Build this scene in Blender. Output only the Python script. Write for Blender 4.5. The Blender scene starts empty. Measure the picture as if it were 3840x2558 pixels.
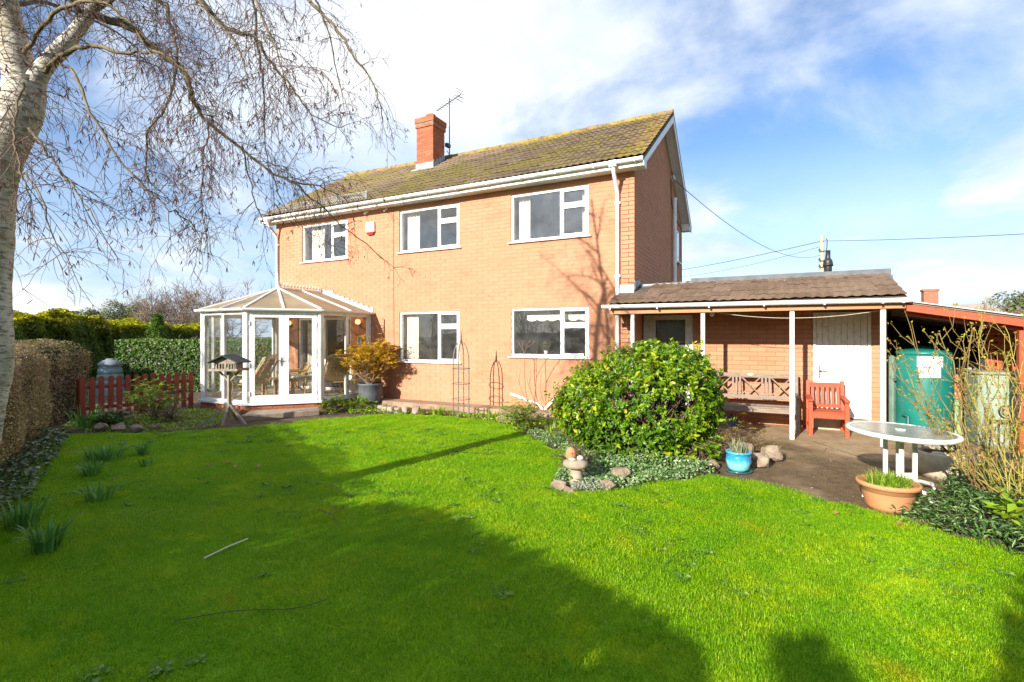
import bpy, math, random
import numpy as np
from mathutils import Vector, Matrix

random.seed(11)
RNG = np.random.default_rng(5)
S = bpy.context.scene
COL = S.collection
R = math.radians

# ------------------------------------------------------------------ camera, sky, sun, exposure
cam_d = bpy.data.cameras.new('camera')
cam = bpy.data.objects.new('camera', cam_d)
COL.objects.link(cam)
cam.location = (2.343, -10.118, 1.6)
cam.rotation_euler = (R(90), 0, R(26.9))
cam_d.sensor_width = 36
cam_d.lens = 36 * 1860 / 3840
cam_d.shift_y = -16 / 3840
cam_d.clip_start = 0.05
cam_d.clip_end = 6000
S.camera = cam
CAM = np.array(cam.location)

SUN_EL, SUN_DX = 21.3, 0.20            # light travels towards +y and a little +x
SUN_STR, SKY_STR, CLOUD_STR, EXPO = 4.0, 0.080, 0.50, 1.30
S.view_settings.view_transform = 'Standard'
S.view_settings.look = 'None'
S.view_settings.gamma = 1
S.view_settings.exposure = EXPO
S.cycles.use_denoising = True
S.cycles.max_bounces = 8
S.cycles.transparent_max_bounces = 16
S.cycles.caustics_reflective = False
S.cycles.caustics_refractive = False

sun_d = bpy.data.lights.new('sun', 'SUN')
sun = bpy.data.objects.new('sun', sun_d)
COL.objects.link(sun)
sun_d.energy = SUN_STR
sun_d.angle = R(0.5)
sun_d.color = (1.0, 0.94, 0.84)
tl = Vector((SUN_DX, 1, -math.tan(R(SUN_EL)) * math.hypot(1, SUN_DX)))
sun.rotation_euler = tl.to_track_quat('-Z', 'Y').to_euler()
sun.location = (-2, -20, 12)

W = bpy.data.worlds.new('World')
S.world = W
W.use_nodes = True
wn, wl = W.node_tree.nodes, W.node_tree.links
wn.clear()

def wnode(t, **k):
    n = wn.new(t)
    for a, b in k.items():
        setattr(n, a, b)
    return n

def wmath(op, a, b=None, c=None, clamp=False):
    n = wnode('ShaderNodeMath', operation=op, use_clamp=clamp)
    for i, q in enumerate((a, b, c)):
        if q is None:
            continue
        if isinstance(q, (int, float)):
            n.inputs[i].default_value = q
        else:
            wl.new(q, n.inputs[i])
    return n.outputs[0]

sky = wnode('ShaderNodeTexSky', sky_type='NISHITA', sun_disc=False)
sky.sun_elevation = R(SUN_EL)
sky.sun_rotation = math.atan2(-SUN_DX, -1.0)
sky.altitude = 50
sky.air_density = 1.0
sky.dust_density = 0.6
sky.ozone_density = 2.0
geo = wnode('ShaderNodeTexCoord')
sep = wnode('ShaderNodeSeparateXYZ')
wl.new(geo.outputs['Generated'], sep.inputs[0])
zz = wmath('ADD', wmath('MAXIMUM', sep.outputs[2], 0.0), 0.22)
cmb = wnode('ShaderNodeCombineXYZ')
wl.new(wmath('DIVIDE', sep.outputs[0], zz), cmb.inputs[0])
wl.new(wmath('DIVIDE', sep.outputs[1], zz), cmb.inputs[1])

def wnoise(scale, detail, rough, off, dist=0.0):
    mp = wnode('ShaderNodeMapping')
    mp.inputs['Location'].default_value = off
    wl.new(cmb.outputs[0], mp.inputs[0])
    n = wnode('ShaderNodeTexNoise')
    n.inputs['Scale'].default_value = scale
    n.inputs['Detail'].default_value = detail
    n.inputs['Roughness'].default_value = rough
    n.inputs['Distortion'].default_value = dist
    wl.new(mp.outputs[0], n.inputs['Vector'])
    return n.outputs['Fac']

CLOUD_OFF = (19.5, -11.7, 0.0)
big = wnoise(0.36, 2.0, 0.5, (CLOUD_OFF[0], CLOUD_OFF[1], 0))
fine = wnoise(1.35, 7.0, 0.56, (8.8, 17.8, 2.0), 0.35)
dens = wmath('ADD', wmath('MULTIPLY', big, 0.95), wmath('MULTIPLY', fine, 0.92))
cov = wnode('ShaderNodeMapRange')
cov.interpolation_type = 'SMOOTHERSTEP'
cov.inputs['From Min'].default_value = 0.75
cov.inputs['From Max'].default_value = 1.08
wl.new(dens, cov.inputs['Value'])
hz = wnode('ShaderNodeMapRange')          # thin haze of cloud low over the horizon
hz.inputs['From Min'].default_value = 0.0
hz.inputs['From Max'].default_value = 0.34
hz.inputs['To Min'].default_value = 0.80
hz.inputs['To Max'].default_value = 0.0
wl.new(sep.outputs[2], hz.inputs['Value'])
fac = wmath('MAXIMUM', cov.outputs[0], hz.outputs[0])
shade = wnoise(1.3, 7.0, 0.58, (1.3, 4.2, 5.0))
cr = wnode('ShaderNodeValToRGB')
cr.color_ramp.elements[0].position = 0.36
cr.color_ramp.elements[0].color = (0.56, 0.70, 0.93, 1)
cr.color_ramp.elements[1].position = 0.64
cr.color_ramp.elements[1].color = (0.96, 0.98, 1.0, 1)
wl.new(shade, cr.inputs[0])
b1 = wnode('ShaderNodeBackground')
b1.inputs['Strength'].default_value = SKY_STR
tint = wnode('ShaderNodeMix', data_type='RGBA', blend_type='MULTIPLY')
tint.inputs[0].default_value = 1.0
wl.new(sky.outputs[0], tint.inputs[6])
tint.inputs[7].default_value = (0.80, 0.93, 1.10, 1)      # the deep polarised blue of the picture
wl.new(tint.outputs[2], b1.inputs['Color'])
b2 = wnode('ShaderNodeBackground')
b2.inputs['Strength'].default_value = CLOUD_STR
wl.new(cr.outputs[0], b2.inputs['Color'])
mx = wnode('ShaderNodeMixShader')
wl.new(fac, mx.inputs[0])
wl.new(b1.outputs[0], mx.inputs[1])
wl.new(b2.outputs[0], mx.inputs[2])
wo = wnode('ShaderNodeOutputWorld')
wl.new(mx.outputs[0], wo.inputs['Surface'])

# ------------------------------------------------------------------ materials
class NT:
    def __init__(s, name):
        s.m = bpy.data.materials.new(name)
        s.m.use_nodes = True
        s.t = s.m.node_tree
        s.t.nodes.clear()
        s.out = s.n('ShaderNodeOutputMaterial')
    def n(s, t, **k):
        q = s.t.nodes.new(t)
        for a, b in k.items():
            setattr(q, a, b)
        return q
    def l(s, a, b):
        s.t.links.new(a, b)
    def put(s, sock, v):
        if isinstance(v, bpy.types.NodeSocket):
            s.l(v, sock)
        elif isinstance(v, (tuple, list)):
            sock.default_value = tuple(v) + ((1,) if len(v) == 3 and len(sock.default_value) == 4 else ())
        else:
            sock.default_value = v
    def math(s, op, a, b=0.0, clamp=False):
        q = s.n('ShaderNodeMath', operation=op, use_clamp=clamp)
        s.put(q.inputs[0], a); s.put(q.inputs[1], b)
        return q.outputs[0]
    def mix(s, f, a, b, mode='MIX'):
        q = s.n('ShaderNodeMix', data_type='RGBA', blend_type=mode)
        s.put(q.inputs[0], f); s.put(q.inputs[6], a); s.put(q.inputs[7], b)
        return q.outputs[2]
    def pos(s):
        return s.n('ShaderNodeNewGeometry').outputs['Position']
    def noise(s, scale, detail=4.0, rough=0.55, vec=None, dist=0.0, off=None, sc=None):
        v = vec if vec is not None else s.pos()
        if off or sc:
            mp = s.n('ShaderNodeMapping')
            s.l(v, mp.inputs[0])
            if off: mp.inputs['Location'].default_value = off
            if sc: mp.inputs['Scale'].default_value = sc
            v = mp.outputs[0]
        q = s.n('ShaderNodeTexNoise')
        s.l(v, q.inputs['Vector'])
        s.put(q.inputs['Scale'], scale); s.put(q.inputs['Detail'], detail)
        s.put(q.inputs['Roughness'], rough); s.put(q.inputs['Distortion'], dist)
        return q.outputs['Fac']
    def ramp(s, f, stops):
        q = s.n('ShaderNodeValToRGB')
        e = q.color_ramp.elements
        while len(e) < len(stops):
            e.new(0.5)
        for el, (p, c) in zip(e, stops):
            el.position = p
            el.color = tuple(c) + (1,) if len(c) == 3 else tuple(c)
        s.l(f, q.inputs[0])
        return q.outputs[0]
    def rng(s, v, a, b, c=0.0, d=1.0):
        q = s.n('ShaderNodeMapRange')
        s.put(q.inputs[0], v)
        for i, x in enumerate((a, b, c, d)):
            q.inputs[i + 1].default_value = x
        return q.outputs[0]
    def rand(s):
        a = s.n('ShaderNodeObjectInfo').outputs['Random']
        b = s.n('ShaderNodeNewGeometry').outputs['Random Per Island']
        return s.math('FRACT', s.math('ADD', a, b))
    def bump(s, h, strength, dist=0.01):
        q = s.n('ShaderNodeBump')
        s.put(q.inputs['Strength'], strength); s.put(q.inputs['Distance'], dist); s.l(h, q.inputs['Height'])
        return q.outputs[0]
    def pbr(s, col, rough=0.7, metal=0.0, spec=0.4, normal=None, **k):
        q = s.n('ShaderNodeBsdfPrincipled')
        s.put(q.inputs['Base Color'], col); s.put(q.inputs['Roughness'], rough)
        s.put(q.inputs['Metallic'], metal); s.put(q.inputs['Specular IOR Level'], spec)
        if normal is not None:
            s.l(normal, q.inputs['Normal'])
        for a, b in k.items():
            s.put(q.inputs[a], b)
        return q.outputs[0]
    def fin(s, sh):
        s.l(sh, s.out.inputs['Surface'])
        return s.m

def simple(name, c1, c2=None, scale=6.0, rough=0.7, bump=0.0, bscale=40.0, spec=0.4, metal=0.0, isl=0.0, detail=5.0, lo=0.35, hi=0.65, sc=None, bdist=0.006):
    t = NT(name)
    col = c1
    if c2 is not None:
        col = t.mix(t.rng(t.noise(scale, detail, sc=sc), lo, hi), c1, c2)
    if isl:
        r = t.rng(t.rand(), 0, 1, 1 - isl, 1 + isl)
        g = t.n('ShaderNodeCombineColor')
        for i in range(3):
            t.l(r, g.inputs[i])
        col = t.mix(1.0, col, g.outputs[0], 'MULTIPLY')
    nrm = t.bump(t.noise(bscale, 4.0), bump, bdist) if bump else None
    return t.fin(t.pbr(col, rough, metal, spec, nrm))

def leafmat(name, stops, rough=0.45, trans=0.35, spec=0.4, patch=None):
    t = NT(name)
    a = t.n('ShaderNodeAttribute', attribute_name='rnd')
    col = t.ramp(a.outputs['Fac'], stops)
    if patch:
        sc, c2, lo, hi = patch
        col = t.mix(t.rng(t.noise(sc, 3.0), lo, hi), col, c2)
    p = t.pbr(col, rough, 0.0, spec)
    tr = t.n('ShaderNodeBsdfTranslucent')
    t.put(tr.inputs[0], col)
    m = t.n('ShaderNodeMixShader')
    m.inputs[0].default_value = trans
    t.l(p, m.inputs[1]); t.l(tr.outputs[0], m.inputs[2])
    return t.fin(m.outputs[0])

def glassmat(name, ior=1.9, tint=(1, 1, 1), rough=0.0, wave=0.0, dirt=0.0):
    t = NT(name)
    tr = t.n('ShaderNodeBsdfTransparent'); t.put(tr.inputs[0], tint)
    gl = t.n('ShaderNodeBsdfGlossy'); gl.inputs['Roughness'].default_value = rough
    lw = t.n('ShaderNodeLayerWeight'); lw.inputs[0].default_value = .5
    f0 = ((ior - 1) / (ior + 1)) ** 2
    fr = t.math('ADD', t.math('MULTIPLY', t.math('POWER', lw.outputs['Facing'], 5.0), 1 - f0), f0, True)
    if wave:
        nb = t.bump(t.noise(2.2, 1.0), wave, 0.02)
        t.l(nb, gl.inputs['Normal'])
    m = t.n('ShaderNodeMixShader')
    t.l(fr, m.inputs[0]); t.l(tr.outputs[0], m.inputs[1]); t.l(gl.outputs[0], m.inputs[2])
    sh = m.outputs[0]
    if dirt:
        df = t.n('ShaderNodeBsdfDiffuse'); t.put(df.inputs[0], (0.6, 0.6, 0.58))
        m2 = t.n('ShaderNodeMixShader')
        t.l(t.rng(t.noise(6.0, 6.0), 0.35, 0.75, dirt * 0.4, dirt), m2.inputs[0])
        t.l(sh, m2.inputs[1]); t.l(df.outputs[0], m2.inputs[2])
        sh = m2.outputs[0]
    return t.fin(sh)

# ------------------------------------------------------------------ geometry helpers
def tag(o, label=None, cat=None, group=None, kind=None):
    if label: o['label'] = label
    if cat: o['category'] = cat
    if group: o['group'] = group
    if kind: o['kind'] = kind
    return o

def thing(name, loc, label, cat, group=None):
    o = bpy.data.objects.new(name, None)
    o.empty_display_size = 0.1
    COL.objects.link(o)
    o.location = loc
    return tag(o, label, cat, group)

def adopt(o, parent):
    if parent is not None:
        o.parent = parent
        if parent.type == 'EMPTY':
            o.matrix_parent_inverse = Matrix.Translation(-Vector(parent.location))
    return o

def link(name, me, parent=None, mat=None):
    if mat is not None and not me.materials:
        me.materials.append(mat)
    o = bpy.data.objects.new(name, me)
    COL.objects.link(o)
    return adopt(o, parent)

def copy_tree(o, parent=None):
    c = o.copy()
    COL.objects.link(c)
    if parent is not None:
        c.parent = parent
    for ch in list(o.children):
        copy_tree(ch, c)
    return c

class MB:
    def __init__(s):
        s.v = []; s.f = []; s.sm = []
    def add(s, vs, fs, smooth=False):
        o = len(s.v)
        s.v.extend([tuple(map(float, p)) for p in vs])
        s.f.extend([tuple(o + i for i in q) for q in fs])
        s.sm.extend([smooth] * len(fs))
        return s
    def box(s, x0, x1, y0, y1, z0, z1):
        v = [(x, y, z) for z in (z0, z1) for y in (y0, y1) for x in (x0, x1)]
        return s.add(v, [(0, 2, 3, 1), (4, 5, 7, 6), (0, 1, 5, 4), (2, 6, 7, 3), (0, 4, 6, 2), (1, 3, 7, 5)])
    def bar(s, p, q, w, h=None, up=(0, 0, 1), w2=None, h2=None):
        h = w if h is None else h
        w2 = w if w2 is None else w2; h2 = h if h2 is None else h2
        p, q = Vector(p), Vector(q)
        d = (q - p).normalized()
        u = Vector(up)
        if abs(d.dot(u)) > 0.98:
            u = Vector((0, 1, 0)) if abs(d.y) < 0.9 else Vector((1, 0, 0))
        a = d.cross(u).normalized(); b = a.cross(d).normalized()
        v = []
        for c, ww, hh in ((p, w, h), (q, w2, h2)):
            for i, j in ((-1, -1), (1, -1), (1, 1), (-1, 1)):
                v.append(c + a * (i * ww / 2) + b * (j * hh / 2))
        return s.add(v, [(0, 1, 2, 3), (7, 6, 5, 4), (0, 4, 5, 1), (1, 5, 6, 2), (2, 6, 7, 3), (3, 7, 4, 0)])
    def tube(s, pts, r, n=8, cap=True, closed=False):
        P = np.array(pts, float)
        m = len(P)
        rr = np.full(m, r, float) if np.isscalar(r) else np.array(r, float)
        T = np.gradient(P, axis=0) if not closed else np.roll(P, -1, 0) - np.roll(P, 1, 0)
        T /= np.linalg.norm(T, axis=1)[:, None] + 1e-12
        ref = np.array([0, 0, 1.0]) if abs(T[0][2]) < 0.9 else np.array([1.0, 0, 0])
        a = np.cross(T[0], ref); a /= np.linalg.norm(a)
        V = []
        for i in range(m):
            a = a - T[i] * a.dot(T[i]); a /= np.linalg.norm(a) + 1e-12
            b = np.cross(T[i], a)
            for k in range(n):
                t = 2 * math.pi * k / n
                V.append(P[i] + rr[i] * (a * math.cos(t) + b * math.sin(t)))
        F = []
        for i in range(m if closed else m - 1):
            j = (i + 1) % m
            for k in range(n):
                F.append((i * n + k, i * n + (k + 1) % n, j * n + (k + 1) % n, j * n + k))
        s.add(V, F, n > 4)
        if cap and not closed:
            s.add([V[k] for k in range(n)], [tuple(range(n))[::-1]])
            s.add([V[(m - 1) * n + k] for k in range(n)], [tuple(range(n))])
        return s
    def lathe(s, prof, n=24, c=(0, 0, 0), smooth=True, sx=1.0, sy=1.0):
        V = []; F = []
        for r, z in prof:
            for k in range(n):
                t = 2 * math.pi * k / n
                V.append((c[0] + r * math.cos(t) * sx, c[1] + r * math.sin(t) * sy, c[2] + z))
        for i in range(len(prof) - 1):
            for k in range(n):
                F.append((i * n + k, i * n + (k + 1) % n, (i + 1) * n + (k + 1) % n, (i + 1) * n + k))
        return s.add(V, F, smooth)
    def prism(s, poly, z0, z1):
        n = len(poly)
        v = [(x, y, z0) for x, y in poly] + [(x, y, z1) for x, y in poly]
        f = [tuple(range(n))[::-1], tuple(range(n, 2 * n))] + [(i, (i + 1) % n, n + (i + 1) % n, n + i) for i in range(n)]
        return s.add(v, f)
    def quad(s, a, b, c, d):
        return s.add([a, b, c, d], [(0, 1, 2, 3)])
    def blob(s, c, r, seed=0, n=10, m=7, amp=0.18):
        rs = random.Random(seed)
        ph = [rs.uniform(0, 6.3) for _ in range(6)]
        V = []; F = []
        for i in range(m + 1):
            th = math.pi * i / m
            for k in range(n):
                ph_ = 2 * math.pi * k / n
                d = np.array([math.sin(th) * math.cos(ph_), math.sin(th) * math.sin(ph_), math.cos(th)])
                q = 1 + amp * (math.sin(3 * d[0] + ph[0]) + math.sin(4 * d[1] + ph[1]) + math.sin(3.5 * d[2] + ph[2])) / 2
                V.append((c[0] + r[0] * d[0] * q, c[1] + r[1] * d[1] * q, c[2] + r[2] * d[2] * q))
        for i in range(m):
            for k in range(n):
                F.append((i * n + k, (i + 1) * n + k, (i + 1) * n + (k + 1) % n, i * n + (k + 1) % n))
        return s.add(V, F, True)
    def mesh(s, name):
        me = bpy.data.meshes.new(name)
        me.from_pydata(s.v, [], s.f)
        me.polygons.foreach_set('use_smooth', np.array(s.sm, bool))
        me.update()
        return me
    def build(s, name, mat, parent=None, bev=0.0):
        o = link(name, s.mesh(name), parent, mat)
        if bev:
            b = o.modifiers.new('edge', 'BEVEL')
            b.width = bev; b.segments = 1; b.limit_method = 'ANGLE'; b.angle_limit = R(50)
        return o

def npmesh(name, V, F, mat, parent=None, rnd=None, smooth=False):
    """V (n,3), F (m,k) numpy; rnd per-vertex float attribute"""
    me = bpy.data.meshes.new(name)
    V = np.ascontiguousarray(V, np.float32); F = np.ascontiguousarray(F, np.int32)
    me.vertices.add(len(V)); me.vertices.foreach_set('co', V.ravel())
    k = F.shape[1]
    me.loops.add(F.size); me.loops.foreach_set('vertex_index', F.ravel())
    me.polygons.add(len(F))
    me.polygons.foreach_set('loop_start', np.arange(0, F.size, k, dtype=np.int32))
    if smooth:
        me.polygons.foreach_set('use_smooth', np.ones(len(F), bool))
    if rnd is not None:
        at = me.attributes.new('rnd', 'FLOAT', 'POINT')
        at.data.foreach_set('value', np.ascontiguousarray(rnd, np.float32))
    me.update(calc_edges=True)
    return link(name, me, parent, mat)

def unit(a):
    return a / (np.linalg.norm(a, axis=-1, keepdims=True) + 1e-9)

def leaf_geo(P, N, size, aspect=0.5, fold=0.25, rng=RNG, droop=None, axis=None):
    """one folded diamond leaf per point; returns V,F,rnd"""
    n = len(P)
    size = np.broadcast_to(np.asarray(size, float), (n,))
    if axis is None:
        t = unit(np.cross(N, rng.normal(size=(n, 3))))
    else:
        t = unit(axis + 0 * P)
    N = unit(N - t * (N * t).sum(1, keepdims=True))
    b = np.cross(N, t)
    L = size[:, None]
    V = np.empty((n, 4, 3))
    V[:, 0] = P - t * L * 0.5
    V[:, 1] = P + b * L * aspect * 0.5 + N * L * fold * 0.3 - t * L * 0.05
    V[:, 2] = P + t * L * 0.5 - N * L * 0.08
    V[:, 3] = P - b * L * aspect * 0.5 + N * L * fold * 0.3 - t * L * 0.05
    o = (np.arange(n) * 4)[:, None]
    F = np.concatenate([o + np.array([0, 1, 2]), o + np.array([0, 2, 3])])
    rnd = np.repeat(rng.random(n), 4)
    return V.reshape(-1, 3), F, rnd

def leaves(name, P, N, size, mat, parent=None, aspect=0.5, fold=0.25, rng=RNG, axis=None, rnd=None):
    V, F, r = leaf_geo(P, N, size, aspect, fold, rng, axis=axis)
    if rnd is not None:
        r = np.repeat(rnd, 4)
    return npmesh(name, V, F, mat, parent, r)

def lump(P, seed=0, f=1.0):
    q = np.random.default_rng(seed)
    out = np.zeros(len(P))
    for k in range(5):
        d = q.normal(size=3); d /= np.linalg.norm(d)
        out += np.sin((P @ d) * f * (1 + 0.7 * k) * 2.2 + q.uniform(0, 6.3)) / (1 + 0.5 * k)
    return out / 2.2

class Twigs:
    """many tapering tubes as one mesh"""
    def __init__(s):
        s.V = []; s.F = []; s.n = 0; s.R = []
    def add(s, P, r, k=4, rnd=0.5):
        P = np.asarray(P, float); m = len(P)
        r = np.broadcast_to(np.asarray(r, float), (m,))
        T = np.empty_like(P); T[1:-1] = P[2:] - P[:-2]; T[0] = P[1] - P[0]; T[-1] = P[-1] - P[-2]
        T = unit(T)
        ref = np.array([0.31, 0.52, 0.80]) if abs(T[0] @ np.array([0.31, 0.52, 0.80])) < 0.9 else np.array([1.0, 0, 0])
        A = unit(np.cross(T, ref)); B = np.cross(T, A)
        t = np.arange(k) * 2 * math.pi / k
        V = P[:, None, :] + r[:, None, None] * (A[:, None, :] * np.cos(t)[None, :, None] + B[:, None, :] * np.sin(t)[None, :, None])
        i = np.arange(m - 1)[:, None] * k; j = np.arange(k)[None, :]
        F = np.stack([i + j, i + (j + 1) % k, i + k + (j + 1) % k, i + k + j], -1).reshape(-1, 4) + s.n
        s.V.append(V.reshape(-1, 3)); s.F.append(F); s.R.append(np.full(m * k, rnd)); s.n += m * k
    def build(s, name, mat, parent=None):
        return npmesh(name, np.concatenate(s.V), np.concatenate(s.F), mat, parent, np.concatenate(s.R), True)
# ------------------------------------------------------------------ shared materials
WHITE = simple('white_upvc', (0.78, 0.78, 0.76), (0.60, 0.60, 0.55), 5, 0.38, spec=0.5, lo=0.48, hi=0.78, detail=8.0)
WPAINT = simple('white_gloss_paint', (0.78, 0.77, 0.73), (0.50, 0.47, 0.39), 11, 0.5, 0.12, 30, lo=0.48, hi=0.80, detail=8.0)
GLASS = glassmat('window_glass', 1.75, wave=0.03, dirt=0.05)
CGLASS = glassmat('conservatory_glass', 1.5, (0.97, 0.98, 0.97), dirt=0.03)
OBSC = glassmat('obscure_glass', 1.6, (0.55, 0.6, 0.55), rough=0.18, wave=0.9, dirt=0.25)
LEAD = simple('lead', (0.20, 0.225, 0.26), (0.33, 0.36, 0.39), 12, 0.55, 0.1, 30)
DARKM = simple('dark_metal', (0.03, 0.03, 0.03), (0.06, 0.05, 0.045), 20, 0.5, spec=0.5)
PLASTER = simple('room_plaster', (0.42, 0.42, 0.39), (0.38, 0.38, 0.36), 3, 0.9)
CARPET = simple('room_floor', (0.25, 0.2, 0.15), (0.2, 0.16, 0.12), 12, 0.95)
CURT = simple('cream_curtain', (0.74, 0.70, 0.58), (0.66, 0.61, 0.48), 8, 0.9)

def brickmat(name, c1, c2, c3, stain):
    t = NT(name)
    base = t.mix(t.rng(t.rand(), 0, 1), c1, c2)
    n = t.noise(0.55, 5.0, 0.6)
    base = t.mix(t.rng(n, 0.48, 0.72, 0, 0.6), base, c3)
    st = t.noise(1.6, 6.0, 0.65, off=(4, 1, 7), sc=(1, 1, 2.6))
    base = t.mix(t.rng(st, 0.52, 0.74, 0, 0.75), base, stain)
    gr = t.noise(90, 3.0)
    base = t.mix(t.rng(gr, 0.4, 0.75, 0, 0.16), base, stain)
    return t.fin(t.pbr(base, 0.88, 0, 0.2, t.bump(t.noise(70, 4.0), 0.25, 0.004)))
BRICK = brickmat('peach_painted_brick', (0.485, 0.22, 0.124), (0.51, 0.24, 0.138), (0.55, 0.285, 0.178), (0.40, 0.165, 0.09))
MORTAR = simple('peach_mortar', (0.46, 0.213, 0.123), (0.54, 0.28, 0.178), 1.3, 0.95, 0.3, 80)
RBRICK = brickmat('red_brick', (0.33, 0.10, 0.05), (0.43, 0.15, 0.078), (0.39, 0.145, 0.075), (0.25, 0.072, 0.037))
RMORT = simple('dark_mortar', (0.20, 0.12, 0.085), (0.28, 0.18, 0.13), 6, 0.95, 0.3, 80)

def tilemat(name, base1, base2, moss, zr, yellow):
    t = NT(name)
    r = t.rand()
    col = t.mix(r, base1, base2)
    n1 = t.noise(24, 5.0, 0.7)
    col = t.mix(t.rng(n1, 0.55, 0.72, 0, 0.55), col, (0.25, 0.19, 0.14))            # grey lichen
    sp = t.noise(30, 2.0, 0.5, off=(9, 2, 4))
    col = t.mix(t.rng(sp, 0.69, 0.73, 0, 0.8), col, (0.46, 0.40, 0.32))
    dk = t.noise(9, 4.0, 0.6, off=(3, 3, 1))
    col = t.mix(t.rng(dk, 0.55, 0.75, 0, 0.7), col, (0.045, 0.032, 0.022))
    mo = t.noise(0.75, 3.0, 0.5, off=(2.2, 5.1, 0.3))
    mf = t.noise(11, 4.0, 0.65, off=(1, 8, 2))
    m1 = t.math('MULTIPLY', t.rng(mo, moss[0], moss[1]), t.rng(mf, 0.40, 0.62))
    col = t.mix(m1, col, t.mix(t.rng(mf, 0.4, 0.8), (0.115, 0.12, 0.012), (0.26, 0.20, 0.015)))
    # yellow lichen that grows along the ridge and the verge
    sp_ = t.n('ShaderNodeSeparateXYZ'); t.l(t.pos(), sp_.inputs[0])
    zf = t.rng(sp_.outputs[2], zr[0], zr[1])
    if yellow > 0:
        xf = t.rng(sp_.outputs[0], -0.5, 0.25)
        zf = t.math('MAXIMUM', zf, xf)
    yn = t.noise(5.5, 5.0, 0.65, off=(6, 6, 6))
    yf = t.math('MULTIPLY', zf, t.rng(yn, 0.40, 0.60))
    col = t.mix(t.math('MULTIPLY', yf, yellow), col, t.mix(t.rng(mf, 0.35, 0.7), (0.42, 0.25, 0.02), (0.55, 0.40, 0.08)))
    return t.fin(t.pbr(col, 0.92, 0, 0.2, t.bump(t.noise(45, 5.0, 0.7), 0.6, 0.012)))
TILE = tilemat('mossy_concrete_tile', (0.125, 0.088, 0.062), (0.20, 0.145, 0.102), (0.42, 0.60), (7.0, 7.42), 0.6)
PTILE = tilemat('brown_concrete_tile', (0.15, 0.096, 0.064), (0.215, 0.148, 0.103), (0.60, 0.74), (2.45, 2.75), 0.0)

# ------------------------------------------------------------------ ground
t = NT('field')
c = t.mix(t.rng(t.noise(0.02, 4.0), 0.35, 0.65), (0.14, 0.19, 0.04), (0.2, 0.18, 0.08))
FIELD = t.fin(t.pbr(t.mix(t.rng(t.noise(1.3, 5.0), 0.3, 0.7), c, (0.07, 0.09, 0.02)), 0.95))
tag(MB().quad((-3000, -3000, -0.16), (3000, -3000, -0.16), (3000, 3000, -0.16), (-3000, 3000, -0.16)).build('ground', FIELD), kind='structure')
SOIL = simple('garden_soil', (0.075, 0.05, 0.03), (0.15, 0.105, 0.065), 7, 0.95, 0.9, 35, bdist=0.03)
tag(MB().quad((-22, -16, -0.128), (9, -16, -0.128), (9, 9, -0.128), (-22, 9, -0.128)).build('flower_bed', SOIL), kind='structure')

LAWN = [(-8.44, -5.96), (-7.75, -5.45), (-7.1, -5.07), (-6.26, -4.17), (-5.85, -3.4), (-5.73, -2.82), (-5.25, -1.95), (-4.7, -1.5), (-4.0, -1.31),
        (-3.1, -1.33), (-2.15, -1.57), (-1.39, -2.38), (-0.31, -3.29), (0.05, -4.1), (0.12, -4.9), (0.32, -5.06), (0.83, -4.80), (1.46, -4.09), (1.89, -3.57), (2.53, -3.91),
        (3.23, -4.24), (3.54, -4.52), (3.79, -4.72), (4.05, -4.9), (4.25, -5.6), (4.3, -7.0), (4.3, -12.6), (-1.0, -12.6), (-2.4, -9.6), (-4.68, -7.95)]

def tess(poly, z):
    from mathutils.geometry import tessellate_polygon
    tr = tessellate_polygon([[Vector((x, y, 0)) for x, y in poly]])
    return [(x, y, z) for x, y in poly], [tuple(q) for q in tr]

t = NT('lawn_soil')
LAWNM = t.fin(t.pbr(t.mix(t.rng(t.noise(6, 5.0), 0.3, 0.7), (0.17, 0.36, 0.004), (0.26, 0.40, 0.01)), 0.95))
v, f = tess(LAWN, -0.1)
tag(MB().add(v, f).build('lawn', LAWNM), kind='structure')

t = NT('patio_concrete')
col = t.mix(t.rng(t.noise(3.4, 9.0, 0.72), 0.40, 0.60), (0.29, 0.19, 0.105), (0.40, 0.29, 0.175))
wet = t.noise(0.62, 4.0, 0.55, off=(1.0, 3.6, 0))
py = t.n('ShaderNodeSeparateXYZ'); t.l(t.pos(), py.inputs[0])
damp = t.math('ADD', wet, t.rng(py.outputs[1], -0.9, -2.6, -.12, .16))
col = t.mix(t.rng(damp, 0.45, 0.60, 0, 0.9), col, t.mix(t.rng(t.noise(9, 5.0), 0.35, 0.65), (0.075, 0.048, 0.028), (0.15, 0.10, 0.045)))
sp = t.noise(60, 2.0, 0.5)
col = t.mix(t.rng(sp, 0.64, 0.70, 0, 0.7), col, (0.42, 0.28, 0.09))
gm = t.noise(3.4, 6.0, 0.7, off=(7, 1, 0))
col = t.mix(t.rng(gm, 0.62, 0.72, 0, 0.6), col, (0.11, 0.12, 0.02))
CONC = t.fin(t.pbr(col, 0.85, 0, 0.3, t.bump(t.noise(28, 6.0, 0.7), 0.8, 0.03)))
PATIO = [(1.55, -2.6), (1.93, -3.55), (2.55, -3.88), (3.25, -4.22), (3.55, -4.48), (4.4, -4.4), (6.4, -4.2), (7.6, -3.0), (7.6, 3.6), (4.29, 3.6), (4.29, 0.7), (0.0, 0.7), (0.0, 0.0), (-0.45, 0.0), (-0.45, -0.75), (1.2, -1.2)]
v, f = tess(PATIO, -0.096)
pat = tag(MB().add(v, f).build('patio', CONC), kind='structure')
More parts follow.
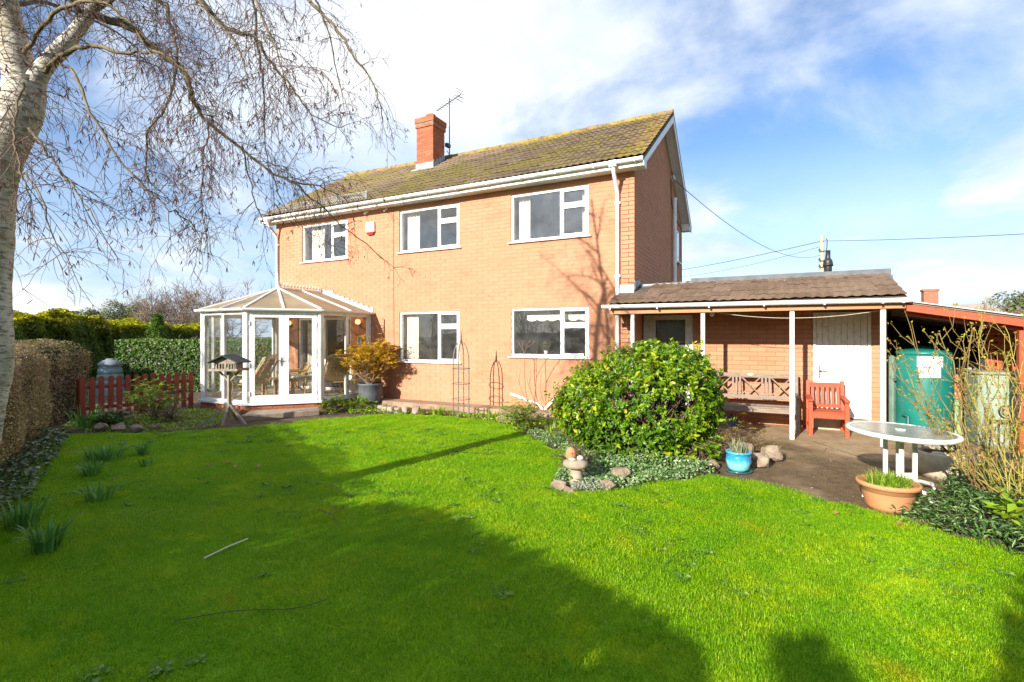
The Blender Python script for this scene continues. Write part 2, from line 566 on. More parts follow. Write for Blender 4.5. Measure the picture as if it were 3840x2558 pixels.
# the expansion joints in the slab, with moss in them
JM = simple('joint_moss', (0.07, 0.06, 0.03), (0.14, 0.17, 0.03), 5, 0.95)
for pts in (((3.05, -0.75), (3.9, -2.3), (4.6, -3.9)), ((0.3, -0.72), (3.05, -0.75), (5.6, -0.9))):
    m = MB()
    for a, b in zip(pts, pts[1:]):
        m.bar((a[0], a[1], -0.0945), (b[0], b[1], -0.0945), 0.018, 0.003)
    m.build('joint', JM, pat)
PATHM = simple('path_concrete', (0.24, 0.155, 0.10), (0.34, 0.24, 0.16), 3, 0.9, 0.4, 40)
p = MB()
tag(p.box(-6.9, -0.5, -0.52, -0.012, -0.13, 0.0).build('path', PATHM, bev=0.012), kind='structure')

# ------------------------------------------------------------------ house
house = thing('house', (-5.4, 3.2, 0), 'two storey peach brick house with mossy tiled roof and brick chimney', 'house')
X0, X1, ZW = -10.76, 0.0, 4.985
WIN = {'a': (-9.65, -7.865, 3.755, 4.83), 'b': (-6.055, -4.215, 3.765, 4.84), 'c': (-2.82, -0.968, 3.75, 4.84),
       'd': (-6.05, -4.214, 0.967, 2.232), 'e': (-2.815, -0.96, 1.15, 2.243)}
PDOOR = (-9.82, -7.74, 0.10, 2.15)
HOLES = list(WIN.values()) + [PDOOR]

def holed(mb, x0, x1, z0, z1, holes, ya, yb):
    xs = sorted({x0, x1, *[h[0] for h in holes], *[h[1] for h in holes]})
    zs = sorted({z0, z1, *[h[2] for h in holes], *[h[3] for h in holes]})
    for a, b in zip(xs, xs[1:]):
        for c, d in zip(zs, zs[1:]):
            mx_, mz_ = (a + b) / 2, (c + d) / 2
            if any(h[0] < mx_ < h[1] and h[2] < mz_ < h[3] for h in holes):
                continue
            mb.quad((a, ya, c), (b, ya, c), (b, ya, d), (a, ya, d))
            mb.quad((b, yb, c), (a, yb, c), (a, yb, d), (b, yb, d))
    for h in holes:
        a, b, c, d = h
        mb.quad((a, ya, c), (a, yb, c), (b, yb, c), (b, ya, c))
        mb.quad((a, ya, d), (b, ya, d), (b, yb, d), (a, yb, d))
        mb.quad((a, ya, c), (a, ya, d), (a, yb, d), (a, yb, c))
        mb.quad((b, ya, c), (b, yb, c), (b, yb, d), (b, ya, d))

YR, ZR, YE, ZE = 3.2, 7.40, -0.40, 5.13      # ridge and eave of the tile plane
HD = 6.5
SL = (ZR - ZE) / (YR - YE)
def roof_z(y): return ZE + SL * ((y if y <= YR else 2 * YR - y) - YE)
m = MB()
holed(m, X0, X1, -0.13, ZW, HOLES, 0.006, 0.26)
gp = [(0.0, -0.13), (HD, -0.13), (HD, roof_z(HD) - 0.16), (YR, ZR - 0.16), (0.0, roof_z(0) - 0.16)]
for xa, xb in ((-0.26, -0.006), (X0, X0 + 0.25)):
    if xb == -0.006:      # gable with one narrow window
        g = [(0.006, -0.13), (HD, -0.13), (HD, roof_z(HD) - 0.16), (YR, ZR - 0.16), (0.006, roof_z(0) - 0.16)]
    else:
        g = gp
    n = len(g)
    m.add([(xb, y, z) for y, z in g] + [(xa, y, z) for y, z in g], [tuple(range(n)), tuple(range(n, 2 * n))[::-1]] + [(i, n + i, n + (i + 1) % n, (i + 1) % n) for i in range(n)])
m.quad((X1, HD, -0.13), (X0, HD, -0.13), (X0, HD, ZW), (X1, HD, ZW))
wall = m.build('wall', MORTAR, house)
# rooms behind the glass
m = MB()
for za, zb in ((0.1, 2.45), (2.6, 4.95)):
    m.quad((X0 + .25, 3.6, za), (X1 - .25, 3.6, za), (X1 - .25, 3.6, zb), (X0 + .25, 3.6, zb))
    m.quad((X0 + .25, .26, zb), (X1 - .25, .26, zb), (X1 - .25, 3.6, zb), (X0 + .25, 3.6, zb))
    for xx in (-6.75, -3.4):
        m.box(xx - .05, xx + .05, .27, 3.6, za, zb)
m.build('room_wall', PLASTER, house)
m = MB()
for za in (0.1, 2.6):
    m.quad((X0 + .25, .26, za), (X1 - .25, .26, za), (X1 - .25, 3.6, za), (X0 + .25, 3.6, za))
m.build('room_floor', CARPET, house)

PU, PZ, JT = 0.30, 0.0875, 0.010
def courses(u0, u1, z0, z1, holes, shift=0.0, ok=None):
    out = []
    k = 0; z = z0
    while z < z1 - 0.02:
        za, zb = z, min(z + PZ - JT, z1)
        u = u0 - (PU / 2 if k % 2 else 0) - shift
        while u < u1:
            segs = [(max(u, u0), min(u + PU - JT, u1))]
            for h in holes:
                if h[2] < zb - 0.015 and h[3] > za + 0.015:
                    ns = []
                    for a, b in segs:
                        if b <= h[0] or a >= h[1]: ns.append((a, b)); continue
                        if a < h[0]: ns.append((a, h[0]))
                        if b > h[1]: ns.append((h[1], b))
                    segs = ns
            for a, b in segs:
                if b - a > 0.035 and (ok is None or ok((a + b) / 2, zb)):
                    out.append((round(a, 3), round(b, 3), za, zb))
            u += PU
        z += PZ; k += 1
    return out

BM = {}
def brick_mesh(w, h, mat):
    k = (round(w, 2), round(h, 3), mat.name)
    if k not in BM:
        b = MB()
        b.add([(-w/2, 0, -h/2), (w/2, 0, -h/2), (w/2, 0, h/2), (-w/2, 0, h/2), (-w/2, .035, -h/2), (w/2, .035, -h/2), (w/2, .035, h/2), (-w/2, .035, h/2)],
              [(0, 1, 2, 3), (0, 4, 5, 1), (1, 5, 6, 2), (2, 6, 7, 3), (3, 7, 4, 0)])
        me = b.mesh('brick'); me.materials.append(mat); BM[k] = me
    return BM[k]

def lay(bricks, frame, mat, parent, nmax=300, rest=True):
    """bricks in (u,z); frame(u,z)->(point, rotz). Nearest nmax become objects, the others one joined part."""
    B = []
    for a, b, c, d in bricks:
        p, rz = frame((a + b) / 2, (c + d) / 2)
        B.append((np.linalg.norm(np.array(p) - CAM), p, rz, b - a, d - c))
    B.sort(key=lambda q: q[0])
    for dist, p, rz, w, h in B[:nmax]:
        o = bpy.data.objects.new('brick', brick_mesh(w, h, mat))
        COL.objects.link(o); adopt(o, parent)
        j = random.uniform(-.0015, .0015)
        o.location = (p[0] - j * math.sin(rz), p[1] + j * math.cos(rz), p[2]); o.rotation_euler = (0, 0, rz)
    if rest and len(B) > nmax:
        mb = MB()
        for dist, p, rz, w, h in B[nmax:]:
            cs, sn = math.cos(rz), math.sin(rz)
            j = random.uniform(-.0015, .0015)
            V = []
            for x, y, z in ((-w/2, j, -h/2), (w/2, j, -h/2), (w/2, j, h/2), (-w/2, j, h/2), (-w/2, .035, -h/2), (w/2, .035, -h/2), (w/2, .035, h/2), (-w/2, .035, h/2)):
                V.append((p[0] + x * cs - y * sn, p[1] + x * sn + y * cs, p[2] + z))
            mb.add(V, [(0, 1, 2, 3), (0, 4, 5, 1), (1, 5, 6, 2), (2, 6, 7, 3), (3, 7, 4, 0)])
        tag(mb.build('brickwork', mat, parent), kind='stuff')

sw = (5.42, 5.86, 3.86, 4.82)        # window in the gable
fb = courses(X0, X1 - 0.002, 0.0, ZW, HOLES)
gb = courses(0.0375, HD, 0.0, 7.3, [sw], ok=lambda u, z: z < roof_z(u) - 0.17)
allb = [(b, 0) for b in fb] + [(b, 1) for b in gb]
near = sorted(allb, key=lambda q: np.linalg.norm(np.array(((q[0][0]+q[0][1])/2 if q[1] == 0 else 0, 0 if q[1] == 0 else (q[0][0]+q[0][1])/2, q[0][2])) - CAM) + (4 if q[1] else 0))
sel = near[:300]
lay([b for b, s in sel if s == 0], lambda u, z: ((u, 0, z), 0), BRICK, wall)
lay([b for b, s in sel if s == 1], lambda u, z: ((0, u, z), R(90)), BRICK, wall)
F0 = [b for b, s in near[300:] if s == 0]; F1 = [b for b, s in near[300:] if s == 1]
mb = MB()
for a, b, c, d in F0:
    j = random.uniform(-.0015, .0015)
    mb.add([(a, j, c), (b, j, c), (b, j, d), (a, j, d), (a, .035, c), (b, .035, c), (b, .035, d), (a, .035, d)], [(0, 1, 2, 3), (0, 4, 5, 1), (1, 5, 6, 2), (2, 6, 7, 3), (3, 7, 4, 0)])
for a, b, c, d in F1:
    j = random.uniform(-.0015, .0015)
    mb.add([(-j, a, c), (-j, b, c), (-j, b, d), (-j, a, d), (-.035, a, c), (-.035, b, c), (-.035, b, d), (-.035, a, d)], [(0, 1, 2, 3), (0, 4, 5, 1), (1, 5, 6, 2), (2, 6, 7, 3), (3, 7, 4, 0)])
tag(mb.build('brickwork', BRICK, wall), kind='stuff')

# ---- windows
def window(h, y=0.03, mull=0.66, trans=0.36, parent=house, axis='y'):
    a, b, c, d = h
    fw = 0.055; y1 = y + 0.07
    m = MB()
    m.box(a, b, y, y1, c, c + fw); m.box(a, b, y, y1, d - fw, d)
    m.box(a, a + fw, y, y1, c + fw, d - fw); m.box(b - fw, b, y, y1, c + fw, d - fw)
    xm = a + (b - a) * mull
    m.box(xm - .032, xm + .032, y - .002, y1, c + fw, d - fw)
    zt = d - (d - c) * trans
    m.box(xm + .032, b - fw, y - .002, y1, zt - .03, zt + .03)
    o = m.build('window', WHITE, parent, bev=0.006)
    for (xa, xb, za, zb) in ((xm + .034, b - fw - .002, c + fw + .002, zt - .032), (xm + .034, b - fw - .002, zt + .032, d - fw - .002)):
        s_ = MB(); q = 0.032
        s_.box(xa, xb, y - .012, y1 - .01, za, za + q); s_.box(xa, xb, y - .012, y1 - .01, zb - q, zb)
        s_.box(xa, xa + q, y - .012, y1 - .01, za + q, zb - q); s_.box(xb - q, xb, y - .012, y1 - .01, za + q, zb - q)
        s_.build('sash', WHITE, o, bev=0.005)
        MB().box(xa + q, xb - q, y + .022, y + .03, za + q, zb - q).build('pane', GLASS, o)
    MB().box(a + fw, xm - .032, y + .022, y + .03, c + fw, d - fw).build('pane', GLASS, o)
    sl = MB().box(a - .06, b + .06, y - .09, y + .06, c - .028, c - .001)
    sl.build('sill', WHITE, o, bev=0.006)
    g = MB()   # dark sealant line round the frame
    g.box(a - .001, b + .001, y + .002, y + .02, d + .001, d + .008)
    g.build('seal', DARKM, o)
    return o
w = {k: window(h, trans=(0.30 if k == 'd' else 0.36)) for k, h in WIN.items()}

def curtain(x0, x1, z0, z1, y, label, seed, waist=1.0):
    n = 26; V = []; F = []
    rs = random.Random(seed); p = rs.uniform(0, 6)
    for j in range(7):
        t_ = j / 6
        pinch = 1 - (1 - waist) * math.sin(t_ * math.pi)
        for i in range(n + 1):
            s_ = i / n
            V.append((x0 + (x1 - x0) * s_ * pinch, y + .03 * math.sin(s_ * 24 + p) * (0.6 + .4 * t_), z1 + (z0 - z1) * t_))
    for j in range(6):
        for i in range(n):
            F.append((j*(n+1)+i, j*(n+1)+i+1, (j+1)*(n+1)+i+1, (j+1)*(n+1)+i))
    o = MB().add(V, F, True).build('curtain', CURT)
    mm = o.modifiers.new('thick', 'SOLIDIFY'); mm.thickness = 0.004
    return tag(o, label, 'curtain', 'cream curtains behind the windows')
curtain(-9.5, -8.95, 3.6, 4.9, .22, 'cream curtain drawn to the left inside the upper window by the alarm box', 1)
curtain(-5.95, -5.55, 3.6, 4.9, .22, 'cream curtain at the left inside the middle upper window', 2)
curtain(-4.40, -4.24, 3.6, 4.9, .22, 'narrow cream curtain at the right edge inside the middle upper window', 3)
curtain(-2.72, -2.42, 3.6, 4.9, .22, 'cream curtain at the left inside the upper window nearest the gable corner', 4)
curtain(-1.17, -1.0, 3.6, 4.9, .22, 'narrow cream curtain at the right edge inside the upper window nearest the gable corner', 5)
curtain(-5.96, -5.60, .85, 2.3, .22, 'cream curtain at the left inside the lower window beside the potted yellow shrub', 6)
curtain(-4.40, -4.24, .85, 2.3, .22, 'narrow cream curtain at the right inside the lower window behind the metal obelisk', 7)
# scalloped blind in the kitchen window
V = []; F = []
n = 48
for i in range(n + 1):
    x = -2.5 + 1.50 * i / n
    V += [(x, .2, 2.09), (x, .2, 1.985 - .035 * abs(math.sin(i / n * 6 * math.pi)))]
for i in range(n):
    F.append((2*i, 2*i+2, 2*i+3, 2*i+1))
o = MB().add(V, F).build('roller_blind', CURT)
o.modifiers.new('thick', 'SOLIDIFY').thickness = .004
tag(o, 'cream blind with scalloped lower edge rolled up in the lower right window', 'blind')

# ---- gable window and pipes on the gable
m = MB()
m.box(-.03, .012, sw[0], sw[1], sw[2], sw[3])
o = m.build('window', WHITE, house, bev=.006)
MB().box(.0125, .018, sw[0] + .06, sw[1] - .06, sw[2] + .06, sw[3] - .06).build('pane', GLASS, o)
MB().box(-.02, .09, sw[0] - .05, sw[1] + .05, sw[2] - .035, sw[2] - .002).build('sill', WHITE, o)
m = MB(); m.tube([(.075, 4.62, 2.62), (.075, 4.62, 5.50)], .055, 14); m.tube([(.075, 4.62, 5.47), (.075, 4.62, 5.56)], .064, 14)
m.build('vent_pipe', WHITE, house)
m = MB().tube([(.015, 4.35, 6.0), (.015, 4.45, 5.4), (.015, 5.0, 5.1), (.015, 6.35, 5.05), (.015, 6.42, 3.0)], .012, 6)
m.build('cable', DARKM, house)

# ---- roof
ANG = math.atan(SL)
TW, TG, TL = 0.30, 0.295, 0.37
def tile_verts(wv=TW, L=TL, n=8, amp=0.026, lift=0.034, th=0.020):
    V = []; F = []
    for row, s in enumerate((0.0, L)):
        for i in range(n + 1):
            x = wv * i / n
            hgt = amp * (0.5 - 0.5 * math.cos(2 * math.pi * 2 * i / n)) + (lift if row == 0 else 0.0) + (0.004 if i == n else 0)
            V.append((x, s, hgt))
    for i in range(n + 1):
        x, s, h = V[i]
        V.append((x, s + .002, h - th))
    for i in range(n):
        F.append((i, i + 1, n + 2 + i, n + 1 + i))
        F.append((2 * (n + 1) + i, 2 * (n + 1) + i + 1, i + 1, i))
    return V, F

def tile_roof(x0, x1, ye, ze, ang, nrow, parent, mat, skip=None, nmax=300, sag=0.0, amp=0.026, lift=0.034):
    ncol = int(round((x1 - x0) / TW)); tw_ = (x1 - x0) / ncol
    TV, TF = tile_verts(tw_, amp=amp, lift=lift)
    me = MB().add(TV, TF, False).mesh('tile'); me.materials.append(mat)
    ca, sa = math.cos(ang), math.sin(ang)
    T = []
    for r_ in range(nrow):
        for c_ in range(ncol):
            x = x0 + c_ * tw_
            s = r_ * TG
            y, z = ye + s * ca, ze + s * sa
            if skip and skip(x, y): continue
            T.append((np.linalg.norm(np.array((x, y, z)) - CAM), x, y, z - sag * math.sin(math.pi * (x - x0) / (x1 - x0))))
    T.sort()
    for d, x, y, z in T[:nmax]:
        o = bpy.data.objects.new('tile', me); COL.objects.link(o); adopt(o, parent)
        o.location = (x, y, z + random.uniform(-.003, .004)); o.rotation_euler = (ang + random.gauss(0, .008), random.gauss(0, .006), random.gauss(0, .007))
    if len(T) > nmax:
        A = np.array(TV); V = []; F = []
        TFa = np.array(TF)
        for k, (d, x, y, z) in enumerate(T[nmax:]):
            a = ang + random.gauss(0, .008); g = random.gauss(0, .006)
            ca2, sa2 = math.cos(a), math.sin(a)
            zz_ = A[:, 2] + A[:, 0] * g
            V.append(np.stack([x + A[:, 0], y + A[:, 1] * ca2 - zz_ * sa2, z + A[:, 1] * sa2 + zz_ * ca2 + random.uniform(-.003, .004)], 1)); F.append(TFa + k * len(A))
        tag(npmesh('tilework', np.concatenate(V), np.concatenate(F), mat, parent), kind='stuff')

RX0, RX1 = -11.03, 0.27
m = MB()
nrm = Vector((0, -math.sin(ANG), math.cos(ANG)))
for side in (0, 1):
    ya, za, yb, zb = (YE + .02, ZE - .02, YR, ZR - .012) if side == 0 else (2 * YR - YE, ZE - .02, YR, ZR - .012)
    v8 = [(x, y, z - dz) for dz in (0, .06) for x, y, z in ((RX0, ya, za), (RX1, ya, za), (RX1, yb, zb), (RX0, yb, zb))]
    m.add(v8, [(0, 1, 2, 3), (7, 6, 5, 4), (0, 4, 5, 1), (1, 5, 6, 2), (2, 6, 7, 3), (3, 7, 4, 0)])
roof = m.build('roof', simple('roof_slab', (0.09, 0.065, 0.05), (0.13, 0.095, 0.07), 10, .95), house)
NROW = int(round((YR - YE) / math.cos(ANG) / TG))
tile_roof(RX0, RX1 - .01, YE, ZE, ANG, NROW, roof, TILE, sag=0.035)
# the far slope, seen only as an edge
m = MB()
m.add([(RX0, 2*YR-YE, ZE + .02), (RX1, 2*YR-YE, ZE + .02), (RX1, YR, ZR + .02), (RX0, YR, ZR + .02)], [(0, 3, 2, 1)])
m.build('rear_slope', TILE, roof)
x = RX0
k = 0
while x < RX1 - .05:
    L = min(.45, RX1 - x)
    mm = MB(); n = 8; V = []; F = []
    dz = -.035 * math.sin(math.pi * (x - RX0) / (RX1 - RX0)) + random.uniform(-.006, .006)
    for xx in (x, x + L - .008):
        for i in range(n + 1):
            t_ = R(205) * i / n - R(12.5)
            V.append((xx, YR - .125 * math.cos(t_), ZR - .03 + dz + .10 * math.sin(t_)))
    for i in range(n):
        F.append((i, i + 1, n + 2 + i, n + 1 + i))
    V2 = len(V)
    mm.add(V, F, True)
    mm.add([V[i] for i in range(n + 1)], [tuple(range(n + 1))]); mm.add([V[n + 1 + i] for i in range(n + 1)], [tuple(range(n + 1))[::-1]])
    mm.build('ridge_tile', TILE, roof)
    x += .45; k += 1
# moss cushions on the tiles
MOSS = simple('moss', (0.10, 0.11, 0.01), (0.24, 0.19, 0.02), 20, .95, 1.0, 90, bdist=.02)
mm = MB(); rs = random.Random(4)
for i in range(330):
    x = rs.uniform(RX0 + .3, RX1 - .1)
    s = rs.random() ** 1.6
    if math.sin(x * 1.3 + s * 4.1) + math.sin(x * 2.9 - s * 6) < 0.35: continue
    y = YE + .05 + s * (YR - YE - .15)
    q = rs.uniform(.02, .055)
    mm.blob((x, y, roof_z(y) + .035 - .035 * math.sin(math.pi * (x - RX0) / (RX1 - RX0))), (q * 1.3, q, q * .5), i, 6, 4)
tag(mm.build('moss', MOSS, roof), kind='stuff')

# ---- fascia, soffit, gutter, bargeboards
m = MB().box(X0 - .2, X1 + .215, -.305, -.28, 4.965, 5.09); m.box(X0 - .2, X1 + .215, -.279, -.001, 4.975, 4.99)
m.build('fascia', WHITE, house)
def halfpipe(p, q, r, n=8, lipped=True):
    p, q = Vector(p), Vector(q); d = (q - p).normalized(); a = d.cross(Vector((0, 0, 1))).normalized()
    V = []; F = []
    prof = [(math.cos(math.pi + math.pi * i / n), math.sin(math.pi + math.pi * i / n)) for i in range(n + 1)]
    prof = [(-1, .22)] + prof + [(1, .22)]
    inner = [(x * .9, y * .9) for x, y in prof][::-1]
    pr = prof + inner; k = len(pr)
    for c in (p, q):
        for x, y in pr:
            V.append(c + a * (x * r) + Vector((0, 0, 1)) * (y * r * .95))
    for i in range(k):
        F.append((i, (i + 1) % k, k + (i + 1) % k, k + i))
    return MB().add(V, F, False).add([V[i] for i in range(1, n + 2)], [tuple(range(n + 1))]).add([V[k + i] for i in range(1, n + 2)], [tuple(range(n + 1))[::-1]])
gut = halfpipe((X0 - .22, -.37, 5.088), (X1 + .255, -.37, 5.088), .06).build('gutter', WHITE, house)
x = X1 + .1
while x > X0 - .1:
    MB().box(x - .012, x + .012, -.436, -.306, 5.022, 5.03).box(x - .012, x + .012, -.437, -.43, 5.03, 5.10).build('bracket', WHITE, gut)
    x -= .83
def downpipe(x, zb, name='downpipe'):
    m = MB()
    m.tube([(x, -.37, 5.06), (x, -.37, 4.95), (x, -.34, 4.90), (x, -.10, 4.62), (x, -.055, 4.54), (x, -.055, zb)], .042, 12)
    m.box(x - .07, x + .07, -.44, -.306, 4.985, 5.105)
    o = m.build(name, WHITE, house)
    for z in (4.35, 2.85, 1.3):
        if z > zb: MB().box(x - .055, x + .055, -.06, -.002, z - .025, z + .025).build('clip', WHITE, o)
    return o
downpipe(-.335, 0.0); downpipe(-10.66, 0.0)
for xb, s in ((RX1 - .022, 1), (RX0 + .002, -1)):
    m = MB()
    for sy in (-1, 1):
        f_ = lambda y: y if sy < 0 else 2 * YR - y
        pts = [(YE + .03, ZE - .05), (YR, ZR - .045), (YR, ZR - .26), (-.22, roof_z(-.22) - .235), (YE + .05, ZE - .19)]
        V = [(xb, f_(y), z) for y, z in pts] + [(xb + .02, f_(y), z) for y, z in pts]
        m.add(V, [(0, 1, 2, 3, 4), (9, 8, 7, 6, 5)] + [(i, 5 + i, 5 + (i + 1) % 5, (i + 1) % 5) for i in range(5)])
    b = m.build('bargeboard', WHITE, house)
    m = MB()
    xa, xc = (0.002, xb - .001) if s > 0 else (xb + .021, X0 - .002)
    for sy in (-1, 1):
        f_ = lambda y: y if sy < 0 else 2 * YR - y
        V = [(x_, f_(y), roof_z(y) - .17) for x_, y in ((xa, YE + .1), (xc, YE + .1), (xc, YR), (xa, YR))]
        V += [(x_, y, z - .02) for x_, y, z in V]
        m.add(V, [(0, 1, 2, 3), (7, 6, 5, 4), (0, 4, 5, 1), (1, 5, 6, 2), (2, 6, 7, 3), (3, 7, 4, 0)])
        # boxed eave end
        V = [(x_, f_(y), z) for x_ in (xa, xc) for y, z in ((-.30, 4.965), (-.003, 4.965), (-.003, roof_z(0) - .2), (-.30, roof_z(-.30) - .2))]
        m.add(V, [(0, 1, 2, 3), (7, 6, 5, 4), (0, 4, 5, 1), (1, 5, 6, 2), (2, 6, 7, 3), (3, 7, 4, 0)])
    m.build('soffit', WHITE, b)
halfpipe((X0 - .22, 6.87, 5.08), (X1 + .255, 6.87, 5.08), .06).build('gutter', WHITE, house)

# ---- chimney
CXa, CXb, CYa, CYb = -7.09, -6.48, 2.05, 2.65
m = MB().box(CXa + .006, CXb - .006, CYa + .006, CYb - .006, 6.3, 8.20)
chim = m.build('chimney', RMORT, roof)
def chim_frame_f(off): return lambda u, z: ((u, CYa - off, z), 0)
def chim_frame_r(off): return lambda u, z: ((CXb + off, u, z), R(90))
PU, PZ = 0.225, 0.0755
cz = 6.84
lay(courses(CXa, CXb, cz, 8.0, []), chim_frame_f(0), RBRICK, chim)
lay(courses(CYa + .036, CYb, cz, 8.0, []), chim_frame_r(0), RBRICK, chim)
for k, (z, off) in enumerate(((7.92, .03), (7.995, .03))):
    pass
# oversailing courses at the head
m = MB()
m.box(CXa - .028, CXb + .028, CYa - .028, CYb + .028, 7.935, 8.075)
m.box(CXa - .045, CXb + .045, CYa - .045, CYb + .045, 8.0755, 8.225)
m.build('head_core', RMORT, chim)
for z0_, n_, off in ((7.94, 1, .03), (8.08, 2, .048)):
    hz_ = .062 if n_ == 1 else .069
    PZ = hz_ + .008
    lay(courses(CXa - off, CXb + off, z0_, z0_ + n_ * PZ - .005, [], shift=.07), chim_frame_f(off), RBRICK, chim)
    lay(courses(CYa - off + .036, CYb + off, z0_, z0_ + n_ * PZ - .005, [], shift=.03), chim_frame_r(off), RBRICK, chim)
m = MB()
V = [(x, y, z) for x, y, z in ((CXa - .05, CYa - .05, 8.225), (CXb + .05, CYa - .05, 8.225), (CXb + .05, CYb + .05, 8.225), (CXa - .05, CYb + .05, 8.225), (CXa + .16, CYa + .16, 8.28), (CXb - .16, CYa + .16, 8.28), (CXb - .16, CYb - .16, 8.28), (CXa + .16, CYb - .16, 8.28))]
m.add(V, [(0, 1, 5, 4), (1, 2, 6, 5), (2, 3, 7, 6), (3, 0, 4, 7), (4, 5, 6, 7)])
m.build('flaunching', simple('lichen_mortar', (0.45, 0.30, 0.10), (0.35, 0.28, 0.2), 14, .95, .6, 60), chim)
TERRA = simple('terracotta', (0.47, 0.17, 0.075), (0.55, 0.24, 0.12), 9, .8, .15, 60)
MB().lathe([(.13, 0), (.13, .10), (.15, .10), (.15, .15), (.12, .15), (.12, .02)], 20, ((CXa + CXb) / 2, (CYa + CYb) / 2, 8.26)).build('chimney_pot', TERRA, chim)
m = MB().box(CXa - .018, CXb + .018, CYa - .018, CYa - .001, 6.60, 6.85)
yy = np.linspace(CYa, CYb, 5)
for a, b in zip(yy, yy[1:]):
    m.box(CXb + .001, CXb + .016, a, b - .002, roof_z(a) - .02, roof_z(b) + .13)
m.box(CXa - .10, CXb + .12, CYa - .14, CYa - .019, roof_z(CYa - .14) + .02, roof_z(CYa - .14) + .055)
m.build('flashing', LEAD, chim)
PU, PZ = 0.30, 0.0875

# snow guard on the lower left of the roof
sg = []
m = MB()
for x in (-10.55, -9.91, -9.0, -7.93, -6.87):
    m.box(x - .012, x + .012, -.335, -.32, 5.10, 5.42)
guard = m.build('snow_guard', LEAD, house)
GALV = simple('galvanised_wire', (0.30, 0.29, 0.28), (0.4, 0.39, 0.37), 30, .5, metal=.6)
m = MB()
n = 46
xs = np.linspace(-10.55, -6.87, n + 1)
for i in range(n):
    for s_ in (0, 1):
        za, zb = (5.14, 5.39) if s_ == 0 else (5.39, 5.14)
        m.bar((xs[i], -.326, za), (xs[min(i + 3, n)], -.326, zb), .006)
for z in (5.14, 5.265, 5.39):
    m.bar((-10.55, -.326, z), (-6.87, -.326, z), .007)
m.build('mesh_panel', GALV, guard)

# ---- small things on the wall
al = thing('alarm_box', (-7.0, -.03, 4.5), 'white burglar alarm box with red base high on the brick wall', 'alarm box')
m = MB(); V = []
prof = [(-.13, 4.66), (.13, 4.66), (.145, 4.40), (.12, 4.38), (-.12, 4.38), (-.145, 4.40)]
pr2 = [(-.105, 4.64), (.105, 4.64), (.12, 4.42), (.1, 4.40), (-.1, 4.40), (-.12, 4.42)]
n = 6
m.add([(-7 + x, -.002, z) for x, z in prof] + [(-7 + x, -.06, z) for x, z in prof] + [(-7 + x, -.085, z) for x, z in pr2], [tuple(range(12, 18))[::-1]] + [(i, (i+1) % n, n + (i+1) % n, n + i) for i in range(n)] + [(n+i, n + (i+1) % n, 2*n + (i+1) % n, 2*n + i) for i in range(n)])
m.build('cover', WHITE, al)
MB().add([(-7.13, -.003, 4.379), (-6.87, -.003, 4.379), (-6.9, -.003, 4.315), (-7.1, -.003, 4.315), (-7.12, -.075, 4.379), (-6.88, -.075, 4.379), (-6.91, -.055, 4.315), (-7.09, -.055, 4.315)], [(4, 5, 1, 0), (7, 3, 2, 6), (4, 7, 6, 5), (0, 3, 7, 4), (1, 5, 6, 2)]).build('strobe_base', simple('red_plastic', (.5, .04, .03), None, rough=.35), al)
MB().box(-7.09, -6.91, -.0895, -.0855, 4.44, 4.60).build('label_panel', simple('grey_print', (.45, .45, .47), (.62, .62, .62), 25, .5), al)
tag(MB().tube([(-7.1, -.02, 4.955), (-7.17, -.1, 4.88)], .028, 8).build('overflow_pipe', WHITE), 'short white overflow pipe stub under the eaves left of the alarm box wire', 'pipe', 'overflow pipes')
tag(MB().tube([(-6.43, -.02, 4.955), (-6.49, -.1, 4.88)], .022, 8).build('overflow_pipe', WHITE), 'thin white overflow pipe stub under the eaves near the middle upper window', 'pipe', 'overflow pipes')
tag(MB().tube([(-6.24, -.008, 4.9), (-6.24, -.008, 3.0), (-6.23, -.008, 1.6), (-6.2, -.008, .9)], .006, 5).build('wall_cable', simple('brown_cable', (.22, .12, .08))), 'thin brown cable running down the brick wall left of the lower window', 'cable')
b = thing('basket_bracket', (-6.55, -.01, 1.85), 'dark wrought iron hanging basket bracket on the wall beside the conservatory', 'bracket')
m = MB().tube([(-6.55, -.015, 1.62), (-6.55, -.015, 2.05)], .012, 6)
m.tube([(-6.55, -.015, 1.89), (-6.62, -.15, 1.9), (-6.75, -.32, 1.9)], .009, 6)
m.tube([(-6.55, -.015, 1.68), (-6.6, -.1, 1.76), (-6.64, -.17, 1.88)], .007, 6)
m.tube([(-6.55, -.015, 2.05), (-6.57, -.04, 2.08), (-6.58, -.06, 2.05)], .008, 6)
m.build('arm', simple('rusted_iron', (.09, .045, .03), (.16, .08, .05), 30, .8), b)
for nm, pts, lb in (('drain_pipe', [(-2.8, -.055, .30), (-2.15, -.055, .12), (-2.06, -.055, .06), (-2.0, -.055, -.02)], 'white waste pipe sloping down to the right along the wall base'),
                    ('drain_pipe', [(-1.62, -.055, .34), (-1.90, -.055, .06), (-1.95, -.055, -.02)], 'white waste pipe sloping down to the left behind the big green shrub')):
    tag(MB().tube(pts, .032, 10).build(nm, WPAINT), lb, 'pipe', 'waste pipes at the wall base')

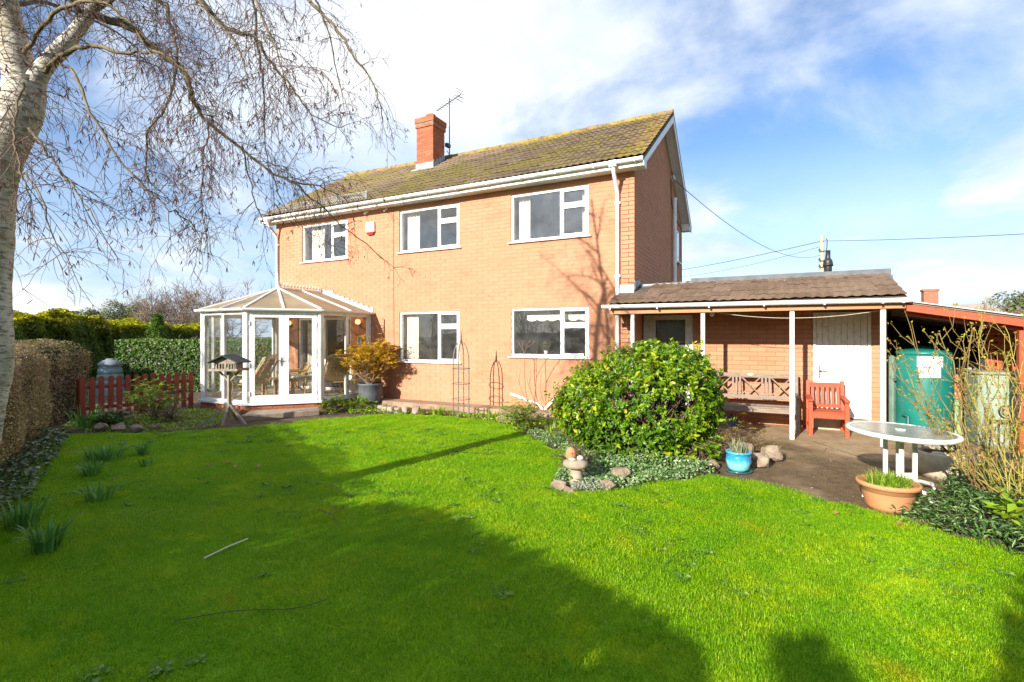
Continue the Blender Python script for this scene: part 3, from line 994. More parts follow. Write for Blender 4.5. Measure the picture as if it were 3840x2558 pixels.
# aerial on the chimney
a = thing('tv_aerial', (-6.43, 2.72, 7.6), 'thin tv aerial on a tall mast strapped behind the brick chimney', 'aerial')
AX, AY = -6.40, 2.80
MB().tube([(AX, AY, 7.25), (AX, AY, 9.05)], .017, 6).build('mast', DARKM, a)
m = MB().bar((AX - .62, AY + .2, 8.86), (AX + .50, AY - .12, 9.0), .018)
m.build('boom', DARKM, a)
for i in range(9):
    t_ = i / 8
    p = Vector((AX - .60, AY + .195, 8.863)).lerp(Vector((AX + .36, AY - .08, 8.985)), t_)
    L = .09 + .05 * t_
    MB().bar(p + Vector((.06 * L / .14, L, 0)), p - Vector((.06 * L / .14, L, 0)), .008).build('element', DARKM, a)
for dz in (-.16, -.05, .06, .17):
    MB().bar((AX + .46 - abs(dz) * .3, AY - .26, 8.99 + dz), (AX + .52 - abs(dz) * .3, AY + .06, 8.99 + dz), .010).build('reflector', DARKM, a)
m = MB().box(AX - .07, AX + .03, AY - .15, AY + .03, 7.50, 7.60)
m.bar((AX, AY - .15, 7.36), (AX, AY, 7.28), .014)
m.build('bracket', DARKM, a)
# ------------------------------------------------------------------ low extension with veranda
ext = thing('house_extension', (2.1, 1.5, -.1), 'low brick extension with a tiled veranda roof on white posts beside the house', 'extension')
WY, EX1 = 0.70, 4.29
BD = (0.03, 1.04, -.02, 2.06)        # back door unit
WD = (3.166, 4.058, 0.10, 2.05)      # boarded door
m = MB()
holed(m, 0.0, EX1, -.13, 2.45, [BD, WD], WY + .006, WY + .2)
m.quad((EX1, WY + .006, -.13), (EX1, 5.5, -.13), (EX1, 5.5, 2.6), (EX1, WY + .006, 2.6))
m.quad((0.0, 2.6, -.13), (EX1, 2.6, -.13), (EX1, 2.6, 2.45), (0.0, 2.6, 2.45))
m.quad((0.0, WY + .2, 2.40), (EX1, WY + .2, 2.40), (EX1, 2.6, 2.40), (0.0, 2.6, 2.40))
EMORT = simple('veranda_mortar', (0.24, 0.115, 0.07), (0.30, 0.155, 0.10), 3, .95, .3, 80)
EBRICK = brickmat('veranda_brick', (0.43, 0.195, 0.105), (0.49, 0.24, 0.135), (0.52, 0.28, 0.175), (0.35, 0.145, 0.075))
ew = m.build('wall', EMORT, ext)
lay(courses(0.0, EX1, -.09, 2.42, [BD, WD]), lambda u, z: ((u, WY, z), 0), EBRICK, ew, nmax=300)
m = MB()
for k in range(12):
    pass
bk = courses(WY + .05, 3.0, -.09, 2.42, [])
lay(bk, lambda u, z: ((EX1 + .0, u, z), R(90)), EBRICK, ew, nmax=0)

# roof of the veranda
VA = math.atan(0.35)
VYE, VZE = -.90, 2.215
vz = lambda y: VZE + .35 * (y - VYE)
m = MB()
m.add([(-.30, VYE + .02, vz(VYE) - .02), (4.25, VYE + .02, vz(VYE) - .02), (4.25, .42, vz(.42) - .02), (-.30, .42, vz(.42) - .02)] + [(-.30, VYE + .02, vz(VYE) - .06), (4.25, VYE + .02, vz(VYE) - .06), (4.25, .42, vz(.42) - .06), (-.30, .42, vz(.42) - .06)],
      [(0, 1, 2, 3), (7, 6, 5, 4), (0, 4, 5, 1), (1, 5, 6, 2), (2, 6, 7, 3), (3, 7, 4, 0)])
vr = m.build('roof', bpy.data.materials['roof_slab'], ext)
# cut the slab where the house stands: the tiles stop at the facade
tile_roof(-.32, 4.24, VYE, VZE, VA, 5, vr, PTILE, skip=lambda x, y: x < -.01 and y > -.38, amp=.019, lift=.028)
m = MB()
m.box(0.02, EX1 + .02, .36, 5.5, 2.44, 2.66)
GREYFELT = simple('grey_felt', (.10, .11, .12), (.15, .16, .168), 5, .9, .3, 60)
fr = m.build('flat_roof', GREYFELT, ext)
m = MB().box(1.04, 4.29, .40, .58, 2.661, 2.775)
m.build('parapet_capping', GREYFELT, fr, bev=.01)
MB().box(.02, 1.04, .40, .50, 2.661, 2.70).build('flashing', LEAD, fr)
m = MB()
m.box(-.30, -.004, -.03, -.002, 2.50, 2.66)
m.build('flashing', WPAINT, vr)
m = MB()
for i in range(4):
    m.box(.002, .014, -.0 + .12 * i, .115 + .12 * i, 2.56 + .04 * i, 2.74 + .02 * i)
m.build('flashing', LEAD, vr)
ORW = simple('orange_brown_timber', (0.47, 0.22, 0.10), (0.40, 0.17, 0.075), 5, .6, .2, 20, sc=(1, 8, 8))
m = MB().box(-.285, 4.25, -.775, -.745, 2.03, 2.145)
m.build('fascia', ORW, ext, bev=.004)
m = MB().box(-.285, 4.25, -.743, WY, 2.10, 2.12)
m.build('ceiling', simple('veranda_ceiling', (.35, .22, .15), (.42, .28, .2), 4, .8), ext)
m = MB().box(-.285, -.265, -.744, -.003, 2.03, 2.20)
m.build('end_board', ORW, ext)
g = halfpipe((-.42, -.86, 2.19), (4.31, -.86, 2.165), .06).build('gutter', WPAINT, ext)
for x in (-.25, .62, 1.5, 2.35, 3.2, 3.95, 4.2):
    MB().box(x - .012, x + .012, -.925, -.776, 2.105, 2.113).box(x - .012, x + .012, -.927, -.92, 2.113, 2.18).build('bracket', WPAINT, g)
for x in (.132, 1.38, 2.762, 3.985):
    MB().box(x - .034, x + .034, -.735, -.667, -.1, 2.03).build('post', WPAINT, ext, bev=.006)
# veranda downpipe elbow below the roof beside the main downpipe
# back door with obscure glass
m = MB()
a, b, c, d = BD
m.box(a, a + .05, WY + .02, WY + .10, c, d); m.box(b - .05, b, WY + .02, WY + .10, c, d); m.box(a + .05, b - .05, WY + .02, WY + .10, d - .05, d); m.box(a + .05, b - .05, WY + .02, WY + .10, c, c + .05)
o = m.build('door_frame', WPAINT, ext, bev=.004)
for i in range(2):
    MB().box(.082 + i * .07, .149 + i * .07, WY + .035, WY + .06, .03, 2.01).build('board', WPAINT, o, bev=.005)
m = MB(); x0, x1 = .225, .985
m.box(x0, x0 + .05, WY + .04, WY + .085, .03, 2.01); m.box(x1 - .10, x1, WY + .04, WY + .085, .03, 2.01); m.box(x0 + .05, x1 - .10, WY + .04, WY + .085, 1.96, 2.01); m.box(x0 + .05, x1 - .10, WY + .04, WY + .085, .03, .3)
o = m.build('door', WPAINT, ext, bev=.004)
MB().box(x0 + .05, x1 - .10, WY + .055, WY + .065, .3, 1.96).build('pane', OBSC, o)
MB().box(x0 + .05, x1 - .10, WY + .30, WY + .31, 0, 2.0).build('inner_curtain', simple('lace', (.34, .37, .33), (.12, .14, .12), 9, .9, lo=.45, hi=.6), o)
# boarded white door
a, b, c, d = WD
m = MB().box(a, a + .05, WY - .012, WY + .1, c, d).box(b - .05, b, WY - .012, WY + .1, c, d).box(a + .05, b - .05, WY - .012, WY + .1, d - .04, d)
o = m.build('door_frame', WPAINT, ext, bev=.004)
m = MB().box(a + .052, b - .052, WY + .04, WY + .06, c + .01, d - .042)
o = m.build('door', WPAINT, ext)
n = 8; xs = np.linspace(a + .053, b - .053, n + 1)
for i in range(n):
    MB().box(xs[i] + .0025, xs[i + 1] - .0025, WY + .018, WY + .0395, c + .012, d - .045).build('board', WPAINT, o, bev=.004)
CHROME = simple('satin_metal', (.35, .34, .32), (.25, .24, .22), 30, .35, metal=.9)
m = MB().box(a + .085, a + .125, WY + .009, WY + .0175, .83, 1.06).tube([(a + .105, WY + .01, .97), (a + .105, WY - .035, .97), (a + .13, WY - .045, .97), (a + .215, WY - .045, .968)], .010, 8)
m.build('handle', CHROME, o)
MB().box(3.10, 4.12, WY - .16, WY - .004, -.1, .095).build('threshold', simple('step_concrete', (.42, .33, .22), (.5, .42, .32), 6, .9, .3, 40), ext, bev=.01)
# outside lamp under the fascia, washing line
l = thing('wall_lamp', (1.51, -.55, 2.03), 'small grey bulkhead lamp fixed under the veranda fascia', 'lamp')
MB().box(1.47, 1.56, -.60, -.50, 2.03, 2.095).build('housing', simple('grey_plastic', (.3, .3, .3), None, rough=.5), l, bev=.006)
MB().lathe([(0, -.07), (.03, -.06), (.04, -.03), (.04, 0)], 12, (1.515, -.55, 2.03)).build('lens', simple('frosted_lens', (.6, .6, .58), None, rough=.3), l)
pts = [(1.6 + 2.36 * i / 16, -.66, 2.03 - .11 * 4 * (i / 16) * (1 - i / 16) - .02 * i / 16) for i in range(17)]
tag(MB().tube(pts, .0045, 5).build('washing_line', simple('pale_cord', (.6, .52, .38))), 'pale washing line sagging between the veranda posts', 'washing line')

# flue behind the extension
f = thing('flue', (3.58, 2.5, 2.66), 'black metal stove flue rising behind the extension roof', 'flue')
BLK = simple('black_flue_metal', (.025, .025, .025), (.05, .05, .048), 12, .4, metal=.3)
MB().lathe([(.0, 2.66), (.075, 2.66), (.075, 3.12)], 20, (3.58, 2.5, 0)).build('pipe', BLK, f)
MB().lathe([(.076, 3.12), (.098, 3.12), (.098, 3.17), (.090, 3.175), (.090, 3.20), (.082, 3.24), (.05, 3.29), (.046, 3.29)], 20, (3.58, 2.5, 0)).build('cowl', BLK, f)
MB().lathe([(.046, 3.285), (.046, 3.46), (.04, 3.46), (.04, 3.30)], 20, (3.58, 2.5, 0)).build('outlet', BLK, f)

# ------------------------------------------------------------------ carport
RED = simple('red_timber_stain', (0.43, 0.078, 0.026), (0.34, 0.058, 0.02), 6, .55, .25, 18, sc=(2, 2, 12))
cp = thing('carport', (5.6, 1.0, -.1), 'open lean-to carport with red timber frame and low sloping sheet roof', 'carport')
czt = lambda x: 2.10 - .193 * (x - 4.26)
XR = 7.4
def slope_box(mb, x0, x1, y0, y1, t0, t1):
    V = [(x, y, czt(x) + z) for z in (t0, t1) for y in (y0, y1) for x in (x0, x1)]
    mb.add(V, [(0, 2, 3, 1), (4, 5, 7, 6), (0, 1, 5, 4), (2, 6, 7, 3), (0, 4, 6, 2), (1, 3, 7, 5)])
m = MB(); slope_box(m, 4.26, XR, -.78, -.745, -.112, 0); m.build('fascia', RED, cp, bev=.004)
m = MB(); slope_box(m, 4.30, XR, -.62, -.57, -.165, -.055); m.build('beam', RED, cp, bev=.004)
m = MB(); slope_box(m, 4.24, XR, -.84, 3.6, .028, .045)
m.build('roof_sheet', simple('fibre_cement', (.55, .53, .5), (.42, .40, .36), 6, .85, .3, 30), cp)
m = MB(); slope_box(m, 4.26, XR, -.80, -.60, .002, .027); m.build('roof_batten', simple('grey_timber', (.2, .16, .13), (.28, .22, .18), 8, .8), cp)
for y in (.4, 1.5, 2.6):
    m = MB(); slope_box(m, 4.30, XR, y, y + .05, -.12, .0); m.build('rafter', simple('dark_timber%d' % int(y), (.10, .05, .03), (.14, .08, .05), 6, .8), cp)
MB().box(5.53, 5.63, -.73, -.63, -.1, czt(5.53) - .165).build('post', RED, cp, bev=.006)
MB().box(5.52, 5.60, .62, .70, -.1, czt(5.5) - .02).build('post', simple('black_timber', (.02, .017, .015)), cp)
m = MB().box(4.29, 6.0, 3.40, 3.46, -.1, 2.2)
bw = m.build('rear_wall', simple('grey_panel_mortar', (.12, .11, .10), None, rough=.95), cp)
PAN = simple('grey_concrete_panel', (.30, .27, .235), (.37, .34, .30), 7, .95, .5, 60)
for x in np.arange(4.31, 5.95, .42):
    for z in (-.08, .30, .68, 1.06, 1.44, 1.82):
        MB().box(x, min(x + .412, 5.99), 3.375, 3.399, z, z + .372).build('panel', PAN, bw)
MB().box(6.0, 6.06, .7, 3.46, -.1, 1.9).build('side_wall', simple('dark_boards', (.035, .022, .016), (.05, .03, .022), 6, .9), cp)
# trellis of broad red slats
tr = thing('trellis_panel', (5.78, .6, 1.05), 'red painted square trellis panel under the carport roof', 'trellis')
x0, x1 = 5.56, 6.02
for i in range(4):
    xa = x0 + .035 + i * .118
    MB().box(xa, xa + .085, .60, .612, 1.06, 1.72).build('upright', RED, tr)
for i in range(6):
    za = 1.07 + i * .112
    MB().box(x0, x1, .586, .598, za, za + .082 - (.03 if i < 2 else 0)).build('slat', RED, tr)
MB().box(x0, x1, .583, .615, 1.735, 1.80).build('top_rail', RED, tr)

# ------------------------------------------------------------------ conservatory
con = thing('conservatory', (-8.9, -1.4, -.1), 'white framed glass conservatory with bronze panelled hipped roof on the house front', 'conservatory')
SZ, EZ = .09, 2.16
LP = [(-10.78, 0), (-10.78, -1.7), (-9.73, -2.87), (-8.08, -2.87), (-7.0, -1.7), (-7.0, -.002)]
def off(poly, d):
    out = []
    n = len(poly)
    for i, (x, y) in enumerate(poly):
        ns = []
        for j in (i - 1, i):
            if 0 <= j < n - 1:
                ax, ay = poly[j]; bx, by = poly[j + 1]
                L = math.hypot(bx - ax, by - ay)
                ns.append(((by - ay) / L * -1 * -1, -(bx - ax) / L * -1 * -1))
        # outward normal for this winding is (dy,-dx)
        nx = sum(q[0] for q in ns) / len(ns); ny = sum(q[1] for q in ns) / len(ns)
        L2 = nx * nx + ny * ny
        out.append((x + nx / L2 * d, y + ny / L2 * d))
    return out
# orientation test: the left side must move to the left
sgn = 1 if off(LP, .1)[1][0] < LP[1][0] else -1
O = lambda d: off(LP, sgn * d)
def strip(mb, d0, d1, z0, z1):
    A, B = O(d0), O(d1)
    for i in range(len(LP) - 1):
        V = [(A[i][0], A[i][1], z0), (A[i+1][0], A[i+1][1], z0), (B[i+1][0], B[i+1][1], z0), (B[i][0], B[i][1], z0)]
        V += [(x, y, z1) for x, y, z in V]
        mb.add(V, [(0, 1, 2, 3), (7, 6, 5, 4), (0, 4, 5, 1), (1, 5, 6, 2), (2, 6, 7, 3), (3, 7, 4, 0)])
m = MB(); strip(m, -.10, -.006, -.13, .045)
base = m.build('dwarf_wall', RMORT, con)
for i in range(1, len(LP) - 1):
    (ax, ay), (bx, by) = LP[i], LP[i + 1]
    L = math.hypot(bx - ax, by - ay); ux, uy = (bx - ax) / L, (by - ay) / L
    PZ = .075; PU = .225
    rz = math.atan2(uy, ux)
    lay(courses(0, L, -.11, .04, []), lambda u, z: ((ax + ux * u, ay + uy * u, z), rz), RBRICK, base)
PU, PZ = 0.30, 0.0875
m = MB(); strip(m, -.10, .05, .046, SZ); m.build('sill', WHITE, con)
m = MB(); strip(m, -.085, .0, EZ, EZ + .07); m.build('eaves_beam', WHITE, con)
m = MB()
gp_ = O(.085)
for a, b in zip(gp_, gp_[1:]):
    h = halfpipe((a[0], a[1], 2.235), (b[0], b[1], 2.235), .052)
    m.add(h.v, h.f)
m.build('gutter', WHITE, con)
# floor inside
v, f = tess([(x, y) for x, y in O(-.1)], .085)
MB().add(v, f).build('floor', simple('tiled_floor', (.42, .34, .25), (.5, .42, .33), 6, .6), con)
for (x, y) in O(-.045)[1:-1]:
    MB().tube([(x, y, SZ), (x, y, EZ)], .058, 8).build('corner_post', WHITE, con)
for (x, y) in (O(-.045)[0], O(-.045)[-1]):
    MB().box(x - .04, x + .04, y - .09, y - .004, SZ, EZ).build('corner_post', WHITE, con)
def glazed(pa, pb, name, fr=.045, rail=.05, bottom=.06, door=False):
    (ax, ay), (bx, by) = pa, pb
    L = math.hypot(bx - ax, by - ay); ux, uy = (bx - ax) / L, (by - ay) / L
    P_ = lambda s, z: (ax + ux * s, ay + uy * s, z)
    m = MB(); dth = .06
    nn = (uy, -ux, 0)
    z0, z1 = SZ, EZ
    m.bar(P_(fr / 2, z0), P_(fr / 2, z1), fr, dth, up=(ux, uy, 0)) if False else None
    def bx_(s0, s1, za, zb, w=dth):
        V = []
        for z in (za, zb):
            for q in (-w / 2, w / 2):
                for s in (s0, s1):
                    V.append((ax + ux * s - uy * q, ay + uy * s + ux * q, z))
        return V, [(0, 2, 3, 1), (4, 5, 7, 6), (0, 1, 5, 4), (2, 6, 7, 3), (0, 4, 6, 2), (1, 3, 7, 5)]
    m.add(*bx_(0, fr, z0, z1)); m.add(*bx_(L - fr, L, z0, z1)); m.add(*bx_(fr, L - fr, z1 - rail, z1)); m.add(*bx_(fr, L - fr, z0, z0 + bottom))
    o = m.build(name, WHITE, con, bev=.005)
    MB().add(*bx_(fr, L - fr, z0 + bottom, z1 - rail, .012)).build('pane', CGLASS, o)
    return o, bx_
I = O(-.045)
def seg(i, t0, t1):
    (ax, ay), (bx, by) = I[i], I[i + 1]
    L = math.hypot(bx - ax, by - ay)
    e0 = t0; e1 = t1
    return (ax + (bx - ax) * e0, ay + (by - ay) * e0), (ax + (bx - ax) * e1, ay + (by - ay) * e1)
e = .03
for i, cuts in ((0, (0.06, .5, .97)), (1, (.04, .5, .96)), (2, (.035, .5, .965)), (4, (.035, .5, .95))):
    for a, b in zip(cuts, cuts[1:]):
        glazed(*seg(i, a, b), 'side_window')
cuts = (.045, .4985, .5015, .955)
for a, b in ((cuts[0], cuts[1]), (cuts[2], cuts[3])):
    o, bx_ = glazed(*seg(3, a, b), 'door', fr=.105, rail=.12, bottom=.17)
    if a == cuts[0]:
        (px, py), (qx, qy) = seg(3, a, b)
        ux, uy = (qx - px), (qy - py); L = math.hypot(ux, uy); ux /= L; uy /= L
        V = []
        hx, hy = px + ux * (L - .05), py + uy * (L - .05)
        hm = MB(); nx_, ny_ = uy, -ux
        hm.tube([(hx + nx_ * .032, hy + ny_ * .032, .92), (hx + nx_ * .032, hy + ny_ * .032, 1.12)], .014, 6)
        hm.tube([(hx + nx_ * .03, hy + ny_ * .03, 1.06), (hx + nx_ * .075, hy + ny_ * .075, 1.06), (hx + nx_ * .075 - ux * .11, hy + ny_ * .075 - uy * .11, 1.055)], .009, 6)
        hm.build('handle', CHROME, o)
    (px, py), (qx, qy) = seg(3, a, b)
    sx_, sy_ = ((px, py) if a == cuts[0] else (qx, qy))
    L = math.hypot(qx - px, qy - py); nx_, ny_ = (qy - py) / L, -(qx - px) / L
    for z in (.3, .95, 1.9):
        MB().tube([(sx_ + nx_ * .04, sy_ + ny_ * .04, z - .05), (sx_ + nx_ * .04, sy_ + ny_ * .04, z + .05)], .013, 6).build('hinge', WHITE, o)
# roof
RG, FY = (-8.86, -.004, 2.86), -1.42
t = NT('bronze_polycarbonate')
pc = t.mix(t.rng(t.noise(1.5, 4.0), .35, .65), (0.50, 0.40, 0.26), (0.62, 0.53, 0.38))
p_ = t.pbr(pc, .35, 0, .5)
tl_ = t.n('ShaderNodeBsdfTranslucent'); t.put(tl_.inputs[0], pc)
tp_ = t.n('ShaderNodeBsdfTransparent'); t.put(tp_.inputs[0], (.85, .76, .60))
m1_ = t.n('ShaderNodeMixShader'); m1_.inputs[0].default_value = .35; t.l(p_, m1_.inputs[1]); t.l(tl_.outputs[0], m1_.inputs[2])
m2_ = t.n('ShaderNodeMixShader'); m2_.inputs[0].default_value = .38; t.l(m1_.outputs[0], m2_.inputs[1]); t.l(tp_.outputs[0], m2_.inputs[2])
POLY = t.fin(m2_.outputs[0])
fin = (RG[0], FY, RG[2])
ev = O(.04)
E3 = lambda i, t_: (ev[i][0] + (ev[i+1][0] - ev[i][0]) * t_, ev[i][1] + (ev[i+1][1] - ev[i][1]) * t_, 2.25)
rr = lambda y: (RG[0], y, RG[2])
paths = [(rr(-.004), (ev[0][0], -.004, 2.25)), (rr(-.7), E3(0, .45)), (fin, E3(1, 0)), (fin, E3(1, .5)), (fin, E3(2, 0)), (fin, E3(2, .5)), (fin, E3(3, 0)), (fin, E3(3, .5)), (fin, E3(4, 0)), (rr(-.7), E3(4, .55)), (rr(-.004), (ev[-1][0], -.004, 2.25))]
rf = MB()
rf.bar(rr(-.004), (RG[0], FY - .03, RG[2]), .09, .05)
rf = rf.build('ridge', WHITE, con)
for (a, b), (c_, d_) in zip(paths, paths[1:]):
    q = [a, b, d_, c_] if a != c_ else [a, b, d_]
    MB().add(q + [(x, y, z - .012) for x, y, z in q], [tuple(range(len(q))), tuple(range(len(q), 2 * len(q)))[::-1]]).build('roof_panel', POLY, con)
for a, b in paths:
    MB().bar((a[0], a[1], a[2] + .008), (b[0], b[1], b[2] + .008), .05, .035).build('rafter', WHITE, con)
# cresting and finial
CREST = simple('pale_cresting', (.72, .60, .48), (.78, .70, .6), 9, .6)
for i in range(13):
    y = -.08 - i * (1.30 / 12.5)
    m = MB()
    m.tube([(RG[0], y, 2.885), (RG[0], y, 2.93), (RG[0], y - .015, 2.97), (RG[0], y - .005, 3.01)], [.013, .016, .012, .004], 6)
    m.tube([(RG[0], y, 2.90), (RG[0], y + .03, 2.93), (RG[0], y + .03, 2.96)], .007, 5)
    m.tube([(RG[0], y, 2.90), (RG[0], y - .03, 2.93), (RG[0], y - .03, 2.96)], .007, 5)
    m.build('cresting', CREST, rf)
MB().lathe([(.05, 2.87), (.045, 2.93), (.02, 2.97), (.028, 3.02), (.018, 3.10), (.006, 3.24), (0, 3.25)], 10, (RG[0], FY, 0)).build('finial', WHITE, rf)
# stepped lead flashing up the wall
m = []
for sx in (1, -1):
    n = 11
    for i in range(n):
        t_ = (i + .5) / n
        xm = RG[0] + sx * (1.93) * t_
        zt = RG[2] - (.61) * t_
        if xm < -10.6: continue
        MB().box(xm - .095, xm + .095, -.016 - .001 * (i % 2), -.001, zt - .03, zt + .11).build('flashing', LEAD, con)
MB().box(-9.5, -8.4, -.014, -.001, 2.80, 2.90).build('flashing', LEAD, con)
# patio door between conservatory and room
a, b, c, d = PDOOR
m = MB().box(a, a + .07, .03, .11, c, d).box(b - .07, b, .03, .11, c, d).box(a + .07, b - .07, .03, .11, d - .07, d).box(a + .07, b - .07, .03, .11, c, c + .07).box(-8.81, -8.73, .03, .11, c + .07, d - .07)
o = m.build('patio_door', WHITE, house, bev=.005)
for xa, xb in ((a + .07, -8.81), (-8.73, b - .07)):
    MB().box(xa, xb, .065, .073, c + .07, d - .07).build('pane', GLASS, o)
curtain(-9.7, -9.1, .12, 2.1, .24, 'cream full length curtain behind the patio door inside the conservatory', 9)
# conservatory furniture
step = tag(MB().prism([(-7.12, -3.62), (-6.35, -2.32), (-6.72, -2.02), (-7.6, -3.1)], -.13, -.005).build('doorstep', simple('step_stone', (.26, .2, .14), (.36, .29, .22), 7, .9, .4, 40), bev=.012), 'low brown stone doorstep in front of the conservatory doors', 'step')

CANE = simple('honey_cane', (.62, .40, .17), (.52, .31, .11), 12, .5)
CUSH = simple('floral_cushion', (.62, .54, .42), (.30, .27, .20), 22, .9, lo=.45, hi=.58)
def cane_chair(loc, rz, label, high=True, seed=0):
    t_ = thing('cane_chair', (0, 0, 0), label, 'chair', 'cane chairs in the conservatory')
    bt, bk = (1.02, -.62) if high else (.72, -.42)
    for s in (-1, 1):
        m = MB().tube([(s * .29, .30, 0), (s * .28, .27, .25), (s * .28, .26, .38)], .017, 6)
        m.build('leg', CANE, t_)
        m = MB().tube([(s * .28, -.30, 0), (s * .27, -.22, .2), (s * .26, -.22, .38), (s * .27, -.4, .7), (s * .24, bk, bt)], .017, 6)
        m.build('leg', CANE, t_)
        m = MB().tube([(s * .28, .26, .38), (s * .32, .28, .56), (s * .33, .1, .60), (s * .30, -.25, .58), (s * .27, -.36, .62)], .018, 6)
        m.build('arm', CANE, t_)
        m = MB().tube([(s * .29, .30, .03), (s * .285, .0, .20), (s * .28, -.29, .03)], .012, 6)
        m.build('brace', CANE, t_)
    m = MB().tube([(-.28, .26, .37), (.28, .26, .37)], .016, 6).tube([(-.27, -.22, .37), (.27, -.22, .37)], .016, 6).tube([(-.28, .26, .37), (-.27, -.22, .37)], .016, 6).tube([(.28, .26, .37), (.27, -.22, .37)], .016, 6)
    m.build('seat_frame', CANE, t_)
    MB().tube([(-.24, bk, bt), (-.15, bk - .02, bt + .05), (.15, bk - .02, bt + .05), (.24, bk, bt)], .017, 6).build('top_rail', CANE, t_)
    lat = MB()
    A_ = lambda s, q: (s * .25, -.24 + (bk + .22) * q, .40 + (bt - .40) * q)
    for k in range(-4, 9):
        for sg in (1, -1):
            s0 = -1 + k * .25
            p, q = (s0, 0.0), (s0 + 1.0, 1.0)
            if q[0] <= -1 or p[0] >= 1: continue
            t0 = max(0, (-1 - p[0])); t1 = min(1, (1 - p[0]))
            if t1 - t0 < .05: continue
            lat.bar(A_(sg * (p[0] + t0), t0), A_(sg * (p[0] + t1), t1), .012, .006)
    lat.build('lattice_back', CANE, t_)
    m = MB().box(-.25, .25, -.2, .27, .39, .49)
    m.build('seat_cushion', CUSH, t_, bev=.03)
    if high:
        V = [Vector(A_(s, q)) + Vector((0, .05 + d, .02)) for d in (0, .09) for q in (.08, 1.0) for s in (-.9, .9)]
        MB().add(V, [(0, 2, 3, 1), (4, 5, 7, 6), (0, 1, 5, 4), (2, 6, 7, 3), (0, 4, 6, 2), (1, 3, 7, 5)]).build('back_cushion', CUSH, t_, bev=.03)
    t_.location = (loc[0], loc[1], .09); t_.rotation_euler = (0, 0, rz)
    return t_
cane_chair((-8.75, -2.25), R(105), 'high backed cane chair by the front left conservatory panes', True)
cane_chair((-7.45, -.95), R(60), 'high backed cane chair inside the right hand conservatory panes', True)
cane_chair((-9.2, -.75), R(160), 'low cane chair with lattice back behind the wooden conservatory table', False)
cane_chair((-8.35, -1.0), R(185), 'low cane chair with lattice back seen through the right conservatory door', False)
tb = thing('side_table', (-8.75, -1.45, .09), 'small honey wood table seen through the left conservatory door', 'table')
WOODH = simple('honey_wood', (.50, .29, .11), (.42, .22, .08), 8, .5)
MB().box(-9.15, -8.35, -1.75, -1.25, .50, .535).build('top', WOODH, tb, bev=.008)
for x in (-9.08, -8.42):
    for y in (-1.68, -1.32):
        MB().box(x - .03, x + .03, y - .03, y + .03, .09, .50).build('leg', WOODH, tb)
o = MB().blob((-8.45, -1.45, .60), (.06, .06, .065), 3)
tag(o.build('ornament', simple('green_glaze', (.10, .26, .10), (.05, .15, .06), 20, .3)), 'round green ornament on the honey wood conservatory table', 'ornament')
bxo = tag(MB().box(-7.42, -7.14, -.42, -.08, .09, .62).build('dehumidifier', WHITE, bev=.03), 'white boxy dehumidifier standing behind the right conservatory panes', 'appliance')
GLOW = NT('lamp_globe')
em = GLOW.n('ShaderNodeEmission'); GLOW.put(em.inputs[0], (1, .55, .25)); em.inputs[1].default_value = .9
GLOW = GLOW.fin(em.outputs[0])
for x, lb in ((-10.1, 'lit amber wall lamp left of the patio door inside the conservatory'), (-7.4, 'lit amber wall lamp right of the patio door inside the conservatory')):
    l = thing('wall_lamp', (x, -.08, 1.98), lb, 'lamp', 'wall lamps in the conservatory')
    MB().box(x - .04, x + .04, -.03, -.001, 1.88, 1.98).build('back_plate', DARKM, l)
    MB().lathe([(0, 0), (.05, .01), (.075, .06), (.06, .12), (.03, .14), (0, .14)], 14, (x, -.09, 1.93)).build('globe', GLOW, l)
pl = thing('wall_plaque', (-7.42, -.02, 1.5), 'small white relief plaque on the conservatory inner wall', 'plaque')
MB().box(-7.50, -7.34, -.025, -.001, 1.34, 1.62).build('plate', WPAINT, pl, bev=.01)
MB().blob((-7.42, -.028, 1.5), (.05, .02, .07), 8).blob((-7.42, -.028, 1.41), (.03, .015, .03), 5).build('relief', LEAD, pl)
# ------------------------------------------------------------------ lawn grass
def inside(poly, x, y):
    p = np.array(poly); n = len(p); r = np.zeros(np.shape(x), bool); j = n - 1
    for i in range(n):
        xi, yi = p[i]; xj, yj = p[j]
        c_ = ((yi > y) != (yj > y)) & (x < (xj - xi) * (y - yi) / (yj - yi + 1e-12) + xi)
        r ^= c_; j = i
    return r

t = NT('grass_blade')
pos = t.pos()
a = t.n('ShaderNodeAttribute', attribute_name='rnd')
n1 = t.noise(1.1, 4.0, .55, off=(3, 1, 0)); n2 = t.noise(6.5, 4.0, .6, off=(1, 5, 0)); n3 = t.noise(2.3, 4.0, .6, off=(8, 3, 0))
col = t.ramp(a.outputs['Fac'], [(0, (0.18, 0.37, 0.002)), (.45, (0.275, 0.52, 0.002)), (.8, (0.385, 0.62, 0.003)), (.96, (0.50, 0.65, 0.02)), (1, (0.62, 0.54, 0.14))])
col = t.mix(t.rng(n1, .42, .62, 0, .55), col, (0.17, 0.42, 0.002))
col = t.mix(t.math('MULTIPLY', t.rng(n3, .50, .66), t.rng(n2, .40, .62, .15, .8)), col, (0.52, 0.62, 0.003))
col = t.mix(t.math('MULTIPLY', t.rng(t.noise(1.7, 4.0, .6, off=(2, 9, 0)), .60, .70), t.rng(n2, .45, .65, 0, .8)), col, (0.52, 0.46, 0.015))
col = t.mix(t.rng(t.noise(26, 3.0, .6, off=(5, 5, 0)), .40, .66, 0, .45), col, (0.13, 0.34, 0.002))
col = t.mix(t.rng(t.noise(3.7, 5.0, .65, off=(1, 2, 0)), .58, .70, 0, .5), col, (0.12, 0.36, 0.004))
p = t.pbr(col, .5, 0, .25)
tr = t.n('ShaderNodeBsdfTranslucent'); t.put(tr.inputs[0], col)
mm = t.n('ShaderNodeMixShader'); mm.inputs[0].default_value = .42
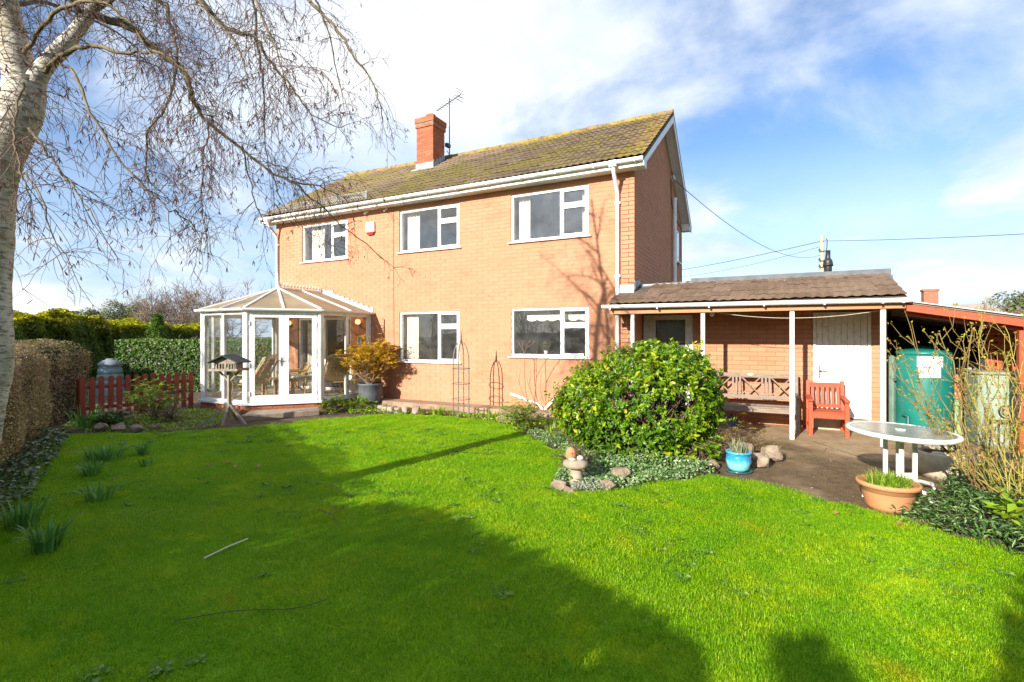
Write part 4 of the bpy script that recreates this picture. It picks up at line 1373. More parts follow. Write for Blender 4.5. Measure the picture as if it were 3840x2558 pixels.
t.l(p, mm.inputs[1]); t.l(tr.outputs[0], mm.inputs[2])
GRASS = t.fin(mm.outputs[0])

def grass_patch(seed, n=480, half=.17, hmin=.018, hmax=.042):
    q = np.random.default_rng(seed)
    ang = q.uniform(0, 2 * np.pi, n); rad = half * np.sqrt(q.random(n))
    B = np.stack([rad * np.cos(ang), rad * np.sin(ang), np.zeros(n)], 1)
    h = q.uniform(hmin, hmax, n) * np.where(q.random(n) < .06, 1.5, 1.0)
    d = q.uniform(0, 2 * np.pi, n); lean = q.uniform(.25, 1.25, n)
    D_ = np.stack([np.cos(d), np.sin(d), np.zeros(n)], 1)
    w_ = q.uniform(.0010, .0020, n)[:, None]
    S_ = np.stack([-np.sin(d), np.cos(d), np.zeros(n)], 1)
    U = np.array([0, 0, 1.0])
    mid = B + U * (h * .62)[:, None] + D_ * (h * lean * .30)[:, None]
    tip = B + U * (h * (1 - .38 * lean))[:, None] + D_ * (h * lean * .85)[:, None]
    V = np.stack([B - S_ * w_, B + S_ * w_, mid + S_ * w_ * .8, mid - S_ * w_ * .8, tip], 1).reshape(-1, 3)
    o = (np.arange(n) * 5)[:, None]
    F = np.concatenate([o + np.array([0, 1, 2]), o + np.array([0, 2, 3]), o + np.array([3, 2, 4])])
    me_o = npmesh('grass_tuft', V, F, GRASS, None, np.repeat(q.random(n), 5))
    COL.objects.unlink(me_o)
    return me_o
def weed_patch(seed):
    q = np.random.default_rng(seed + 70); n = 26
    a_ = q.uniform(0, 6.28, n); r_ = q.uniform(.01, .07, n)
    P = np.stack([r_ * np.cos(a_), r_ * np.sin(a_), q.uniform(.012, .03, n)], 1)
    Ax = np.stack([np.cos(a_), np.sin(a_), q.uniform(.0, .5, n)], 1)
    V, F, rn = leaf_geo(P, unit(np.stack([0 * a_, 0 * a_, 1 + 0 * a_], 1) + q.normal(0, .3, (n, 3))), q.uniform(.02, .045, n), .6, .3, q, axis=unit(Ax))
    o_ = npmesh('weed_tuft', V, F, WEED, None, rn); COL.objects.unlink(o_); return o_
WEED = leafmat('lawn_weed_leaf', [(0, (.08, .20, .02)), (.7, (.14, .30, .03)), (1, (.24, .34, .08))], .5, .3, .25)
patches = [grass_patch(s, hmin=.012 + .003 * s, hmax=.027 + .006 * s) for s in range(3)]
stp = .105
gx, gy = np.meshgrid(np.arange(-8.6, 4.5, stp), np.arange(-10.2, -1.1, stp))
gx = gx.ravel() + RNG.uniform(-.05, .05, gx.size); gy = gy.ravel() + RNG.uniform(-.05, .05, gy.size)
ok = inside(LAWN, gx, gy)
# only as far towards the camera as the lawn is seen
fwd = -(gx - 2.343) * math.sin(R(26.9)) + (gy + 10.118) * math.cos(R(26.9))
ok &= (fwd > 1.7)
gx, gy, fwd = gx[ok], gy[ok], fwd[ok]
keep = RNG.random(len(gx)) < np.clip(5.5 / fwd, .45, 1)
gx, gy = gx[keep], gy[keep]
hn = lump(np.stack([gx, gy, 0 * gx], 1), 7, 1.1)
idx = np.clip((hn * 1.2 + 1.2 + RNG.normal(0, .5, len(gx))).astype(int), 0, 2)
def scatter(name, pts, idx, rot, scl, objs, mat):
    me = bpy.data.meshes.new(name)
    me.from_pydata([tuple(p) for p in pts], [], [])
    for nm, ty, dat in (('idx', 'INT', idx), ('scl', 'FLOAT', scl)):
        at = me.attributes.new(nm, ty, 'POINT'); at.data.foreach_set('value', np.ascontiguousarray(dat))
    at = me.attributes.new('rot', 'FLOAT_VECTOR', 'POINT'); at.data.foreach_set('vector', np.ascontiguousarray(rot, np.float32).ravel())
    o = link(name, me, None, mat)
    ng = bpy.data.node_groups.new(name, 'GeometryNodeTree')
    ng.interface.new_socket('Geometry', in_out='INPUT', socket_type='NodeSocketGeometry')
    ng.interface.new_socket('Geometry', in_out='OUTPUT', socket_type='NodeSocketGeometry')
    gi = ng.nodes.new('NodeGroupInput'); go = ng.nodes.new('NodeGroupOutput')
    ip = ng.nodes.new('GeometryNodeInstanceOnPoints')
    gti = ng.nodes.new('GeometryNodeGeometryToInstance')
    for ob in reversed(objs):
        oi = ng.nodes.new('GeometryNodeObjectInfo'); oi.inputs['Object'].default_value = ob
        oi.inputs['As Instance'].default_value = False
        ng.links.new(oi.outputs['Geometry'], gti.inputs[0])
    # each object stays one pickable instance
    jn = ng.nodes.new('GeometryNodeJoinGeometry')
    ng.nodes.remove(gti)
    for ob in reversed(objs):
        oi = ng.nodes.new('GeometryNodeObjectInfo'); oi.inputs['Object'].default_value = ob
        oi.inputs['As Instance'].default_value = True
        ng.links.new(oi.outputs['Geometry'], jn.inputs[0])
    def attr(nm, dt):
        n_ = ng.nodes.new('GeometryNodeInputNamedAttribute'); n_.data_type = dt; n_.inputs['Name'].default_value = nm
        return n_.outputs['Attribute']
    ng.links.new(gi.outputs[0], ip.inputs['Points'])
    ng.links.new(jn.outputs[0], ip.inputs['Instance'])
    ip.inputs['Pick Instance'].default_value = True
    ng.links.new(attr('idx', 'INT'), ip.inputs['Instance Index'])
    ng.links.new(attr('rot', 'FLOAT_VECTOR'), ip.inputs['Rotation'])
    ng.links.new(attr('scl', 'FLOAT'), ip.inputs['Scale'])
    ng.links.new(ip.outputs[0], go.inputs[0])
    md = o.modifiers.new('scatter', 'NODES'); md.node_group = ng
    return o
nw = 420
wx, wy = RNG.uniform(-7.5, 4.2, nw * 3), RNG.uniform(-9.4, -1.5, nw * 3)
kw = inside(LAWN, wx, wy) & (lump(np.stack([wx, wy, 0 * wx], 1), 19, 1.0) > .1)
wx, wy = wx[kw][:nw], wy[kw][:nw]
gx = np.concatenate([gx, wx]); gy = np.concatenate([gy, wy]); idx = np.concatenate([idx, np.where(RNG.random(len(wx)) < .5, 3, 4)])
patches += [weed_patch(1), weed_patch(2)]
N_ = len(gx)
rot = np.zeros((N_, 3)); rot[:, 2] = RNG.uniform(0, 6.28, N_); rot[:, :2] = RNG.normal(0, .05, (N_, 2))
gr = scatter('grass', np.stack([gx, gy, np.full(N_, -.101)], 1), idx.astype(np.int32), rot, RNG.uniform(.8, 1.2, N_).astype(np.float32), patches, GRASS)
tag(gr, 'short bright green mown grass of the lawn', 'grass', kind='stuff')

# ------------------------------------------------------------------ foliage helpers
TWIG = simple('twig_bark', (.10, .065, .045), (.16, .11, .075), 20, .9)
CORE = simple('hedge_core', (.035, .028, .018), (.06, .048, .03), 8, .95)

def hedge(name, label, P0, P1, thick, z0, z1, mat, n, size, seed, lumpy=.10, aspect=.6, top_light=None, round_=.0, group=None, zprof=None, drop=.15):
    """clipped hedge whose front face runs P0->P1 and whose body lies to the left of that direction"""
    q = np.random.default_rng(seed)
    P0, P1 = np.array(P0, float), np.array(P1, float)
    L = np.linalg.norm(P1 - P0); u = (P1 - P0) / L; nf = np.array([u[1], -u[0]])   # outward from front
    root = thing(name, (*((P0 + P1) / 2 - nf * thick / 2), z0), label, 'hedge', group)
    H = z1 - z0
    areas = np.array([L * H, L * thick, thick * H, thick * H, L * H * .25])
    k = q.choice(5, n, p=areas / areas.sum())
    s = q.random(n) * L; d = q.random(n) * thick; h = q.random(n) * H
    s = np.where(k == 2, 0, np.where(k == 3, L, s)); d = np.where(k == 0, 0, np.where(k == 4, thick, d)); h = np.where(k == 1, H, h)
    P = np.stack([P0[0] + u[0] * s - nf[0] * d, P0[1] + u[1] * s - nf[1] * d, z0 + h], 1)
    Nn = np.zeros((n, 3))
    Nn[k == 0, :2] = nf; Nn[k == 4, :2] = -nf; Nn[k == 1, 2] = 1; Nn[k == 2, :2] = -u; Nn[k == 3, :2] = u
    lm = lump(P, seed, 1.0)
    # rounded shoulders
    e = np.minimum(np.minimum(s, L - s), np.minimum(d, thick - d)); 
    P[:, 2] -= round_ * np.clip(1 - e / .3, 0, 1) ** 2 * (h > H * .8) * .25
    P += Nn * (lm * lumpy - np.abs(q.normal(0, .05, n)))[:, None]
    if zprof is not None:
        P[:, 2] = z0 + (P[:, 2] - z0) * zprof(s / L)
    Nn = unit(Nn + q.normal(0, .55, (n, 3)) + np.array([0, 0, .35]))
    rnd = q.random(n)
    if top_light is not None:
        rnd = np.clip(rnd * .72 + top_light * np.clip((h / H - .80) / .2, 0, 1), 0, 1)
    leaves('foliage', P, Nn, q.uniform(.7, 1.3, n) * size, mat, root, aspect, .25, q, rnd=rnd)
    c = MB(); g = .09 + lumpy
    A = P0 + u * g - nf * g; B = P1 - u * g - nf * g; C_ = P1 - u * g - nf * (thick - g); D_ = P0 + u * g - nf * (thick - g)
    nseg = 14 if drop < .2 else 60
    if zprof is None:
        c.prism([tuple(A), tuple(B), tuple(C_), tuple(D_)], z0, z1 - .10 - lumpy)
    else:
        for i in range(nseg):
            t0, t1 = i / nseg, (i + 1) / nseg
            zt = z0 + H * min(zprof(np.array([t0]))[0], zprof(np.array([t1]))[0]) - drop
            c.prism([tuple(A + (B - A) * t0), tuple(A + (B - A) * t1), tuple(D_ + (C_ - D_) * t1), tuple(D_ + (C_ - D_) * t0)], z0, zt)
    c.build('branches', CORE, root)  # solid dark core added to stop light passing through the leaves
    tw = Twigs()
    for i in range(260):
        s_ = q.random() * L; h_ = q.random() * H * .8
        p = np.array([P0[0] + u[0] * s_ - nf[0] * .25, P0[1] + u[1] * s_ - nf[1] * .25, z0 + h_])
        dr = np.array([nf[0], nf[1], .7]) * q.uniform(.12, .3) + q.normal(0, .06, 3)
        tw.add(np.stack([p, p + dr * .6, p + dr]), [.005, .004, .002], 3)
    tw.build('twigs', TWIG, root)
    return root

HBROWN = leafmat('brown_hedge_leaf', [(0, (.10, .15, .03)), (.35, (.24, .27, .05)), (.55, (.42, .28, .12)), (.78, (.50, .31, .16)), (1, (.66, .55, .22))], .36, .34, .6, patch=(1.2, (.38, .22, .15), .48, .70))
HGREEN = leafmat('laurel_hedge_leaf', [(0, (.03, .075, .010)), (.5, (.075, .16, .016)), (.85, (.14, .24, .03)), (1, (.28, .36, .08))], .45, .3, .4)
HCON = leafmat('conifer_hedge_leaf', [(0, (.045, .085, .008)), (.45, (.09, .15, .010)), (.7, (.19, .23, .012)), (1, (.60, .54, .02))], .6, .3, .25)
HDARK = leafmat('evergreen_leaf', [(0, (.015, .03, .008)), (.6, (.04, .07, .012)), (1, (.09, .12, .02))], .5, .2, .3)

hedge('clipped_hedge', 'near brown and purple tinted clipped hedge beside the birch trunk', (-2.1, -9.6), (-8.95, -6.0), 1.25, -.13, 1.50, HBROWN, 62000, .032, 3, .09, .62, round_=1.0)
hedge('clipped_hedge', 'brownish pink hedge end beyond the near hedge and left of the compost bin', (-9.5, -5.95), (-10.85, -4.55), 1.0, -.13, 1.52, HBROWN, 12000, .038, 4, .09, .62, round_=1.0)
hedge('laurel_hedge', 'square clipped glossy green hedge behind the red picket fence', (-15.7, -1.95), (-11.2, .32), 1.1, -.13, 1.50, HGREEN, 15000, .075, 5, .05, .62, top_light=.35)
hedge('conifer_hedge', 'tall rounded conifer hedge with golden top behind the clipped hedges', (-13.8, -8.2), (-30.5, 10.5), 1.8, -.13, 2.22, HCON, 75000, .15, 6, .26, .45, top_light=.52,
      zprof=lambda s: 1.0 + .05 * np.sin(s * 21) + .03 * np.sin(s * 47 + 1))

# ------------------------------------------------------------------ silver birch
LIMB = {
    'TRUNK': [[-3.17, -8.88, -0.31], [-3.0, -8.79, 0.37], [-2.82, -8.7, 0.77], [-2.76, -8.67, 0.95], [-2.71, -8.64, 1.24], [-2.68, -8.63, 1.57], [-2.68, -8.63, 2.11], [-2.67, -8.62, 2.53], [-2.59, -8.58, 2.94], [-2.47, -8.52, 3.25], [-2.46, -8.5, 3.47]],
    'STEM_A': [[-2.45, -8.51, 3.25], [-2.47, -8.54, 3.59], [-2.5, -8.59, 3.97], [-2.56, -8.68, 4.54], [-2.52, -8.77, 5.37], [-2.35, -8.8, 6.32]],
    'STEM_B': [[-2.44, -8.51, 3.33], [-2.33, -8.43, 3.58], [-2.24, -8.35, 3.75], [-2.17, -8.26, 3.97], [-2.16, -8.14, 4.3], [-2.15, -7.91, 5.07], [-2.24, -7.62, 6.14], [-2.38, -7.36, 7.44]],
    'l': [[-2.15, -8.25, 4.01], [-1.96, -8.09, 3.96], [-1.74, -7.93, 3.8], [-1.58, -7.79, 3.61], [-1.59, -7.74, 3.45], [-1.57, -7.67, 3.36], [-1.45, -7.5, 3.17], [-1.24, -7.23, 2.93], [-1.08, -7.03, 2.9]],
    'l2': [[-2.32, -8.45, 3.52], [-2.01, -8.4, 3.62], [-1.74, -8.38, 3.6], [-1.54, -8.33, 3.54], [-1.28, -8.26, 3.49], [-1.11, -8.17, 3.39], [-0.99, -8.11, 3.26]],
    'l3': [[-2.24, -7.62, 6.14], [-1.71, -7.35, 5.26], [-1.17, -7.08, 4.52], [-0.93, -6.96, 4.22], [-0.77, -6.88, 3.93], [-0.64, -6.81, 3.69], [-0.59, -6.79, 3.41]],
    'l4': [[-2.15, -7.91, 5.07], [-1.95, -7.7, 4.71], [-1.71, -7.47, 4.25], [-1.5, -7.36, 4.16], [-1.41, -7.26, 4.03], [-1.27, -7.13, 3.8], [-1.13, -7.06, 3.55], [-0.96, -6.86, 3.48]],
    'l5': [[-2.16, -8.14, 4.3], [-1.93, -8.02, 4.26], [-1.76, -7.94, 4.1], [-1.71, -7.91, 3.87], [-1.67, -7.89, 3.66], [-1.71, -7.91, 3.36], [-1.85, -7.99, 3.12], [-1.94, -7.97, 2.89], [-1.93, -7.91, 2.78]],
    'l6': [[-2.24, -7.62, 6.14], [-2.07, -7.31, 5.38], [-1.92, -7.12, 4.82], [-1.83, -7.08, 4.35], [-1.82, -7.07, 3.93], [-1.89, -7.0, 3.58], [-1.92, -6.9, 3.21]],
    'l7': [[-1.57, -7.67, 3.36], [-1.57, -7.73, 3.16], [-1.56, -7.78, 2.93], [-1.52, -7.82, 2.63], [-1.47, -7.79, 2.38]],
    'l8': [[-2.28, -8.54, 3.07], [-1.9, -8.57, 2.85], [-1.7, -8.58, 2.67], [-1.47, -8.57, 2.5], [-1.38, -8.53, 2.32]],
    'l9': [[-2.32, -8.39, 3.63], [-1.96, -8.38, 3.39], [-1.71, -8.36, 3.05], [-1.56, -8.28, 2.72], [-1.4, -8.2, 2.56], [-1.28, -8.14, 2.46]],
    'l10': [[-2.17, -8.26, 3.97], [-1.77, -8.17, 4.1], [-1.36, -8.07, 4.01], [-0.99, -8.0, 3.8], [-0.76, -7.99, 3.5], [-0.72, -7.97, 3.26]],
    'l11': [[-2.43, -8.5, 3.46], [-2.09, -8.67, 3.2], [-1.85, -8.77, 2.91], [-1.68, -8.79, 2.64], [-1.6, -8.76, 2.41]],
    'l12': [[-2.16, -8.14, 4.3], [-1.52, -8.15, 4.45], [-0.99, -8.11, 4.2], [-0.58, -8.12, 3.81], [-0.34, -8.11, 3.44], [-0.22, -8.06, 3.15]],
    'l13': [[-1.45, -7.5, 3.17], [-1.46, -7.45, 2.97], [-1.49, -7.35, 2.74], [-1.5, -7.25, 2.53]],
    'l14': [[-1.24, -7.23, 2.93], [-1.17, -7.02, 2.78], [-1.11, -6.71, 2.6], [-1.05, -6.34, 2.4], [-0.97, -6.19, 2.28]],
    'l15': [[-2.15, -7.91, 5.07], [-2.09, -7.44, 5.37], [-1.95, -6.91, 5.38], [-1.69, -6.56, 5.0], [-1.58, -6.39, 4.46], [-1.58, -6.28, 4.01]],
    'l16': [[-2.47, -8.54, 3.59], [-1.87, -8.56, 3.73], [-1.35, -8.51, 3.66], [-1.03, -8.46, 3.46], [-0.86, -8.43, 3.19]],
    'l17': [[-1.28, -8.14, 2.46], [-1.29, -8.04, 2.36], [-1.29, -7.92, 2.15]],
    'l18': [[-1.92, -6.9, 3.21], [-1.89, -6.77, 2.93], [-1.77, -6.6, 2.68], [-1.58, -6.39, 2.51]],
    'l19': [[-2.36, -8.58, 2.77], [-1.98, -8.61, 2.6], [-1.74, -8.6, 2.22], [-1.65, -8.56, 2.12]],
}
birch = thing('birch_tree', (-3.17, -8.88, -.1), 'leaning silver birch with bare hanging twigs and catkins at the left edge', 'tree')
t = NT('birch_bark')
z3 = t.noise(7, 5.0, .6, sc=(1, 1, 5)); z4 = t.noise(3.2, 4.0, .6, off=(2, 2, 0)); z5 = t.noise(16, 5.0, .65, sc=(1, 1, 3.5), off=(5, 0, 0))
col = t.mix(t.rng(z4, .3, .7), (.70, .66, .58), (.50, .44, .34))
col = t.mix(t.rng(z5, .50, .60, 0, .8), col, (.24, .18, .12))
col = t.mix(t.rng(z3, .57, .66, 0, .85), col, (.07, .052, .04))
sp = t.n('ShaderNodeSeparateXYZ'); t.l(t.pos(), sp.inputs[0])
low = t.math('MULTIPLY', t.rng(sp.outputs[2], 1.9, .3), t.rng(t.noise(5, 4.0, .6, off=(4, 4, 1)), .42, .56))
col = t.mix(t.math('MULTIPLY', low, .9), col, (.05, .04, .03))
gm = t.math('MULTIPLY', t.rng(t.noise(4, 4.0, .6, off=(7, 2, 3)), .5, .66), .6)
col = t.mix(gm, col, (.20, .17, .05))
BARK = t.fin(t.pbr(col, .85, 0, .25, t.bump(z3, .8, .03)))
LBARK = simple('birch_limb_bark', (.12, .09, .06), (.19, .155, .075), 9, .85, .5, 30)
BTWIG = simple('birch_twig', (.075, .042, .032), (.13, .078, .056), 15, .7)
CATK = simple('catkin', (.085, .042, .028), (.14, .07, .042), 40, .85)

def spl(pts, m=6):
    P = np.array(pts, float); out = []
    for i in range(len(P) - 1):
        p0 = P[max(i - 1, 0)]; p1 = P[i]; p2 = P[i + 1]; p3 = P[min(i + 2, len(P) - 1)]
        for k in range(m):
            t_ = k / m
            out.append(.5 * ((2 * p1) + (-p0 + p2) * t_ + (2 * p0 - 5 * p1 + 4 * p2 - p3) * t_ ** 2 + (-p0 + 3 * p1 - 3 * p2 + p3) * t_ ** 3))
    out.append(P[-1])
    return np.array(out)

bq = np.random.default_rng(21)
def wob(P, amp):
    n = len(P); w_ = np.cumsum(bq.normal(0, amp, (n, 3)), 0); w_ -= np.linspace(0, 1, n)[:, None] * w_[-1]
    return P + w_
for nm, r0, r1 in (('TRUNK', .15, .125), ('STEM_A', .11, .03), ('STEM_B', .066, .018)):
    P = spl(LIMB[nm], 8)
    n = len(P); tt = np.linspace(0, 1, n)
    rr_ = r0 + (r1 - r0) * tt
    if nm == 'TRUNK': rr_ += .06 * np.exp(-tt * 14)
    rr_ = rr_ * (1 + .05 * np.sin(tt * 31) + bq.normal(0, .015, n))
    tw = Twigs(); tw.add(P, rr_, 18 if nm == 'TRUNK' else 12)
    tw.build('trunk' if nm == 'TRUNK' else 'main_stem', BARK, birch)

limbs = Twigs(); tw1 = Twigs(); cat = Twigs()
def catkins(p, k=2):
    for i in range(k):
        d = np.array([bq.normal(0, .45), bq.normal(0, .45), -1.0]); d /= np.linalg.norm(d)
        L_ = bq.uniform(.022, .05); c_ = bq.normal(0, .2, 3)
        m_ = p + d * L_ * .5 + c_ * .008
        cat.add(np.stack([p, m_, p + d * L_ + c_ * .012]), [.0018, .0030, .0022], 4)
def twig(p, d, L, r, lev=0):
    """hanging twig that bends towards the ground"""
    n = max(4, int(L / .06)); st = L / n
    P = [p]; d = d / np.linalg.norm(d)
    for i in range(n):
        g = .10 + .16 * i / n
        d = d + np.array([0, 0, -g]) + bq.normal(0, .13, 3)
        d /= np.linalg.norm(d)
        P.append(P[-1] + d * st)
    P = np.array(P)
    tw1.add(P, np.linspace(r, max(r * .45, .0011), n + 1), 3)
    if lev < 2:
        k = int(L / (.075 if lev == 0 else .09)) + (1 if lev == 0 else 0)
        for i in range(k):
            j = int(bq.integers(1, n + 1))
            a_ = unit(P[min(j, n)] - P[j - 1]); s_ = bq.normal(0, 1, 3); s_ -= a_ * (s_ @ a_)
            twig(P[j], a_ * .7 + unit(s_) * .75, L * bq.uniform(.18, .5), r * .62, lev + 1)
    if bq.random() < (.10, .15, .17)[lev]:
        catkins(P[-1], int(bq.integers(1, 4)))
    elif bq.random() < .12:
        c_ = P[-1]; 
        cat.add(np.stack([c_, c_ + d * .006, c_ + d * .012]), [.0012, .0028, .001], 4)
SPEC = {  # limb: (r0, r1, number of twigs, mean twig length)
 'l': (.030, .005, 62, .50), 'l2': (.018, .004, 34, .42), 'l3': (.020, .003, 26, .34), 'l4': (.022, .003, 44, .46), 'l5': (.018, .004, 42, .44), 'l6': (.020, .003, 40, .48),
 'l7': (.008, .003, 26, .36), 'l8': (.010, .003, 22, .40), 'l9': (.012, .003, 34, .38), 'l10': (.016, .003, 44, .46), 'l11': (.010, .003, 30, .34), 'l12': (.018, .003, 36, .42),
 'l13': (.007, .003, 16, .34), 'l14': (.008, .002, 14, .24), 'l15': (.020, .003, 34, .42), 'l16': (.016, .003, 36, .38), 'l17': (.006, .002, 10, .26), 'l18': (.006, .002, 12, .26), 'l19': (.008, .002, 14, .34)}
for nm, (r0, r1, k, L) in SPEC.items():
    k = int(k * .85)
    P = wob(spl(LIMB[nm], 7), .008)
    n = len(P)
    limbs.add(P, np.linspace(r0, r1, n) * (1 + bq.normal(0, .06, n)), 7)
    for i in range(k):
        f_ = .12 + .88 * bq.random() ** .8
        j = min(int(f_ * (n - 1)), n - 2)
        a_ = unit(P[j + 1] - P[j]); s_ = bq.normal(0, 1, 3); s_ -= a_ * (s_ @ a_)
        twig(P[j], a_ * .6 + unit(s_) * .9 + np.array([0, 0, .1]), L * bq.uniform(.45, 1.45), bq.uniform(.0021, .0034))
    twig(P[-1], P[-1] - P[-2], L * .8, r1)
for nm in ('STEM_A', 'STEM_B', 'TRUNK'):
    P = spl(LIMB[nm], 6); n = len(P)
    for i in range(30):
        j = int(bq.integers(int(n * .12), int(n * .6))) if nm != 'TRUNK' else int(bq.integers(int(n * .62), n - 1))
        dv_ = np.array([.55, -.35, .25]) + bq.normal(0, .6, 3)
        twig(P[j] + unit(dv_) * .06, dv_, bq.uniform(.25, .7), .003, 0 if i % 3 == 0 else 1)
# the upper crown above the picture
for nm in ('STEM_A', 'STEM_B'):
    P = spl(LIMB[nm], 6); n = len(P)
    for i in range(15):
        j = int(n * (.45 + .55 * i / 15)) - 1
        az = bq.uniform(0, 6.28); L = bq.uniform(.9, 2.0)
        d = np.array([math.cos(az), math.sin(az), .8])
        Q = [P[j]]
        for s_ in range(9):
            d = d + np.array([0, 0, -.10]) + bq.normal(0, .1, 3)
            Q.append(Q[-1] + unit(d) * L / 9)
        Q = np.array(Q); limbs.add(Q, np.linspace(.022, .004, 10), 5)
        for s_ in range(16):
            jj = int(bq.integers(2, 10)); twig(Q[jj], unit(bq.normal(0, 1, 3)) + np.array([0, 0, .2]), bq.uniform(.3, .7), .0035, 1)
limbs.build('limbs', LBARK, birch)
tag(tw1.build('twigs', BTWIG, birch), kind='stuff')
tag(cat.build('catkins', CATK, birch), kind='stuff')

# ------------------------------------------------------------------ other trees
def leafy_tree(name, label, loc, w_, h, mat, n, size, seed, trunk=.25, group=None, cat_='tree', base=.25, squash=1.0):
    q = np.random.default_rng(seed)
    root = thing(name, loc, label, cat_, group)
    loc = np.array(loc)
    k = 9; C_ = []
    for i in range(k):
        a_ = q.uniform(0, 6.28); rr_ = w_ * .5 * q.uniform(.1, .65)
        C_.append((loc + np.array([rr_ * math.cos(a_), rr_ * math.sin(a_), h * (base + (1 - base) * q.uniform(.25, .82))]), w_ * q.uniform(.17, .30)))
    P = []; Nn = []
    for c_, r_ in C_:
        m_ = n // k
        d = unit(q.normal(size=(m_, 3)))
        rad = r_ * (1 + .22 * lump(d * 2, seed + 1, 1.0)) * (1 - np.abs(q.normal(0, .12, m_)))
        P.append(c_ + d * rad[:, None] * np.array([1, 1, squash])); Nn.append(d)
    P = np.concatenate(P); Nn = np.concatenate(Nn)
    keep_ = P[:, 2] > loc[2] + h * base * .5
    P, Nn = P[keep_], Nn[keep_]
    m_ = len(P)
    leaves('crown', P, unit(Nn + q.normal(0, .6, (m_, 3)) + np.array([0, 0, .3])), q.uniform(.6, 1.4, m_) * size, mat, root, .65, .25, q)
    tw = Twigs()
    tw.add(np.stack([loc, loc + [0, 0, h * .3], loc + [.05 * h, 0, h * .6]]), [trunk, trunk * .8, trunk * .4], 8)
    for c_, r_ in C_:
        s_ = loc + np.array([0, 0, h * q.uniform(.2, .45)])
        tw.add(np.stack([s_, (s_ + c_) / 2 + [0, 0, -.03 * h], c_]), [trunk * .4, trunk * .28, trunk * .1], 5)
    tw.build('trunk', TWIG, root)
    return root

def bare_tree(name, label, loc, w_, h, seed, n=40, mat=TWIG, group=None, r0=.1, up=.9, cat_='tree', thin=.006):
    q = np.random.default_rng(seed)
    root = thing(name, loc, label, cat_, group)
    loc = np.array(loc, float)
    A = Twigs(); B = Twigs()
    def grow(p, d, L, r, lev):
        k = 5; P = [p]
        for i in range(k):
            d = unit(d + q.normal(0, .16, 3) + np.array([0, 0, .05]))
            P.append(P[-1] + d * L / k)
        P = np.array(P)
        (A if lev == 0 else B).add(P, np.linspace(r, max(r * .5, thin * .6), k + 1), 5 if lev == 0 else 3)
        if lev < 3:
            for i in range((7, 6, 5)[lev]):
                j = int(q.integers(2, k + 1)); s_ = unit(q.normal(0, 1, 3))
                grow(P[j], unit(P[j] - P[j - 1]) * .8 + s_ * .65, L * q.uniform(.4, .68), max(r * .5, thin), lev + 1)
    for i in range(n):
        a_ = q.uniform(0, 6.28); rr_ = q.random() ** .5
        b_ = loc + np.array([math.cos(a_) * w_ * .28 * rr_, math.sin(a_) * w_ * .28 * rr_, 0])
        d = np.array([math.cos(a_) * rr_ * (1 - up * .4), math.sin(a_) * rr_ * (1 - up * .4), up])
        grow(b_, d, h * q.uniform(.38, .58), r0, 0)
    A.build('stems', mat, root); B.build('branches', mat, root)
    return root

FARL = leafmat('distant_leaf', [(0, (.09, .115, .055)), (.5, (.15, .175, .08)), (1, (.24, .25, .12))], .7, .2, .2)
FARTW = simple('distant_twig', (.17, .125, .09), (.24, .18, .13), 1.5, .9)
def at(u, fw):     # ground point seen at picture column u (3840 wide), fw metres ahead
    lat = (u - 1920) / 1860 * fw; c_, s_ = math.cos(R(26.9)), math.sin(R(26.9))
    return (2.343 + lat * c_ - fw * s_, -10.118 + lat * s_ + fw * c_)
for i, (x, y, w_, h, lb) in enumerate((
        (*at(241, 120), 7.5, 8.6, 'small distant round tree left of the other far evergreens'),
        (*at(337, 120), 7.0, 8.4, 'middle distant round tree above the conifer hedge'),
        (*at(455, 120), 9.5, 9.4, 'large distant evergreen tree above the conifer hedge'),
        (*at(512, 120), 6.5, 9.2, 'dark distant evergreen tree beside the thin far pole'))):
    leafy_tree('distant_tree', lb, (x, y, -.16), w_, h, FARL, 7000, .34, 40 + i, .35, 'far trees beyond the hedge')
for i in range(9):
    x, y = at(70 + i * 82, 165 + (i * 37) % 30)
    leafy_tree('field_bush', 'low distant field bush, %s from the left along the far skyline' % ('first second third fourth fifth sixth seventh eighth last'.split()[i]), (x, y, -.16), 15, 5.0 + (i * 29 % 7) * .4, FARL, 1800, .55, 60 + i, .2, 'far field bushes')
bare_tree('bare_thicket', 'bare brown thicket rising behind the conservatory roof', (*at(745, 36), -.16), 8.5, 6.6, 12, 26, FARTW, r0=.04, thin=.012)
bare_tree('bare_thicket', 'lower bare brown thicket left of the taller one behind the conservatory', (*at(640, 33), -.16), 6.0, 3.6, 13, 22, FARTW, r0=.03, thin=.012)
bare_tree('bare_shrub', 'small bare tangled shrub between the conifer hedge and the conservatory', (*at(725, 20), -.16), 2.6, 2.0, 14, 16, FARTW, r0=.018, thin=.006)
tag(MB().tube([(*at(561, 80), -.16), (*at(561, 80), 5.7)], .11, 6).build('far_pole', simple('far_wood', (.3, .28, .26))), 'thin far away wooden pole left of the bare thicket', 'pole')

